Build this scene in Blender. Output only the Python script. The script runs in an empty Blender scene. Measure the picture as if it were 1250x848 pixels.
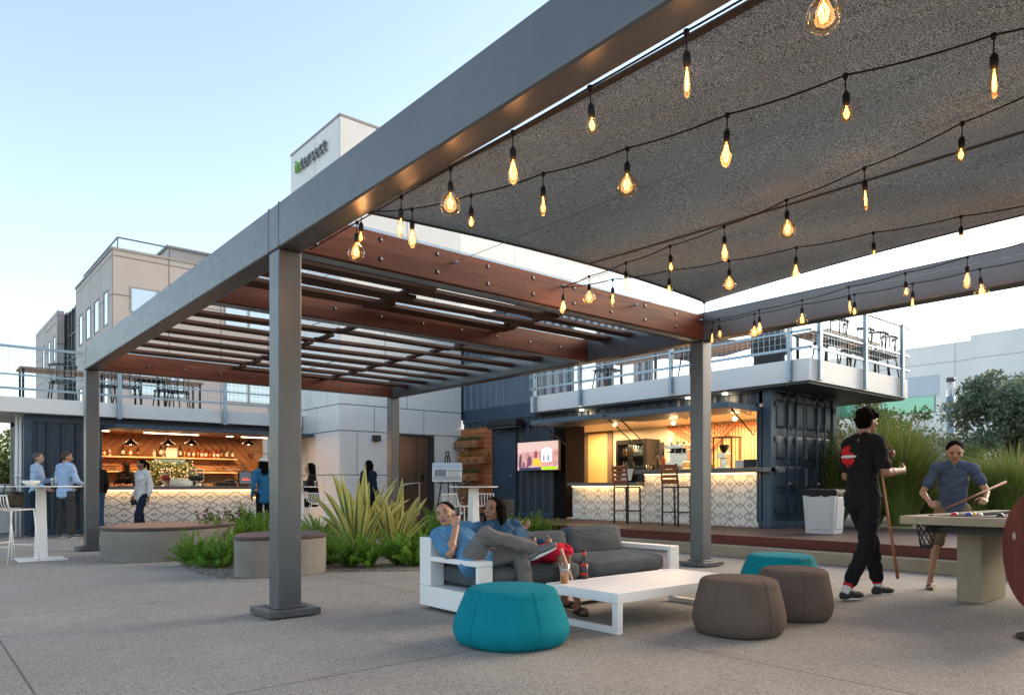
import bpy, bmesh, math, random
from mathutils import Vector, Matrix, Quaternion
random.seed(7)
R = math.radians
PI = math.pi
SC = bpy.context.scene
COL = SC.collection
# ---------------------------------------------------------------- camera geometry
F, T, YH, H = 885.6, R(40.181), 594.1, 1.05
CX, CY = -2.434, -5.783
FW = (math.sin(T), math.cos(T)); RT = (math.cos(T), -math.sin(T))
def G(px, py, z=0):                      # where the sight line meets the level z
    d = F*(H-z)/(py-YH); r = (px-625)/F*d
    return Vector((CX+FW[0]*d+RT[0]*r, CY+FW[1]*d+RT[1]*r, z))
def PD(px, d, z=0):                      # point at depth d
    r = (px-625)/F*d
    return Vector((CX+FW[0]*d+RT[0]*r, CY+FW[1]*d+RT[1]*r, z))
def AX(px, X):                           # (Y, depth) on the plane x = X
    k = (px-625)/F; a = (FW[0]+RT[0]*k, FW[1]+RT[1]*k); d = (X-CX)/a[0]
    return CY+a[1]*d, d
def AY(px, Y):
    k = (px-625)/F; a = (FW[0]+RT[0]*k, FW[1]+RT[1]*k); d = (Y-CY)/a[1]
    return CX+a[0]*d, d
def ZZ(py, d): return H+(YH-py)/F*d
def depth(x, y): return (x-CX)*FW[0]+(y-CY)*FW[1]

# ---------------------------------------------------------------- objects
WM = {}                                   # world matrices of roots
def tag(o, label=None, cat=None, group=None, kind=None):
    if label: o['label'] = label
    if cat: o['category'] = cat
    if group: o['group'] = group
    if kind: o['kind'] = kind
    return o
def thing(name, label, cat, loc=(0,0,0), rz=0, group=None):
    o = bpy.data.objects.new(name, None); COL.objects.link(o)
    o.location = loc; o.rotation_euler = (0, 0, rz); o.empty_display_size = .1
    WM[o.name] = Matrix.Translation(Vector(loc)) @ Matrix.Rotation(rz, 4, 'Z')
    return tag(o, label, cat, group)
def link(name, me, parent=None, world=True, loc=None):
    o = bpy.data.objects.new(name, me); COL.objects.link(o)
    if parent is not None:
        o.parent = parent
        W = WM[parent.name]
        if world: me.transform(W.inverted())
        WM[o.name] = W.copy()
    else:
        L = Vector(loc) if loc is not None else Vector((0,0,0))
        if world and loc is not None: me.transform(Matrix.Translation(-L))
        o.location = L
        WM[o.name] = Matrix.Translation(L)
    return o
def copytree(o, parent=None):
    c = o.copy(); COL.objects.link(c)
    if parent is not None: c.parent = parent
    for ch in list(o.children): copytree(ch, c)
    return c
def place(proto, n, loc, rz=0, label=None, sc=None):
    o = proto if n == 0 else copytree(proto)
    o.location = loc; o.rotation_euler = (0,0,rz)
    if sc: o.scale = (sc, sc, sc)
    if label: o['label'] = label
    return o

class B:
    """collects shapes, then links them as ONE mesh object"""
    def __init__(s): s.v = []; s.f = []; s.m = []; s.sm = []
    def add(s, vs, fs, mi=0, smooth=False):
        n = len(s.v); s.v += [tuple(v) for v in vs]
        for f in fs: s.f.append(tuple(i+n for i in f)); s.m.append(mi); s.sm.append(smooth)
        return s
    def box(s, x0, x1, y0, y1, z0, z1, mi=0):
        if x0 > x1: x0, x1 = x1, x0
        if y0 > y1: y0, y1 = y1, y0
        if z0 > z1: z0, z1 = z1, z0
        return s.add([(x0,y0,z0),(x1,y0,z0),(x1,y1,z0),(x0,y1,z0),(x0,y0,z1),(x1,y0,z1),(x1,y1,z1),(x0,y1,z1)],
              [(0,3,2,1),(4,5,6,7),(0,1,5,4),(1,2,6,5),(2,3,7,6),(3,0,4,7)], mi)
    def obox(s, c, hx, hy, hz, M=None, mi=0):      # half sizes, oriented
        c = Vector(c); M = M or Matrix.Identity(3)
        vs = [c + M @ Vector((a*hx, b*hy, d*hz)) for d in (-1,1) for a, b in ((-1,-1),(1,-1),(1,1),(-1,1))]
        return s.add(vs, [(0,3,2,1),(4,5,6,7),(0,1,5,4),(1,2,6,5),(2,3,7,6),(3,0,4,7)], mi)
    def bar(s, p, q, w, h=None, mi=0):             # rectangular bar p->q
        p, q = Vector(p), Vector(q); d = q-p; L = d.length
        if L < 1e-6: return s
        z = d/L; up = Vector((0,0,1)) if abs(z.z) < .95 else Vector((1,0,0))
        x = up.cross(z).normalized(); y = z.cross(x)
        M = Matrix((x, y, z)).transposed()
        return s.obox((p+q)/2, w/2, (h or w)/2, L/2, M, mi)
    def tube(s, pts, r, n=8, mi=0, cap=True):
        pts = [Vector(p) for p in pts]; N = len(pts)
        rs = r if isinstance(r, (list, tuple)) else [r]*N
        t = (pts[1]-pts[0]).normalized(); up = Vector((0,0,1)) if abs(t.z) < .9 else Vector((1,0,0))
        x = up.cross(t).normalized(); vs = []
        for i, p in enumerate(pts):
            a = pts[max(i-1,0)]; b = pts[min(i+1,N-1)]
            t = (b-a).normalized() if (b-a).length > 1e-9 else t
            x = (x - t*x.dot(t)); x = x.normalized() if x.length > 1e-6 else Vector((1,0,0)); y = t.cross(x)
            for k in range(n):
                an = 2*PI*k/n; vs.append(p + (x*math.cos(an)+y*math.sin(an))*rs[i])
        fs = [(i*n+k, i*n+(k+1)%n, (i+1)*n+(k+1)%n, (i+1)*n+k) for i in range(N-1) for k in range(n)]
        if cap: fs += [tuple(reversed(range(n))), tuple(range((N-1)*n, N*n))]
        return s.add(vs, fs, mi, n > 4)
    def cyl(s, p, q, r, r2=None, n=16, mi=0): return s.tube([p, q], [r, r if r2 is None else r2], n, mi)
    def lathe(s, prof, c=(0,0,0), n=24, mi=0, sx=1, sy=1):
        c = Vector(c); vs = []; m = len(prof)
        for r, z in prof:
            for k in range(n):
                a = 2*PI*k/n; vs.append(c+Vector((r*math.cos(a)*sx, r*math.sin(a)*sy, z)))
        fs = [(i*n+k, i*n+(k+1)%n, (i+1)*n+(k+1)%n, (i+1)*n+k) for i in range(m-1) for k in range(n)]
        fs += [tuple(reversed(range(n))), tuple(range((m-1)*n, m*n))]
        return s.add(vs, fs, mi, True)
    def prism(s, poly, z0, z1, mi=0):
        n = len(poly); a = sum(poly[i][0]*poly[(i+1)%n][1]-poly[(i+1)%n][0]*poly[i][1] for i in range(n))
        if a < 0: poly = list(reversed(poly))
        return s.add([(x,y,z0) for x,y in poly]+[(x,y,z1) for x,y in poly],
              [tuple(reversed(range(n))), tuple(range(n,2*n))]+[(i,(i+1)%n,n+(i+1)%n,n+i) for i in range(n)], mi)
    def vprism(s, poly, o, U, N, t, mi=0):          # polygon in plane (U, up) at o, thickness t along N
        o, U, N = Vector(o), Vector(U).normalized(), Vector(N).normalized(); n = len(poly)
        a = [o+U*p[0]+Vector((0,0,1))*p[1] for p in poly]; b = [p+N*t for p in a]
        return s.add(a+b, [tuple(range(n)), tuple(reversed(range(n,2*n)))]+[((i+1)%n,i,n+i,n+(i+1)%n) for i in range(n)], mi)
    def sphere(s, c, r, n=12, mi=0, M=None):
        c = Vector(c); rr = r if isinstance(r, (tuple, list, Vector)) else (r,r,r); m = n//2+1
        vs = []; M = M or Matrix.Identity(3)
        for i in range(1, m):
            ph = PI*i/m
            for k in range(n):
                a = 2*PI*k/n; vs.append(c+M@Vector((rr[0]*math.sin(ph)*math.cos(a), rr[1]*math.sin(ph)*math.sin(a), -rr[2]*math.cos(ph))))
        b = len(vs); vs += [c+M@Vector((0,0,-rr[2])), c+M@Vector((0,0,rr[2]))]
        fs = [(i*n+k, i*n+(k+1)%n, (i+1)*n+(k+1)%n, (i+1)*n+k) for i in range(m-2) for k in range(n)]
        fs += [(b,(k+1)%n,k) for k in range(n)] + [(b+1,(m-2)*n+k,(m-2)*n+(k+1)%n) for k in range(n)]
        return s.add(vs, fs, mi, True)
    def cap(s, p, q, r1, r2, n=12):                 # tapered capsule
        s.tube([p, q], [r1, r2], n); s.sphere(p, r1, n); s.sphere(q, r2, n); return s
    def done(s, name, mats, parent=None, bevel=0, world=True, loc=None, seg=2, smooth=None):
        me = bpy.data.meshes.new(name); me.from_pydata(s.v, [], s.f)
        me.polygons.foreach_set('material_index', s.m)
        me.polygons.foreach_set('use_smooth', [(smooth if smooth is not None else x) for x in s.sm])
        for m in (mats if isinstance(mats, (list, tuple)) else [mats]): me.materials.append(m)
        me.update()
        o = link(name, me, parent, world, loc)
        if bevel:
            bv = o.modifiers.new('b', 'BEVEL'); bv.width = bevel; bv.segments = seg; bv.limit_method = 'ANGLE'; bv.angle_limit = R(40)
            bv.harden_normals = False
            for p in me.polygons: p.use_smooth = True
            try: me.shade_smooth_by_angle = True
            except Exception: pass
            w = o.modifiers.new('w', 'WEIGHTED_NORMAL'); w.keep_sharp = False
        return o
def grid_wall(b, axis, c0, c1, a0, a1, z0, z1, holes, mi=0):
    """wall slab with rectangular openings; axis 'x': plane x=const spanning y; holes = (a0,a1,z0,z1)"""
    zs = sorted(set([z0, z1]+[h[2] for h in holes]+[h[3] for h in holes]))
    for i in range(len(zs)-1):
        za, zb = zs[i], zs[i+1]
        if za < z0 or zb > z1: continue
        hs = sorted([(h[0], h[1]) for h in holes if h[2] <= za+1e-6 and h[3] >= zb-1e-6])
        cur = a0
        for h in hs+[(a1, a1)]:
            if h[0] > cur+1e-5:
                if axis == 'x': b.box(c0, c1, cur, h[0], za, zb, mi)
                else: b.box(cur, h[0], c0, c1, za, zb, mi)
            cur = h[1]
def corrug(b, axis, c, a0, a1, z0, z1, out=-1, per=.278, dep=.036, mi=0):
    """trapezoid container siding on plane axis=c, bulging towards out"""
    pts = []; a = a0; k = 0
    seq = [(0,0),(.28,0),(.42,1),(.86,1)]
    while a < a1:
        for t, d in seq:
            aa = a+t*per
            if aa <= a1: pts.append((aa, d*dep*out))
        a += per
    pts.append((a1, pts[-1][1]))
    vs = []
    for aa, d in pts:
        for z in (z0, z1): vs.append((c+d, aa, z) if axis == 'x' else (aa, c+d, z))
    b.add(vs, [((2*i),(2*i+2),(2*i+3),(2*i+1)) for i in range(len(pts)-1)], mi)

# ---------------------------------------------------------------- materials
def newmat(name):
    m = bpy.data.materials.new(name); m.use_nodes = True; nt = m.node_tree
    p = nt.nodes['Principled BSDF']; return m, nt, p
class NB:
    """tiny node expression helper"""
    def __init__(s, nt): s.nt = nt
    def n(s, t, **k):
        x = s.nt.nodes.new(t)
        for a, b in k.items(): setattr(x, a, b)
        return x
    def L(s, a, b): s.nt.links.new(a, b)
    def m(s, op, a, b=None, c=None):
        x = s.n('ShaderNodeMath', operation=op)
        for i, v in enumerate((a, b, c)):
            if v is None: continue
            if isinstance(v, (int, float)): x.inputs[i].default_value = v
            else: s.L(v, x.inputs[i])
        return x.outputs[0]
    def mix(s, f, a, b):
        x = s.n('ShaderNodeMix', data_type='RGBA')
        if isinstance(f, (int, float)): x.inputs[0].default_value = f
        else: s.L(f, x.inputs[0])
        for i, v in ((6, a), (7, b)):
            if isinstance(v, (tuple, list)): x.inputs[i].default_value = (*v[:3], 1)
            else: s.L(v, x.inputs[i])
        return x.outputs[2]
    def noise(s, vec, scale, detail=3, rough=.55):
        x = s.n('ShaderNodeTexNoise'); x.inputs['Scale'].default_value = scale
        x.inputs['Detail'].default_value = detail; x.inputs['Roughness'].default_value = rough
        s.L(vec, x.inputs['Vector']); return x.outputs[0]
    def coord(s, sc=(1,1,1), kind='Object'):
        t = s.n('ShaderNodeTexCoord'); mp = s.n('ShaderNodeMapping'); mp.inputs['Scale'].default_value = sc
        s.L(t.outputs[kind], mp.inputs['Vector']); return mp.outputs[0]
    def ramp(s, f, a, b):
        x = s.n('ShaderNodeMapRange'); x.inputs[1].default_value = a; x.inputs[2].default_value = b
        x.clamp = True; s.L(f, x.inputs[0]); return x.outputs[0]
    def bump(s, h, strength, dist, p):
        x = s.n('ShaderNodeBump'); x.inputs['Strength'].default_value = strength; x.inputs['Distance'].default_value = dist
        s.L(h, x.inputs['Height']); s.L(x.outputs[0], p.inputs['Normal'])
def mul(c, k): return tuple(min(1, x*k) for x in c)
def pm(name, col, rough=.6, metal=0, var=.12, scale=3, bump=0, bscale=60, stretch=(1,1,1), rvar=.08, spec=.5, col2=None, bdist=.01):
    m, nt, p = newmat(name); n = NB(nt)
    v = n.coord(stretch)
    a = n.noise(v, scale, 5); f = n.ramp(a, .3, .7)
    n.L(n.mix(f, mul(col, 1-var), col2 or mul(col, 1+var)), p.inputs['Base Color'])
    b = n.noise(v, scale*5.3, 3)
    r = n.m('ADD', n.m('MULTIPLY', n.m('SUBTRACT', b, .5), rvar*4), rough); n.L(r, p.inputs['Roughness'])
    p.inputs['Metallic'].default_value = metal; p.inputs['Specular IOR Level'].default_value = spec
    if bump: n.bump(n.noise(v, bscale, 4), bump, bdist, p)
    return m
def emis(name, col, st):
    m, nt, p = newmat(name)
    p.inputs['Base Color'].default_value = (*col, 1); p.inputs['Emission Color'].default_value = (*col, 1)
    p.inputs['Emission Strength'].default_value = st; return m
def wood(name, c1, c2, axis=0, rough=.55, planks=0, gscale=1):
    m, nt, p = newmat(name); n = NB(nt)
    st = [14, 14, 14]; st[axis] = 1.1
    v = n.coord([x*gscale for x in st])
    g = n.noise(v, 1.6, 8, .62); f = n.ramp(g, .3, .72)
    st2 = [2.2, 2.2, 2.2]; st2[axis] = .35
    blot = n.noise(n.coord(st2), 1.3, 3)
    c = n.mix(f, c1, c2); c = n.mix(n.ramp(blot, .35, .75), c, mul(c1, .75))
    if planks:                                   # finger-jointed lamellas stacked in z
        t = n.n('ShaderNodeTexCoord'); br = n.n('ShaderNodeTexBrick')
        mp = n.n('ShaderNodeMapping')
        if axis == 0: mp.inputs['Rotation'].default_value = (R(90), 0, 0)
        n.L(t.outputs['Object'], mp.inputs['Vector']); n.L(mp.outputs[0], br.inputs['Vector'])
        br.inputs['Scale'].default_value = 1; br.inputs['Mortar Size'].default_value = .0006
        br.inputs['Brick Width'].default_value = 1.7; br.inputs['Row Height'].default_value = planks
        br.inputs['Color1'].default_value = (1,1,1,1); br.inputs['Color2'].default_value = (.62,.6,.58,1); br.inputs['Mortar'].default_value = (.35,.3,.3,1)
        x = n.n('ShaderNodeMix', data_type='RGBA', blend_type='MULTIPLY'); x.inputs[0].default_value = .75
        n.L(c, x.inputs[6]); n.L(br.outputs[0], x.inputs[7]); c = x.outputs[2]
    n.L(c, p.inputs['Base Color']); p.inputs['Roughness'].default_value = rough; p.inputs['Specular IOR Level'].default_value = .22
    n.bump(g, .25, .004, p); return m
M = {}
M['steel'] = pm('painted_steel', (.098,.101,.106), .36, .3, .10, 2.2, .04, 35, rvar=.06)
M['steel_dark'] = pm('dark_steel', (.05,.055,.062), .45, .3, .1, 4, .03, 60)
M['galv'] = pm('galvanised', (.27,.34,.40), .42, .6, .15, 5)
M['black'] = pm('black_metal', (.008,.008,.009), .5, 0, .2, 6)
M['rubber'] = pm('black_rubber', (.008,.008,.009), .65, 0, .2, 9, spec=.25)
M['white'] = pm('white_powder_coat', (.78,.77,.75), .38, 0, .03, 3)
M['white_panel'] = pm('white_panel', (.68,.67,.65), .5, 0, .04, 1.2)
M['navy'] = pm('navy_container_paint', (.024,.038,.056), .42, .15, .18, 1.5, .05, 20)
M['navy_light'] = pm('grey_blue_paint', (.085,.125,.175), .5, .1, .12, 1.5)
M['navy_frame'] = pm('navy_frame_paint', (.034,.062,.098), .4, .15, .12, 2)
M['concrete'] = pm('cast_concrete', (.215,.195,.17), .82, 0, .22, 1.6, .3, 38)
M['concrete_tan'] = pm('tan_concrete', (.31,.25,.175), .82, 0, .2, 2.2, .35, 45)
M['glulam'] = wood('glulam_timber', (.105,.030,.015), (.27,.085,.040), 0, .55, planks=.075)
M['slat'] = wood('dark_slat_timber', (.05,.022,.013), (.135,.058,.034), 0, .65)
M['slat_y'] = wood('dark_batten_timber', (.05,.022,.013), (.135,.058,.034), 1, .65)
M['deckwood'] = wood('deck_timber', (.10,.065,.055), (.19,.13,.105), 1, .6)
M['deckred'] = wood('deck_fascia_timber', (.10,.025,.018), (.19,.05,.032), 1, .5)
M['benchwood'] = wood('bench_top_timber', (.075,.045,.042), (.15,.10,.095), 0, .55)
M['orange_wood'] = wood('cedar_boards', (.36,.11,.045), (.55,.22,.09), 1, .5)
M['pale_wood'] = wood('pale_pine', (.62,.38,.19), (.78,.55,.32), 2, .55)
M['tan_wood'] = wood('tan_plywood', (.36,.19,.09), (.50,.29,.15), 0, .55)
M['chairwood'] = wood('stool_teak', (.26,.075,.035), (.42,.15,.07), 1, .45)
M['cue_wood'] = wood('cue_wood', (.30,.10,.05), (.45,.20,.10), 2, .3)
M['reelwood'] = wood('reel_wood', (.13,.028,.022), (.23,.06,.045), 2, .5)
M['counter'] = pm('stone_counter', (.13,.12,.115), .45, 0, .15, 8, .05, 60)
M['grey_fabric'] = pm('grey_cushion', (.075,.085,.095), .9, 0, .16, 4, .55, 9, stretch=(.6,1.4,1.6), spec=.15, bdist=.03)
M['teal'] = pm('teal_knit', (.002,.20,.25), .9, 0, .10, 6, .55, 330, spec=.15)
M['taupe'] = pm('taupe_knit', (.125,.09,.072), .92, 0, .10, 6, .55, 330, spec=.15)
M['beige'] = pm('beige_panel', (.40,.345,.30), .7, 0, .05, .6)
M['roofgrey'] = pm('roof_grey', (.3,.29,.28), .8, 0, .1, 1)
M['chrome'] = pm('brushed_steel', (.6,.58,.55), .25, 1, .05, 4)
M['bronze'] = pm('bronze_lift_door', (.20,.15,.115), .33, .85, .12, 2, stretch=(8,8,.6))
M['leaf_trunk'] = pm('bark', (.10,.075,.055), .9, 0, .3, 14, .8, 60)
M['plastic_grey'] = pm('bin_plastic', (.50,.50,.51), .5, 0, .05, 3)
def leafmat(name, c1, c2, tr=.35, rough=.55):
    m, nt, p = newmat(name); n = NB(nt); g = n.n('ShaderNodeNewGeometry')
    f = n.m('ADD', n.m('MULTIPLY', g.outputs['Random Per Island'], .6), n.m('MULTIPLY', n.noise(n.coord(), 2.5, 2), .4))
    c = n.mix(f, c1, c2); n.L(c, p.inputs['Base Color']); p.inputs['Roughness'].default_value = rough
    t = n.n('ShaderNodeBsdfTranslucent'); n.L(c, t.inputs['Color']); mx = n.n('ShaderNodeMixShader'); mx.inputs[0].default_value = tr
    n.L(p.outputs[0], mx.inputs[1]); n.L(t.outputs[0], mx.inputs[2]); n.L(mx.outputs[0], nt.nodes['Material Output'].inputs[0])
    return m
M['fern'] = leafmat('fern_green', (.06,.17,.012), (.26,.44,.05))
M['shrub'] = leafmat('shrub_green', (.05,.10,.02), (.16,.22,.06))
M['olive'] = leafmat('olive_grey_green', (.08,.12,.07), (.25,.30,.20))
M['grass'] = leafmat('fountain_grass', (.08,.14,.02), (.27,.34,.08))
M['grassplume'] = leafmat('grass_plume', (.22,.18,.09), (.42,.36,.2))
M['agave_green'] = leafmat('flax_green', (.06,.12,.05), (.14,.22,.09), .2, .4)
M['agave_cream'] = leafmat('flax_cream', (.50,.45,.10), (.68,.62,.22), .25, .4)
M['succ'] = leafmat('purple_succulent', (.09,.045,.05), (.22,.13,.10), .15)
M['trail'] = leafmat('trailing_succulent', (.12,.17,.13), (.28,.32,.22), .2)
M['rust_plant'] = leafmat('orange_foliage', (.35,.16,.03), (.55,.34,.07), .3)
def glass(name, tint=(1,1,1), fres=1.45, rough=.0):
    m, nt, p = newmat(name); n = NB(nt)
    t = n.n('ShaderNodeBsdfTransparent'); t.inputs[0].default_value = (*tint, 1)
    g = n.n('ShaderNodeBsdfGlossy'); g.inputs['Roughness'].default_value = rough
    fr = n.n('ShaderNodeLayerWeight'); mx = n.n('ShaderNodeMixShader')
    n.L(n.m('ADD', n.m('MULTIPLY', n.m('POWER', fr.outputs['Facing'], 2.6), .75), .05), mx.inputs[0]); n.L(t.outputs[0], mx.inputs[1]); n.L(g.outputs[0], mx.inputs[2])
    n.L(mx.outputs[0], nt.nodes['Material Output'].inputs[0]); return m
M['bulbglass'] = glass('amber_bulb_glass', (1,.84,.60), 1.5)
M['clearglass'] = glass('clear_glass', (.93,.95,.95), 1.45)
def windowmat(name, col, rough=.04):
    m, nt, p = newmat(name); p.inputs['Base Color'].default_value = (*col, 1); p.inputs['Roughness'].default_value = rough
    p.inputs['Specular IOR Level'].default_value = 1; p.inputs['Coat Weight'].default_value = 1; p.inputs['Coat Roughness'].default_value = .02
    p.inputs['Metallic'].default_value = .35; return m
M['winglass'] = windowmat('window_glass', (.5,.58,.64))
M['greenglass'] = windowmat('green_window_glass', (.05,.24,.16))
M['mirror'] = windowmat('mirror_glass', (.16,.18,.15)); M['mirror'].node_tree.nodes['Principled BSDF'].inputs['Metallic'].default_value = 1
M['filament'] = emis('hot_filament', (1,.40,.09), 3.2)
M['led'] = emis('warm_led', (1,.62,.25), 1.3)
M['tubelight'] = emis('light_tube', (1,.78,.5), 2.5)
M['lampglobe'] = emis('lamp_globe', (1,.70,.35), 2.5)
def exposed_aggregate():
    m, nt, p = newmat('exposed_aggregate'); n = NB(nt); v = n.coord()
    big = n.noise(v, .35, 5, .6); mid = n.noise(v, 2.3, 5, .6)
    c = n.mix(n.ramp(big, .3, .7), (.25,.224,.195), (.35,.318,.28))
    c = n.mix(n.m('MULTIPLY', n.ramp(mid, .45, .75), .45), c, (.175,.155,.132))
    vo = n.n('ShaderNodeTexVoronoi'); vo.inputs['Scale'].default_value = 150; n.L(v, vo.inputs['Vector'])
    sep = n.n('ShaderNodeSeparateColor'); n.L(vo.outputs['Color'], sep.inputs[0])
    c = n.mix(n.ramp(sep.outputs[0], .62, .95), c, (.42,.385,.335)); c = n.mix(n.ramp(sep.outputs[1], .72, 1.0), c, (.10,.09,.078))
    st_ = n.noise(n.coord((1,.35,1)), .9, 6, .7); c = n.mix(n.m('MULTIPLY', n.ramp(st_, .55, .78), .35), c, (.13,.115,.10))
    # saw-cut joints every 2.9 m
    t = n.n('ShaderNodeTexCoord'); sx = n.n('ShaderNodeSeparateXYZ'); n.L(t.outputs['Object'], sx.inputs[0])
    ds = []
    for o, off, per in ((sx.outputs[0], 1.91, 3.4), (sx.outputs[1], 2.05, 3.4)):
        a = n.m('ABSOLUTE', n.m('SUBTRACT', n.m('FRACT', n.m('ADD', n.m('DIVIDE', n.m('ADD', o, off), per), .5)), .5))
        ds.append(n.m('MULTIPLY', a, per))
    d = n.m('MINIMUM', ds[0], ds[1]); line = n.m('SUBTRACT', 1, n.ramp(d, .004, .009))
    c = n.mix(n.m('MULTIPLY', line, .7), c, (.05,.045,.04))
    n.L(c, p.inputs['Base Color']); p.inputs['Roughness'].default_value = .82
    hgt = n.m('SUBTRACT', n.m('MULTIPLY', vo.outputs['Distance'], -1), n.m('MULTIPLY', line, 2))
    n.bump(hgt, .5, .006, p); return m
M['ground'] = exposed_aggregate()
def gravelmat():
    m, nt, p = newmat('gravel_mulch'); n = NB(nt); v = n.coord(); vo = n.n('ShaderNodeTexVoronoi'); vo.inputs['Scale'].default_value = 34
    n.L(v, vo.inputs['Vector']); sep = n.n('ShaderNodeSeparateColor'); n.L(vo.outputs['Color'], sep.inputs[0])
    c = n.mix(sep.outputs[0], (.07,.055,.04), (.40,.34,.27)); n.L(c, p.inputs['Base Color']); p.inputs['Roughness'].default_value = .85
    n.bump(n.m('MULTIPLY', vo.outputs['Distance'], -1), 1, .03, p); return m
M['gravel'] = gravelmat()
def tilemat(plane, Px=.42):
    """white tile with the dark line pattern of stacked diamonds; plane 'x' -> tiles on x=const"""
    m, nt, p = newmat('patterned_tile_'+('side' if plane == 'x' else 'front')); n = NB(nt)
    t = n.n('ShaderNodeTexCoord'); s = n.n('ShaderNodeSeparateXYZ'); n.L(t.outputs['Object'], s.inputs[0])
    Pz = .40
    def wrap(e): return n.m('SUBTRACT', n.m('FRACT', n.m('ADD', e, .5)), .5)
    a = wrap(n.m('DIVIDE', s.outputs[1 if plane == 'x' else 0], Px)); b = wrap(n.m('DIVIDE', s.outputs[2], Pz))
    A, Bz = n.m('ABSOLUTE', a), n.m('ABSOLUTE', b)
    l1 = n.m('ADD', A, Bz)
    def line(f, r, w): return n.m('LESS_THAN', n.m('ABSOLUTE', n.m('SUBTRACT', f, r)), w)
    w = .021
    L = [line(l1, .36, w)]
    L.append(line(n.m('ADD', n.m('SUBTRACT', .5, A), Bz), .11, w))                     # little diamond between
    e = n.m('SQRT', n.m('ADD', n.m('POWER', n.m('MULTIPLY', A, 1), 2), n.m('POWER', n.m('MULTIPLY', Bz, 1.35), 2)))
    L.append(line(e, .085, .018))                                                    # ring
    B2 = n.m('SUBTRACT', .5, Bz)
    # row between: two joined diamonds
    dd = n.m('ADD', n.m('ABSOLUTE', n.m('SUBTRACT', A, .12)), B2); L.append(line(dd, .17, w)); L.append(line(n.m('ADD', n.m('SUBTRACT', .5, A), B2), .13, w*.8))
    # zigzag that follows the double diamonds from outside
    dz = n.m('ADD', n.m('ABSOLUTE', n.m('SUBTRACT', n.m('SUBTRACT', .5, A), .0)), n.m('MULTIPLY', B2, 1)); 
    tot = L[0]
    for x in L[1:]: tot = n.m('MAXIMUM', tot, x)
    # grout every half period
    gr = n.m('MAXIMUM', n.m('LESS_THAN', n.m('ABSOLUTE', wrap(n.m('MULTIPLY', a, 2))), .012), n.m('LESS_THAN', n.m('ABSOLUTE', wrap(n.m('MULTIPLY', b, 2))), .012))
    c = n.mix(n.ramp(n.noise(n.coord(), 9, 3), .3, .7), (.66,.63,.58), (.76,.73,.68))
    c = n.mix(n.m('MULTIPLY', gr, .25), c, (.4,.38,.35)); c = n.mix(tot, c, (.03,.028,.026))
    n.L(c, p.inputs['Base Color']); p.inputs['Roughness'].default_value = .3; return m
M['tile_x'] = tilemat('x'); M['tile_y'] = tilemat('y', .64)
def sailmat():
    m, nt, p = newmat('knitted_shade_cloth'); n = NB(nt)
    a = n.noise(n.coord((1,1,1)), 140, 2, .85); b = n.noise(n.coord((1,1,1)), .8, 3)
    c = n.mix(n.ramp(a, .42, .58), (.055,.062,.064), (.62,.68,.69)); c = n.mix(n.m('MULTIPLY', n.ramp(b, .3, .7), .25), c, (.10,.095,.09))
    n.L(c, p.inputs['Base Color']); p.inputs['Roughness'].default_value = .95
    t = n.n('ShaderNodeBsdfTranslucent'); n.L(c, t.inputs[0]); mx = n.n('ShaderNodeMixShader'); mx.inputs[0].default_value = .55
    n.L(p.outputs[0], mx.inputs[1]); n.L(t.outputs[0], mx.inputs[2]); n.L(mx.outputs[0], nt.nodes['Material Output'].inputs[0])
    n.bump(a, .5, .004, p); return m
M['sail'] = sailmat()
M['sailhem'] = pm('shade_hem', (.035,.03,.027), .9)
def panelmat(name, col, sx, sz, off=0, var=.05, jw=.012, dark=.35):
    m, nt, p = newmat(name); n = NB(nt); t = n.n('ShaderNodeTexCoord'); s = n.n('ShaderNodeSeparateXYZ'); n.L(t.outputs['Object'], s.inputs[0])
    g = n.n('ShaderNodeNewGeometry'); gn = n.n('ShaderNodeSeparateXYZ'); n.L(g.outputs['Normal'], gn.inputs[0])
    def ln(o, per):
        a = n.m('ABSOLUTE', n.m('SUBTRACT', n.m('FRACT', n.m('ADD', n.m('DIVIDE', o, per), .5)), .5)); return n.m('LESS_THAN', n.m('MULTIPLY', a, per), jw)
    onx = n.m('GREATER_THAN', n.m('ABSOLUTE', gn.outputs[0]), .7)
    ly = n.m('MULTIPLY', ln(s.outputs[1], sx), onx); lx = n.m('MULTIPLY', ln(s.outputs[0], sx), n.m('SUBTRACT', 1, onx))
    lz = ln(n.m('ADD', s.outputs[2], off), sz); tot = n.m('MAXIMUM', n.m('MAXIMUM', lx, ly), lz)
    c = n.mix(n.ramp(n.noise(n.coord(), .5, 4), .3, .7), mul(col, 1-var), mul(col, 1+var)); c = n.mix(tot, c, mul(col, dark))
    n.L(c, p.inputs['Base Color']); p.inputs['Roughness'].default_value = .65; return m
M['beige'] = panelmat('beige_facade_panel', (.42,.372,.35), 2.6, 1.9, .9, jw=.03)
M['farwhite'] = panelmat('white_facade_panel', (.76,.75,.72), 5.5, 3.1, .4, jw=.03, dark=.6)

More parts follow.
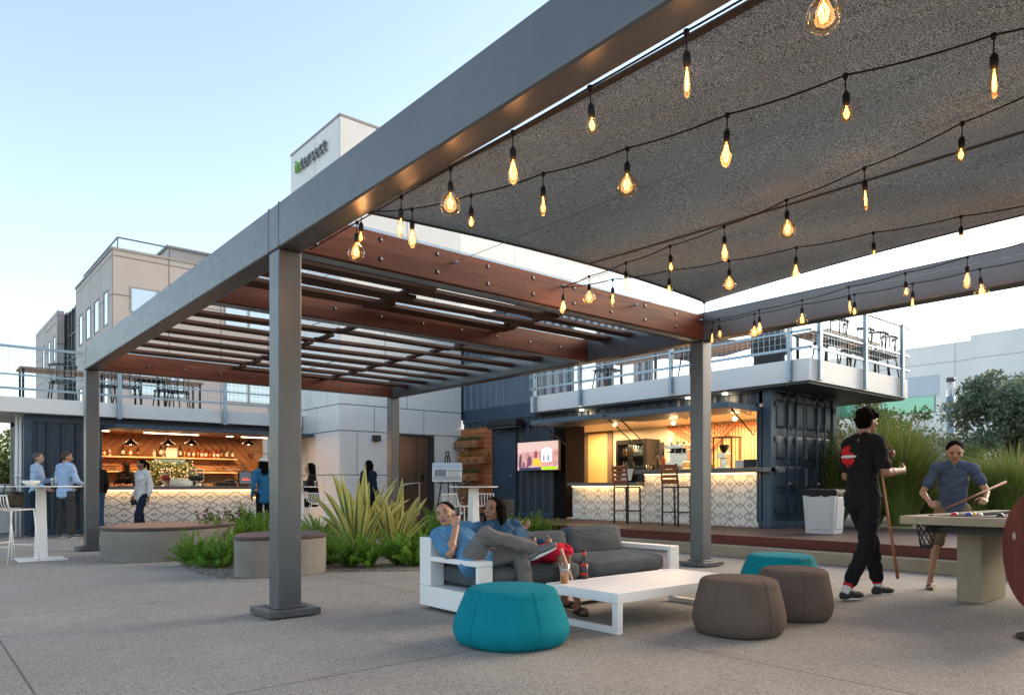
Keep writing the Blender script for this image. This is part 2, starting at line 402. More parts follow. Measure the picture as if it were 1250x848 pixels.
# ---------------------------------------------------------------- camera, world, sun
cd = bpy.data.cameras.new('camera'); cam = bpy.data.objects.new('camera', cd); COL.objects.link(cam)
cam.location = (CX, CY, H); cam.rotation_euler = (R(90), 0, -T)
cd.sensor_width = 36; cd.lens = 36*F/1250; cd.shift_y = (YH-424)/1250; cd.clip_end = 2000; cd.clip_start = .05
SC.camera = cam
w = bpy.data.worlds.new('World'); SC.world = w; w.use_nodes = True; nt = w.node_tree
sky = nt.nodes.new('ShaderNodeTexSky'); sky.sky_type = 'NISHITA'; sky.sun_disc = False
SUN_EL, SUN_AZ = R(13), R(100)       # azimuth measured from +Y towards +X
sky.sun_elevation = SUN_EL; sky.sun_rotation = SUN_AZ; sky.air_density = 1.0; sky.dust_density = 1.2; sky.ozone_density = 1.2
bg = nt.nodes['Background']; bg.inputs['Strength'].default_value = .112; hs_ = nt.nodes.new('ShaderNodeHueSaturation'); hs_.inputs['Saturation'].default_value = .80; nt.links.new(sky.outputs[0], hs_.inputs['Color']); nt.links.new(hs_.outputs[0], bg.inputs[0])
sl = bpy.data.lights.new('sun', 'SUN'); so = bpy.data.objects.new('sun', sl); COL.objects.link(so)
sl.energy = 1.0; sl.angle = R(35); sl.color = (1,.78,.55)
sd = Vector((math.sin(SUN_AZ)*math.cos(SUN_EL+R(12)), math.cos(SUN_AZ)*math.cos(SUN_EL+R(12)), math.sin(SUN_EL+R(12))))
so.rotation_euler = sd.to_track_quat('Z', 'Y').to_euler(); so.location = (20,0,20)
SC.view_settings.view_transform = 'Standard'; SC.view_settings.look = 'None'; SC.view_settings.gamma = 1
SC.view_settings.exposure = 2.12
SC.render.engine = 'CYCLES'
SC.cycles.use_denoising = True
SC.cycles.max_bounces = 8; SC.cycles.diffuse_bounces = 4; SC.cycles.glossy_bounces = 3; SC.cycles.transparent_max_bounces = 24
SC.cycles.caustics_reflective = False; SC.cycles.caustics_refractive = False; SC.cycles.sample_clamp_indirect = 6
LK = .55
def lamp(name, loc, e, col=(1,.66,.34), kind='POINT', size=.05, parent=None, rot=None, sy=None):
    l = bpy.data.lights.new(name, kind); o = bpy.data.objects.new(name, l); COL.objects.link(o)
    l.energy = e*LK; l.color = col
    if kind == 'AREA':
        l.size = size
        if sy: l.shape = 'RECTANGLE'; l.size_y = sy
    else: l.shadow_soft_size = size
    o.location = loc
    if rot: o.rotation_euler = rot
    return o
# ---------------------------------------------------------------- ground
b = B(); b.box(-160, 220, -60, 320, -.3, 0)
tag(b.done('ground', M['ground']), 'wide plaza of tan exposed aggregate concrete', 'ground', kind='structure')

# ---------------------------------------------------------------- pergola
L, D = 5.75, 7.905
HU, HV = .102, .098
ZB, ZT = 2.978, 3.345
pg = thing('pergola', 'large grey steel pergola with red brown timber beams and dark slats', 'pergola', (0,0,0))
for cx, cy in ((0,0),(0,D),(L,0),(L,D),(0,-D-.6),(L,-D-.6)):
    c = B().box(cx-HV, cx+HV, cy-HU, cy+HU, .07, ZB-.004).done('column', M['steel'], pg, .012)
    q = B(); q.box(cx-.215, cx+.215, cy-.215, cy+.215, .012, .066); q.box(cx-.125, cx+.125, cy-.13, cy+.13, .067, .082)
    q.done('base_plate', M['steel'], c, .004)
for x in (0, L):
    q = B(); q.box(x-HV-.004, x+HV+.004, -D-.8, D+HU, ZB, ZT); q.done('steel_beam', M['steel'], pg, .02, seg=3)
MID = 2.10
BY = [0.0, 2.62, 5.26, D]
BY = [0.0, 2.10, D]
bolt = None
for i, y in enumerate(BY):
    q = B(); q.box(HV+.006, L-HV-.006, y-.115, y-.055, ZB+.012, ZT-.045); q.box(HV+.006, L-HV-.006, y+.055, y+.115, ZB+.012, ZT-.045)
    g = q.done('timber_beam', M['glulam'], pg, .004)
    q = B(); q.box(HV+.005, L-HV-.005, y-.052, y+.052, ZB+.004, ZT+.004); q.done('steel_core', M['galv'], g)
    for k in range(10):
        for zz in ((3.07, 3.24) if i == 0 else (3.12,)):
            xx = .22+.605*k
            if xx > L-.1: continue
            if bolt is None:
                q = B(); q.cyl((xx,y-.1165,zz),(xx,y-.114,zz),.024, n=12); q.cyl((xx,y-.119,zz),(xx,y-.1163,zz),.012,n=6,mi=1)
                bolt = q.done('bolt', [M['black'], M['black']], g); b0 = (xx,y,zz)
            else:
                c = bolt.copy(); COL.objects.link(c); c.parent = g; c.location = (xx-b0[0], y-b0[1], zz-b0[2])
    q = B(); q.box(L-.16, L-.10, y-.14, y+.14, ZB-.03, ZB-.002); q.box(.10,.16, y-.14, y+.14, ZB-.03, ZB-.002)
for x in (0,L):
    q = B()
    for yy in (-HU-.004, HU+.001, D-HU-.004): q.box(x-HV-.0065, x+HV+.0065, yy, yy+.0025, ZB-.002, ZT+.002)
    q.done('weld_seam', M['steel'], pg)
# slats: boards along X in three runs, each bay with its own staggered runs, joined by short battens along Y
rs = random.Random(3)
for bay in range(2):
    y0, y1 = BY[bay]+.17, BY[bay+1]-.17
    x0 = HV+.01; brk = [(x0, 1.95), (1.75, 3.95), (3.75, L-HV-.01)]
    if bay == 1: brk = [(x0, 2.35), (2.15, 4.15), (3.95, L-HV-.01)]
    n = 4 if bay == 0 else 8
    for r_, (a, c) in enumerate(brk):
        sh = (r_ % 2)*.5
        zz = 3.15+.052*r_ if bay % 2 == 0 else 3.26-.052*r_
        ys = [y0+(k+.25+sh)*(y1-y0)/n for k in range(n)]
        for yy in ys:
            wd = rs.choice((.17,.21,.25))
            q = B(); q.obox(((a+c)/2, yy, zz), (c-a)/2-.01, wd/2, .021, Matrix.Rotation(rs.uniform(-.012,.012), 3, 'Y'))
            q.done('slat', M['slat'], pg, .003)
        if r_ < 2:
            q = B(); q.box(c-.15, c-.03, y0-.02, y1+.02, 3.228, 3.252)
            q = B()
            for k in range(len(ys)):
                q.obox((c-.10, ys[k]+(y1-y0)/n*.25, 3.205), .045, (y1-y0)/n*.36, .018)
            q.done('cross_batten', M['slat_y'], pg, .002)

# ---------------------------------------------------------------- shade sail
def sail():
    C = [Vector((.36,-.60,3.235)), Vector((4.86,-.68,3.235)), Vector((4.95,-8.0,3.22)), Vector((.36,-8.0,3.22))]
    N = 40; vs = []; fs = []
    for j in range(N+1):
        v = j/N
        for i in range(N+1):
            u = i/N
            x = (C[0].x+(C[1].x-C[0].x)*u)*(1-v)+(C[3].x+(C[2].x-C[3].x)*u)*v
            y = (C[0].y+(C[1].y-C[0].y)*u)*(1-v)+(C[3].y+(C[2].y-C[3].y)*u)*v
            bu, bv = 4*u*(1-u), 4*v*(1-v)
            x += bv*.12*(1-2*u) if u < .5 else bv*.42*(1-2*u)
            y += bu*.17*(2*v-1)
            z = 3.235-.05*bu*bv
            vs.append((x, y, z))
    for j in range(N):
        for i in range(N): a = j*(N+1)+i; fs.append((a, a+1, a+N+2, a+N+1))
    q = B(); q.add(vs, fs, 0, True); o = q.done('shade_sail', M['sail'], loc=(2.6,-.6,3.235))
    s = o.modifiers.new('s', 'SOLIDIFY'); s.thickness = .003
    tag(o, 'mottled grey knitted shade sail stretched above the string lights', 'shade sail')
    idx = lambda i, j: Vector(vs[j*(N+1)+i])
    ed = [idx(i,0) for i in range(N+1)]+[idx(N,j) for j in range(1,N+1)]+[idx(N-i,N) for i in range(1,N+1)]+[idx(0,N-j) for j in range(1,N)]
    q = B(); n = len(ed); hv = []; cen = Vector((2.6,-4.3,0))
    for p in ed:
        d = (cen-p); d.z = 0; d.normalize(); hv += [p+Vector((0,0,-.006)), p+d*.055+Vector((0,0,-.006))]
    q.add(hv, [(2*i, 2*i+1, (2*i+3)%(2*n), (2*i+2)%(2*n)) for i in range(n)], 0, True)
    h = link('hem', bpy.data.meshes.new('hem'), o); me = h.data; me.from_pydata([Vector(v)-Vector((2.6,-.6,3.235)) for v in q.v], [], q.f); me.materials.append(M['sailhem'])
    q = B(); pts = [idx(N//2+1, j)+Vector((0,0,-.004)) for j in range(N+1)]
    sv = []
    for p in pts: sv += [p+Vector((-.022,0,0)), p+Vector((.022,0,0))]
    h = link('seam', bpy.data.meshes.new('seam'), o); h.data.from_pydata([v-Vector((2.6,-.6,3.235)) for v in sv], [], [(2*i,2*i+1,2*i+3,2*i+2) for i in range(N)]); h.data.materials.append(M['sailhem'])
    q = B()
    for p, t in ((idx(0,0), Vector((.09,-.12,3.26))), (idx(N,0), Vector((L-.09,-.12,3.26)))):
        q.tube([p, p.lerp(t,.5)+Vector((0,0,-.004)), t], .006, 6); q.sphere(p, .022, 8)
    q.done('corner_cable', M['galv'], o)
sail()
# tension wires from eye bolts in the front timber beam
for k, (px, py, col, lab) in enumerate(((553,321,'tan','thin tension wire starting above the left half of the timber beam'),
        (684,350,'tan','thin tension wire starting beside the hook where two light strings meet'),
        (773,373,'tan','thin tension wire starting near the right end of the timber beam'),
        (852,391,'tan','thin tension wire running beside the right hand steel beam'))):
    X, d = AY(px, -.12); z = ZZ(py, d)
    q = B(); q.tube([(X,-.12,z), (X,-.19,z)], .010, 8); q.tube([(X,-.17,z), (X-.0,-3.5,z-.012), (X,-D-.5,z)], .0028, 5)
    tag(q.done('tension_wire', M['galv'], loc=(X,-.12,z)), lab, 'wire', 'tension wires under the shade sail')
# ---------------------------------------------------------------- string lights
def bulb_proto(kind):
    P = {'globe': [(.012,-.145),(.016,-.15),(.03,-.165),(.052,-.19),(.0625,-.22),(.062,-.235),(.052,-.26),(.034,-.277),(.012,-.285)],
         'tear': [(.012,-.145),(.016,-.16),(.024,-.19),(.031,-.22),(.032,-.24),(.026,-.265),(.014,-.28),(.005,-.285)],
         'tube': [(.011,-.145),(.015,-.152),(.0155,-.2),(.0155,-.25),(.013,-.268),(.005,-.277)],
         'small': [(.012,-.145),(.017,-.155),(.027,-.175),(.03,-.195),(.025,-.215),(.013,-.226),(.004,-.229)]}[kind]
    me_b = B().lathe([(r, z) for r, z in P], n=20)
    g = bpy.data.meshes.new('bulb'); g.from_pydata(me_b.v, [], me_b.f); g.materials.append(M['bulbglass']); [setattr(p, 'use_smooth', True) for p in g.polygons]
    s = B(); s.tube([(0,0,0),(0,0,-.09)], .0035, 6); s.lathe([(.006,-.078),(.011,-.085),(.0175,-.098),(.0175,-.128),(.0135,-.146)], n=14); s.lathe([(.013,.006),(.013,-.012),(.006,-.02)], n=10)
    sm = bpy.data.meshes.new('socket'); sm.from_pydata(s.v, [], s.f); sm.materials.append(M['rubber']); [setattr(p, 'use_smooth', True) for p in sm.polygons]
    zb = P[-1][1]; f = B(); top = -.165; bot = zb+.03 if kind != 'small' else zb+.022
    if kind == 'globe': top, bot = -.185, -.245
    n = 7 if kind in ('globe','tear') else 4; r = {'globe': .019, 'tear': .016, 'tube': .0065, 'small': .012}[kind]
    for k in range(n):
        a = 2*PI*k/n; c_, s_ = math.cos(a)*r, math.sin(a)*r
        f.tube([(c_*.35,s_*.35,top),(c_,s_,(top+bot)/2),(c_*.5,s_*.5,bot)], .0023, 5)
    f.tube([(0,0,-.15),(0,0,top)], .003, 5)
    fm = bpy.data.meshes.new('filament'); fm.from_pydata(f.v, [], f.f); fm.materials.append(M['filament'])
    return g, sm, fm
BP = {k: bulb_proto(k) for k in ('globe','tear','tube','small')}
def string_light(label, z, nodes, start=None, extra=0, plan=None):
    """nodes: (px, py of cord, kind); plan: fixed X (string under a beam)"""
    pts = []
    for px, py, kd in nodes:
        if plan is not None: Y, d = AX(px, plan); p = Vector((plan, Y, 2.968))
        else: p = G(px, py, z)
        pts.append([p, kd])
    step = pts[-1][0]-pts[-2][0] if plan is None else (pts[-1][0]-pts[0][0])/(len(pts)-1)
    step.z = 0
    kinds = ['tear','small','tube','globe']
    for e in range(extra):
        pts.append([pts[-1][0]+step*(.58/step.length), kinds[e % 4]])
    if start is not None: s0 = Vector(start)
    else: s0 = pts[0][0]-step*.3
    root = thing('string_light', label, 'string light', s0, 0, 'strings of amber bulbs under the shade sail')
    line = [s0]+[p for p, k in pts]; cp = []
    for i in range(len(line)-1):
        a, c = line[i], line[i+1]; sag = .045*(a-c).length if plan is None else .004
        for t in range(6):
            t /= 6; q = a.lerp(c, t); q.z -= sag*4*t*(1-t)*.5; cp.append(q)
    cp.append(line[-1])
    q = B(); q.tube(cp, .0048, 6); q.done('cord', M['rubber'], root)
    rr = random.Random(len(label))
    for p, kd in pts:
        if kd is None: continue
        g, sm, fm = BP[kd]
        o = bpy.data.objects.new('bulb', g); COL.objects.link(o); o.parent = root; o.location = p-s0; o.rotation_euler = (rr.uniform(-.05,.05), rr.uniform(-.05,.05), rr.uniform(0,6))
        for nm, me in (('socket', sm), ('filament', fm)):
            c = bpy.data.objects.new(nm, me); COL.objects.link(c); c.parent = o
        lamp('bulb_glow', p+Vector((0,0,-.21)), .62, (1,.55,.25), size=.04)
string_light('string of bulbs hanging straight from the underside of the nearest steel beam', 0,
   [(436,272,'globe'),(490,243,'tube'),(550,205,'globe'),(626,163,'tear'),(720,108,'small'),(838,38,'tube'),(1003,-50,'globe')], plan=.10, extra=5, start=(.10,-.25,2.965))
string_light('string of bulbs swagged from the near column corner across the upper sail', 3.05,
   [(441,258,'small'),(503,255,'tear'),(575,238,'small'),(663,212,'tube'),(766,181,'globe'),(888,140,'tear'),(1032,92,'small'),(1213,43,'tube')], start=(.16,-.14,3.05), extra=5)
string_light('middle string of bulbs rising from the shared hook towards the upper right', 3.15,
   [(688,350,'tear'),(719,337,'globe'),(764,320.6,'tube'),(818,300,'small'),(884,276,'tear'),(960,244,'globe'),(1055,205,'tube'),(1175,150,'small')], start=(3.04,-.13,3.215), extra=5)
string_light('string of bulbs leaving the shared hook on the flatter line below the middle string', 3.15,
   [(748,341,'tube'),(817,330,'small'),(890,318,'globe'),(972,302,'tear'),(1066,284,'tube'),(1173,264,'small')], start=(3.04,-.14,3.205), extra=4)
string_light('string of bulbs just below the right hand steel beam, upper of the two there', 3.10,
   [(878,389,'small'),(927,378,'tear'),(979,366,'globe'),(1036,350,'tube'),(1105,333,'small'),(1181,313,'tear')], start=(5.54,-.13,3.215), extra=4)
string_light('string of bulbs along the face of the right hand steel beam, lower of the two', 3.10,
   [(870,393,'tube'),(921,383,'globe'),(975,372,None),(1043,359,'small'),(1114,346,'tube'),(1196,328,'globe')], start=(5.56,-.13,3.19), extra=4)
# ================================================================ left bar building (faces -Y)
FY = 12.9
XL = AY(29, FY)[0]; XR = 5.74
ox0 = AY(124, FY)[0]; ox1 = 5.1
lb = thing('bar_building', 'navy container bar on the left with a lit counter under a railed balcony', 'bar building', (XL, FY, 0))
q = B()
corrug(q, 'y', FY, XL+.14, ox0-.06, .12, 2.46); corrug(q, 'y', FY, ox0-.06, ox1+.06, 2.40, 2.52); corrug(q, 'y', FY, ox1+.06, XR, .12, 2.46)
corrug(q, 'x', XL+.02, FY+.1, FY+2.4, .12, 2.46)
q.done('corrugated_wall', M['navy'], lb)
q = B(); q.box(XL, XL+.14, FY-.05, FY+.09, 0, 2.6); q.box(XL+.14, XR, FY-.045, FY+.06, 2.46, 2.6); q.box(XL+.14, ox0-.06, FY-.045, FY+.06, .01, .12)
q.box(ox0-.06, ox0, FY-.05, FY+.06, .01, 2.46); q.box(XL, XL+.14, FY+2.4, FY+2.54, 0, 2.6)
q.done('frame', M['navy_frame'], lb, .006)
q = B(); q.box(XL+.2, XR, FY+.06, FY+2.4, .0, .05); q.done('floor', M['concrete'], lb)
q = B(); q.box(XL+.2, XR, FY+.07, FY+2.4, 2.44, 2.455); q.done('ceiling', M['orange_wood'], lb)
q = B(); q.box(ox0-.02, XR, FY+2.36, FY+2.42, .05, 2.44); q.box(ox0-.12, ox0-.06, FY+.06, FY+2.36, .05, 2.44)
# thin horizontal battens over the back wall
z = .2
while z < 2.4:
    q.box(ox0, XR-.02, FY+2.335, FY+2.357, z, z+.085); z += .10
q.done('back_wall', M['tan_wood'], lb)
q = B(); yb = FY+2.31                              # diagonal cedar battens above and beside the mirror
xm, zm = AY(211, yb)[0], 1.62
for sgn in (-1, 1):
    for k in range(9):
        dx = .35+k*.22
        p = Vector((xm+sgn*dx, yb, 2.42)); e = Vector((xm+sgn*(dx+1.15), yb, 1.25))
        if sgn < 0: p, e = Vector((xm-dx+.1, yb, 2.42)), Vector((xm-dx-1.05, yb, 1.25))
        if e.x < ox0+.03:
            t = (ox0+.03-p.x)/(e.x-p.x); e = p.lerp(e, max(.05, t))
        if p.x < ox0+.05 or e.x > 4.6 and k > 6: continue
        q.bar(p, e, .07, .02)
q.done('diagonal_battens', M['orange_wood'], lb)
# mirror
d = AY(211, FY+2.3)[1]
mz0, mz1 = ZZ(612, d), ZZ(557, d)
mx = [AY(p, FY+2.28)[0] for p in (176, 190, 228, 247)]
mm = (mz0+mz1)/2
q = B(); q.vprism([(mx[0]-mx[0], mm-.05-0), (mx[1]-mx[0], mz1), (mx[2]-mx[0], mz1), (mx[3]-mx[0], mm-.05), (mx[2]-mx[0]+.05, mz0), (mx[1]-mx[0]-.05, mz0)], (mx[0], FY+2.285, 0), (1,0,0), (0,1,0), .02)
q.done('mirror', M['mirror'], lb)
for zz, nm in ((1.845, 'shelf'), (1.465, 'shelf')):
    q = B(); q.box(ox0+.02, AY(288, FY+2.1)[0], FY+1.98, FY+2.3, zz-.035, zz); sh = q.done(nm, M['pale_wood'], lb, .003)
# counter
ctop = 1.065
cx1 = AY(306, FY)[0]
q = B(); q.box(ox0, cx1, FY-.12, FY-.06, .03, .985); q.box(cx1+.01, cx1+.36, FY-.12, FY-.06, .03, .80); q.done('tile_front', M['tile_y'], lb)
q = B(); q.box(ox0-.02, cx1+.25, FY-.34, FY+.35, ctop-.075, ctop); q.box(cx1+.02, cx1+.5, FY-.2, FY+.3, .80, .86); q.done('countertop', M['counter'], lb, .005)
q = B(); q.box(ox0+.02, cx1-.02, FY-.16, FY-.14, .958, .984); q.box(cx1+.03, cx1+.35, FY-.15, FY-.13, .775, .797); q.done('light_strip', M['led'], lb)
lamp('counter_glow', ((ox0+cx1)/2, FY-.24, .95), 2.0, (1,.62,.28), 'AREA', cx1-ox0, rot=(R(18),0,0), sy=.03)
q = B(); q.box(ox0, XR-.3, FY+.15, FY+.2, .05, .95); q.box(ox0, XR-.6, FY+1.7, FY+2.3, .85, .9); q.box(ox0, XR-.6, FY+1.75, FY+2.3, .05, .85); q.done('back_counter', M['steel_dark'], lb)
# awning
ax1 = AY(383, 11.75)[0]; ax0 = AY(141, 11.75)[0]; aw0 = AY(124, 12.8)[0]
q = B(); q.prism([(ax0, 11.75), (ax1, 11.75), (ax1, 12.84), (aw0, 12.84)], 2.335, 2.41)
q.done('awning', M['navy_frame'], lb, .006)
q = B()
for xx in (ax0+.3, 3.0, ax1-.8):
    q.tube([(xx, 12.0, 2.33), (xx, 12.85, 1.95)], .012, 6)
q = B()
for a, c in ((176,202),(203,216),(217,242),(277,284),(295,326),(123,133)):
    x0_, x1_ = AY(a, FY+.7)[0], AY(c, FY+.7)[0]; q = B(); q.box(x0_, x1_, FY+.66, FY+.74, 2.37, 2.405); q.done('ceiling_light', M['tubelight'], lb)
for xx in (1.9, 3.3, 4.6): lamp('bar_light', (xx, FY+.9, 2.33), 30, (1,.55,.26), 'AREA', .9, rot=(0,0,0), sy=.25)
lamp('shelf_light', (2.6, FY+1.7, 2.3), 16, (1,.54,.24), 'AREA', 2.6, rot=(R(-35),0,0), sy=.1)
# hanging heart shaped boards and a dark menu screen
def heart(px, py, s, lab):
    x, d = AY(px, FY+2.27); z = ZZ(py, d); pl = []
    for k in range(20):
        t = 2*PI*k/20; pl.append((s*(16*math.sin(t)**3)/17*.55, s*(13*math.cos(t)-5*math.cos(2*t)-2*math.cos(3*t)-math.cos(4*t))/17*.75))
    q = B(); q.vprism(pl, (x, FY+2.285, z), (1,0,0), (0,1,0), .03)
    o = q.done('wall_decoration', M['leaf_trunk'], loc=(x, FY+2.3, z)); tag(o, lab, 'decoration', 'brown heart shapes on the tan wall')
heart(307, 556, .16, 'brown heart shape on the tan bar wall, topmost of three')
heart(298.5, 569, .17, 'brown heart shape directly above the dark menu screen')
heart(317.5, 571, .15, 'brown heart shape to the right of the dark menu screen')
x, d = AY(300.5, FY+2.2); zc = ZZ(583, d)
q = B(); q.box(x-.20, x+.20, FY+2.25, FY+2.3, zc-.2, zc+.2, 0)
mo = q.done('menu_screen', M['black'], loc=(x, FY+2.3, zc)); tag(mo, 'small dark screen with a red line on the tan back wall', 'screen')
q = B(); q.box(x-.17, x+.17, FY+2.244, FY+2.249, zc-.17, zc+.17, 0); q.done('display', emis('dim_blue_display', (.04,.08,.15), .12), mo)
WM[mo.name] = Matrix.Translation(mo.location)
q = B(); q.box(x-.11, x+.12, FY+2.24, FY+2.2435, zc-.07, zc-.05, 0); q.box(x-.1, x+.06, FY+2.24, FY+2.2435, zc-.02, zc-.01); q.done('text_line', emis('red_line', (.8,.1,.06), .3), mo)
# pendant lamps
pl0 = thing('pendant_lamp', 'x', 'pendant lamp', (0,0,0), 0, 'black pendant lamps over the left bar')
q = B(); q.lathe([(.17,-.02),(.165,.0),(.05,.085),(.03,.12),(.0301,.13)], n=20); q.done('lamp_shade', M['black'], pl0)
q = B(); q.tube([(0,0,.12),(0,0,.42)], .006, 6); q.done('stem', M['black'], pl0)
q = B(); q.sphere((0,0,.0), .035, 10); q.done('lamp_bulb', M['lampglobe'], pl0)
for n, (px, lab) in enumerate(((159.5,'black cone pendant lamp over the dark haired bartender'),(205,'black pendant lamp in the middle, above the standing white menu card'),(233.5,'black cone pendant lamp over the red bottles'),(303.5,'black cone pendant lamp over the brown hearts'))):
    x, d = AY(px, FY+.35); place(pl0, n, (x, FY+.35, ZZ(541.5, d)), 0, lab)
# bottles, jars and glasses
M['bot_red'] = pm('red_liquor', (.30,.02,.015), .12, 0, .2, 9); M['bot_amber'] = pm('amber_liquor', (.34,.14,.03), .12, 0, .2, 9)
M['bot_dark'] = pm('dark_bottle', (.03,.025,.015), .12, 0, .2, 9); M['bot_clear'] = pm('pale_bottle', (.5,.5,.45), .15, 0, .1, 9)
M['paper'] = pm('paper_label', (.72,.68,.6), .8)
def bottle(bm_, lab_, col, lab, loc, h=.28, r=.036, group='bottles on the upper shelf of the left bar'):
    root = thing('bottle', lab, 'bottle', loc, 0, group)
    q = B(); q.lathe([(r*.9,0),(r,.01),(r,h*.58),(r*.75,h*.68),(r*.36,h*.78),(r*.34,h*.93)], n=12); q.done('glass_body', M[col], root, world=False)
    q = B(); q.lathe([(r*.4,h*.93),(r*.42,h),(r*.1,h+.002)], n=10); q.done('bottle_cap', M['black'], root, world=False)
    q = B(); q.lathe([(r*1.03,h*.18),(r*1.03,h*.46)], n=12); q.done('paper_label', M['paper'] if lab_ else M['bot_amber'], root, world=False)
shz = 1.847; rb = random.Random(11)
bl = [(127,'bot_amber',.2),(134,'bot_clear',.22),(150,'bot_dark',.3),(159,'bot_amber',.27),(168.5,'bot_dark',.25),(188,'bot_clear',.22),(196,'bot_dark',.36),(199.5,'bot_clear',.27),(203,'bot_dark',.38),(220,'bot_dark',.34),(225,'bot_amber',.26),(230.5,'bot_red',.28),(236,'bot_amber',.27),(241,'bot_red',.28),(246,'bot_amber',.26),(251,'bot_red',.27),(256,'bot_red',.25),(261,'bot_amber',.27),(266,'bot_red',.26),(270,'bot_dark',.28),(276.5,'bot_dark',.33),(283.5,'bot_dark',.31)]
nm = {'bot_amber':'amber','bot_clear':'pale','bot_dark':'dark','bot_red':'red'}
for i, (px, c, h) in enumerate(bl):
    x, d = AY(px, FY+2.12)
    side = 'left of the menu card' if px < 205 else 'right of the menu card'
    ords = 'first second third fourth fifth sixth seventh eighth ninth tenth eleventh twelfth thirteenth'.split()
    o_ = (ords[i]+' from the left end') if px < 205 else (ords[i-9]+' bottle right of the menu card')
    size = 'tall' if h > .29 else ('squat' if h < .24 else 'mid sized')
    bottle(None, i % 3 != 1, c, '%s %s bottle on the upper shelf, %s' % (size, nm[c], o_), (x, FY+2.12+rb.uniform(-.03,.03), shz), h, rb.uniform(.034,.046))
x, d = AY(209, FY+2.1); q = B(); q.box(x-.14, x+.14, FY+2.05, FY+2.06, shz, shz+.25); tag(q.done('menu_card', M['paper'], loc=(x, FY+2.05, shz)), 'white menu card standing in the middle of the upper bottle shelf', 'menu card')
gl = None; gi = 0
for a, c in ((124, 146), (262, 288)):
    px = a
    while px <= c:
        x, d = AY(px, FY+2.12)
        q = B(); q.lathe([(.028,0),(.034,.11),(.031,.112),(.026,.01)], n=10)
        o = q.done('drinking_glass', M['clearglass'], loc=(x, FY+2.12, 1.467), world=False); gi += 1
        tag(o, 'clear glass on the lower shelf, %s end, one of an even row' % ('left' if a == 124 else 'right'), 'glass', 'glasses on the lower shelf of the left bar, %s end' % ('left' if a == 124 else 'right'))
        px += 3.7
# drink dispensers and kit on the back counter
def dispenser(px, lab, col):
    x, d = AY(px, FY+.1)
    root = thing('drink_dispenser', lab, 'drink dispenser', (x, FY+.1, ctop+.002), 0, 'drink dispensers on the left bar')
    q = B(); q.lathe([(.10,.0),(.10,.02),(.035,.03),(.035,.12),(.11,.13),(.11,.14)], n=16); q.done('stand', M['chrome'], root, world=False)
    q = B(); q.lathe([(.115,.142),(.12,.20),(.12,.26)], n=18); q.done('drink', M[col], root, world=False)
    q = B(); q.lathe([(.1215,.142),(.1215,.38),(.115,.385)], n=18); q.done('glass_jar', M['clearglass'], root, world=False)
    q = B(); q.lathe([(.125,.387),(.125,.41),(.02,.42),(.02,.44)], n=18); q.done('lid', M['chrome'], root, world=False)
dispenser(202, 'glass dispenser of red drink on the left bar beside the white coated woman', 'bot_red')
dispenser(234, 'glass dispenser of dark drink on the middle of the left bar', 'bot_dark')
dispenser(243, 'smaller dark dispenser, rightmost of those on the left bar', 'bot_dark')
x, d = AY(219, FY+.15); q = B(); q.box(x-.26, x+.26, FY+.02, FY+.3, ctop+.002, ctop+.19); q.box(x-.24, x+.24, FY+.01, FY+.02, ctop+.03, ctop+.16); tag(q.done('drip_tray_box', M['chrome'], bevel=.006, loc=(x, FY+.15, ctop)), 'steel box between the dispensers on the left bar', 'steel box')
x, d = AY(272, FY+.15); q = B(); q.box(x-.2, x+.3, FY+.0, FY+.3, ctop+.002, ctop+.11); q.box(x+.05, x+.28, FY+.05, FY+.25, ctop+.11, ctop+.17); tag(q.done('till', M['black'], bevel=.01, loc=(x, FY+.15, ctop)), 'flat black till box on the right part of the left bar', 'till')
x, d = AY(286, FY+.1); q = B(); q.lathe([(.045,0),(.05,.12),(.045,.125)], (x, FY+.1, ctop+.002), 14); tag(q.done('cup_stack', M['paper'], loc=(x, FY+.1, ctop)), 'pale paper cup beside the black till box', 'cup')
x, d = AY(250, FY+.1); q = B(); q.lathe([(.03,0),(.09,.03),(.1,.045),(.09,.05)], (x, FY+.1, ctop+.002), 14); tag(q.done('bowl', M['paper'], loc=(x, FY+.1, ctop)), 'shallow white bowl on the left bar', 'bowl')
def leafcloud(b, c, rad, n, ls, rr, mi=0, flat=0, up=.3):
    for _ in range(n):
        while True:
            p = Vector((rr.uniform(-1,1), rr.uniform(-1,1), rr.uniform(-1,1)))
            if p.length < 1: break
        p = Vector((c[0]+p.x*rad[0], c[1]+p.y*rad[1], c[2]+p.z*rad[2]))
        d = Vector((rr.gauss(0,1), rr.gauss(0,1), rr.gauss(up,1))).normalized(); s = d.cross(Vector((rr.gauss(0,1),rr.gauss(0,1),rr.gauss(0,1)))).normalized()
        l = ls*rr.uniform(.6,1.3); w_ = l*.32
        b.add([p, p+d*l*.5+s*w_, p+d*l, p+d*l*.5-s*w_], [(0,1,2,3)], mi)
for k, (px, lab) in enumerate(((188,'plant added for reflected greenery at the left of the bar mirror'),(206,'plant added for reflected greenery in the middle of the bar mirror'),(226,'plant added for reflected greenery at the right of the bar mirror'))):  # added plants standing in for the greenery reflected in the mirror
    x, d = AY(px, FY+1.9); rq = random.Random(70+k); root = thing('reflection_plant', lab, 'plant', (x, FY+1.9, .902), 0, 'plants added for the greenery reflected in the bar mirror')
    q = B(); q.lathe([(.07,0),(.10,.16),(.09,.165),(.06,.15)], n=16); q.done('pot', M['steel_dark'], root, world=False)
    q = B(); leafcloud(q, (0,0,.50), (.30,.16,.34), 420, .075, rq, 0); leafcloud(q, (0,-.03,.56), (.31,.17,.30), 130, .05, rq, 1); q.done('foliage', [M['shrub'], M['paper']], root, world=False)
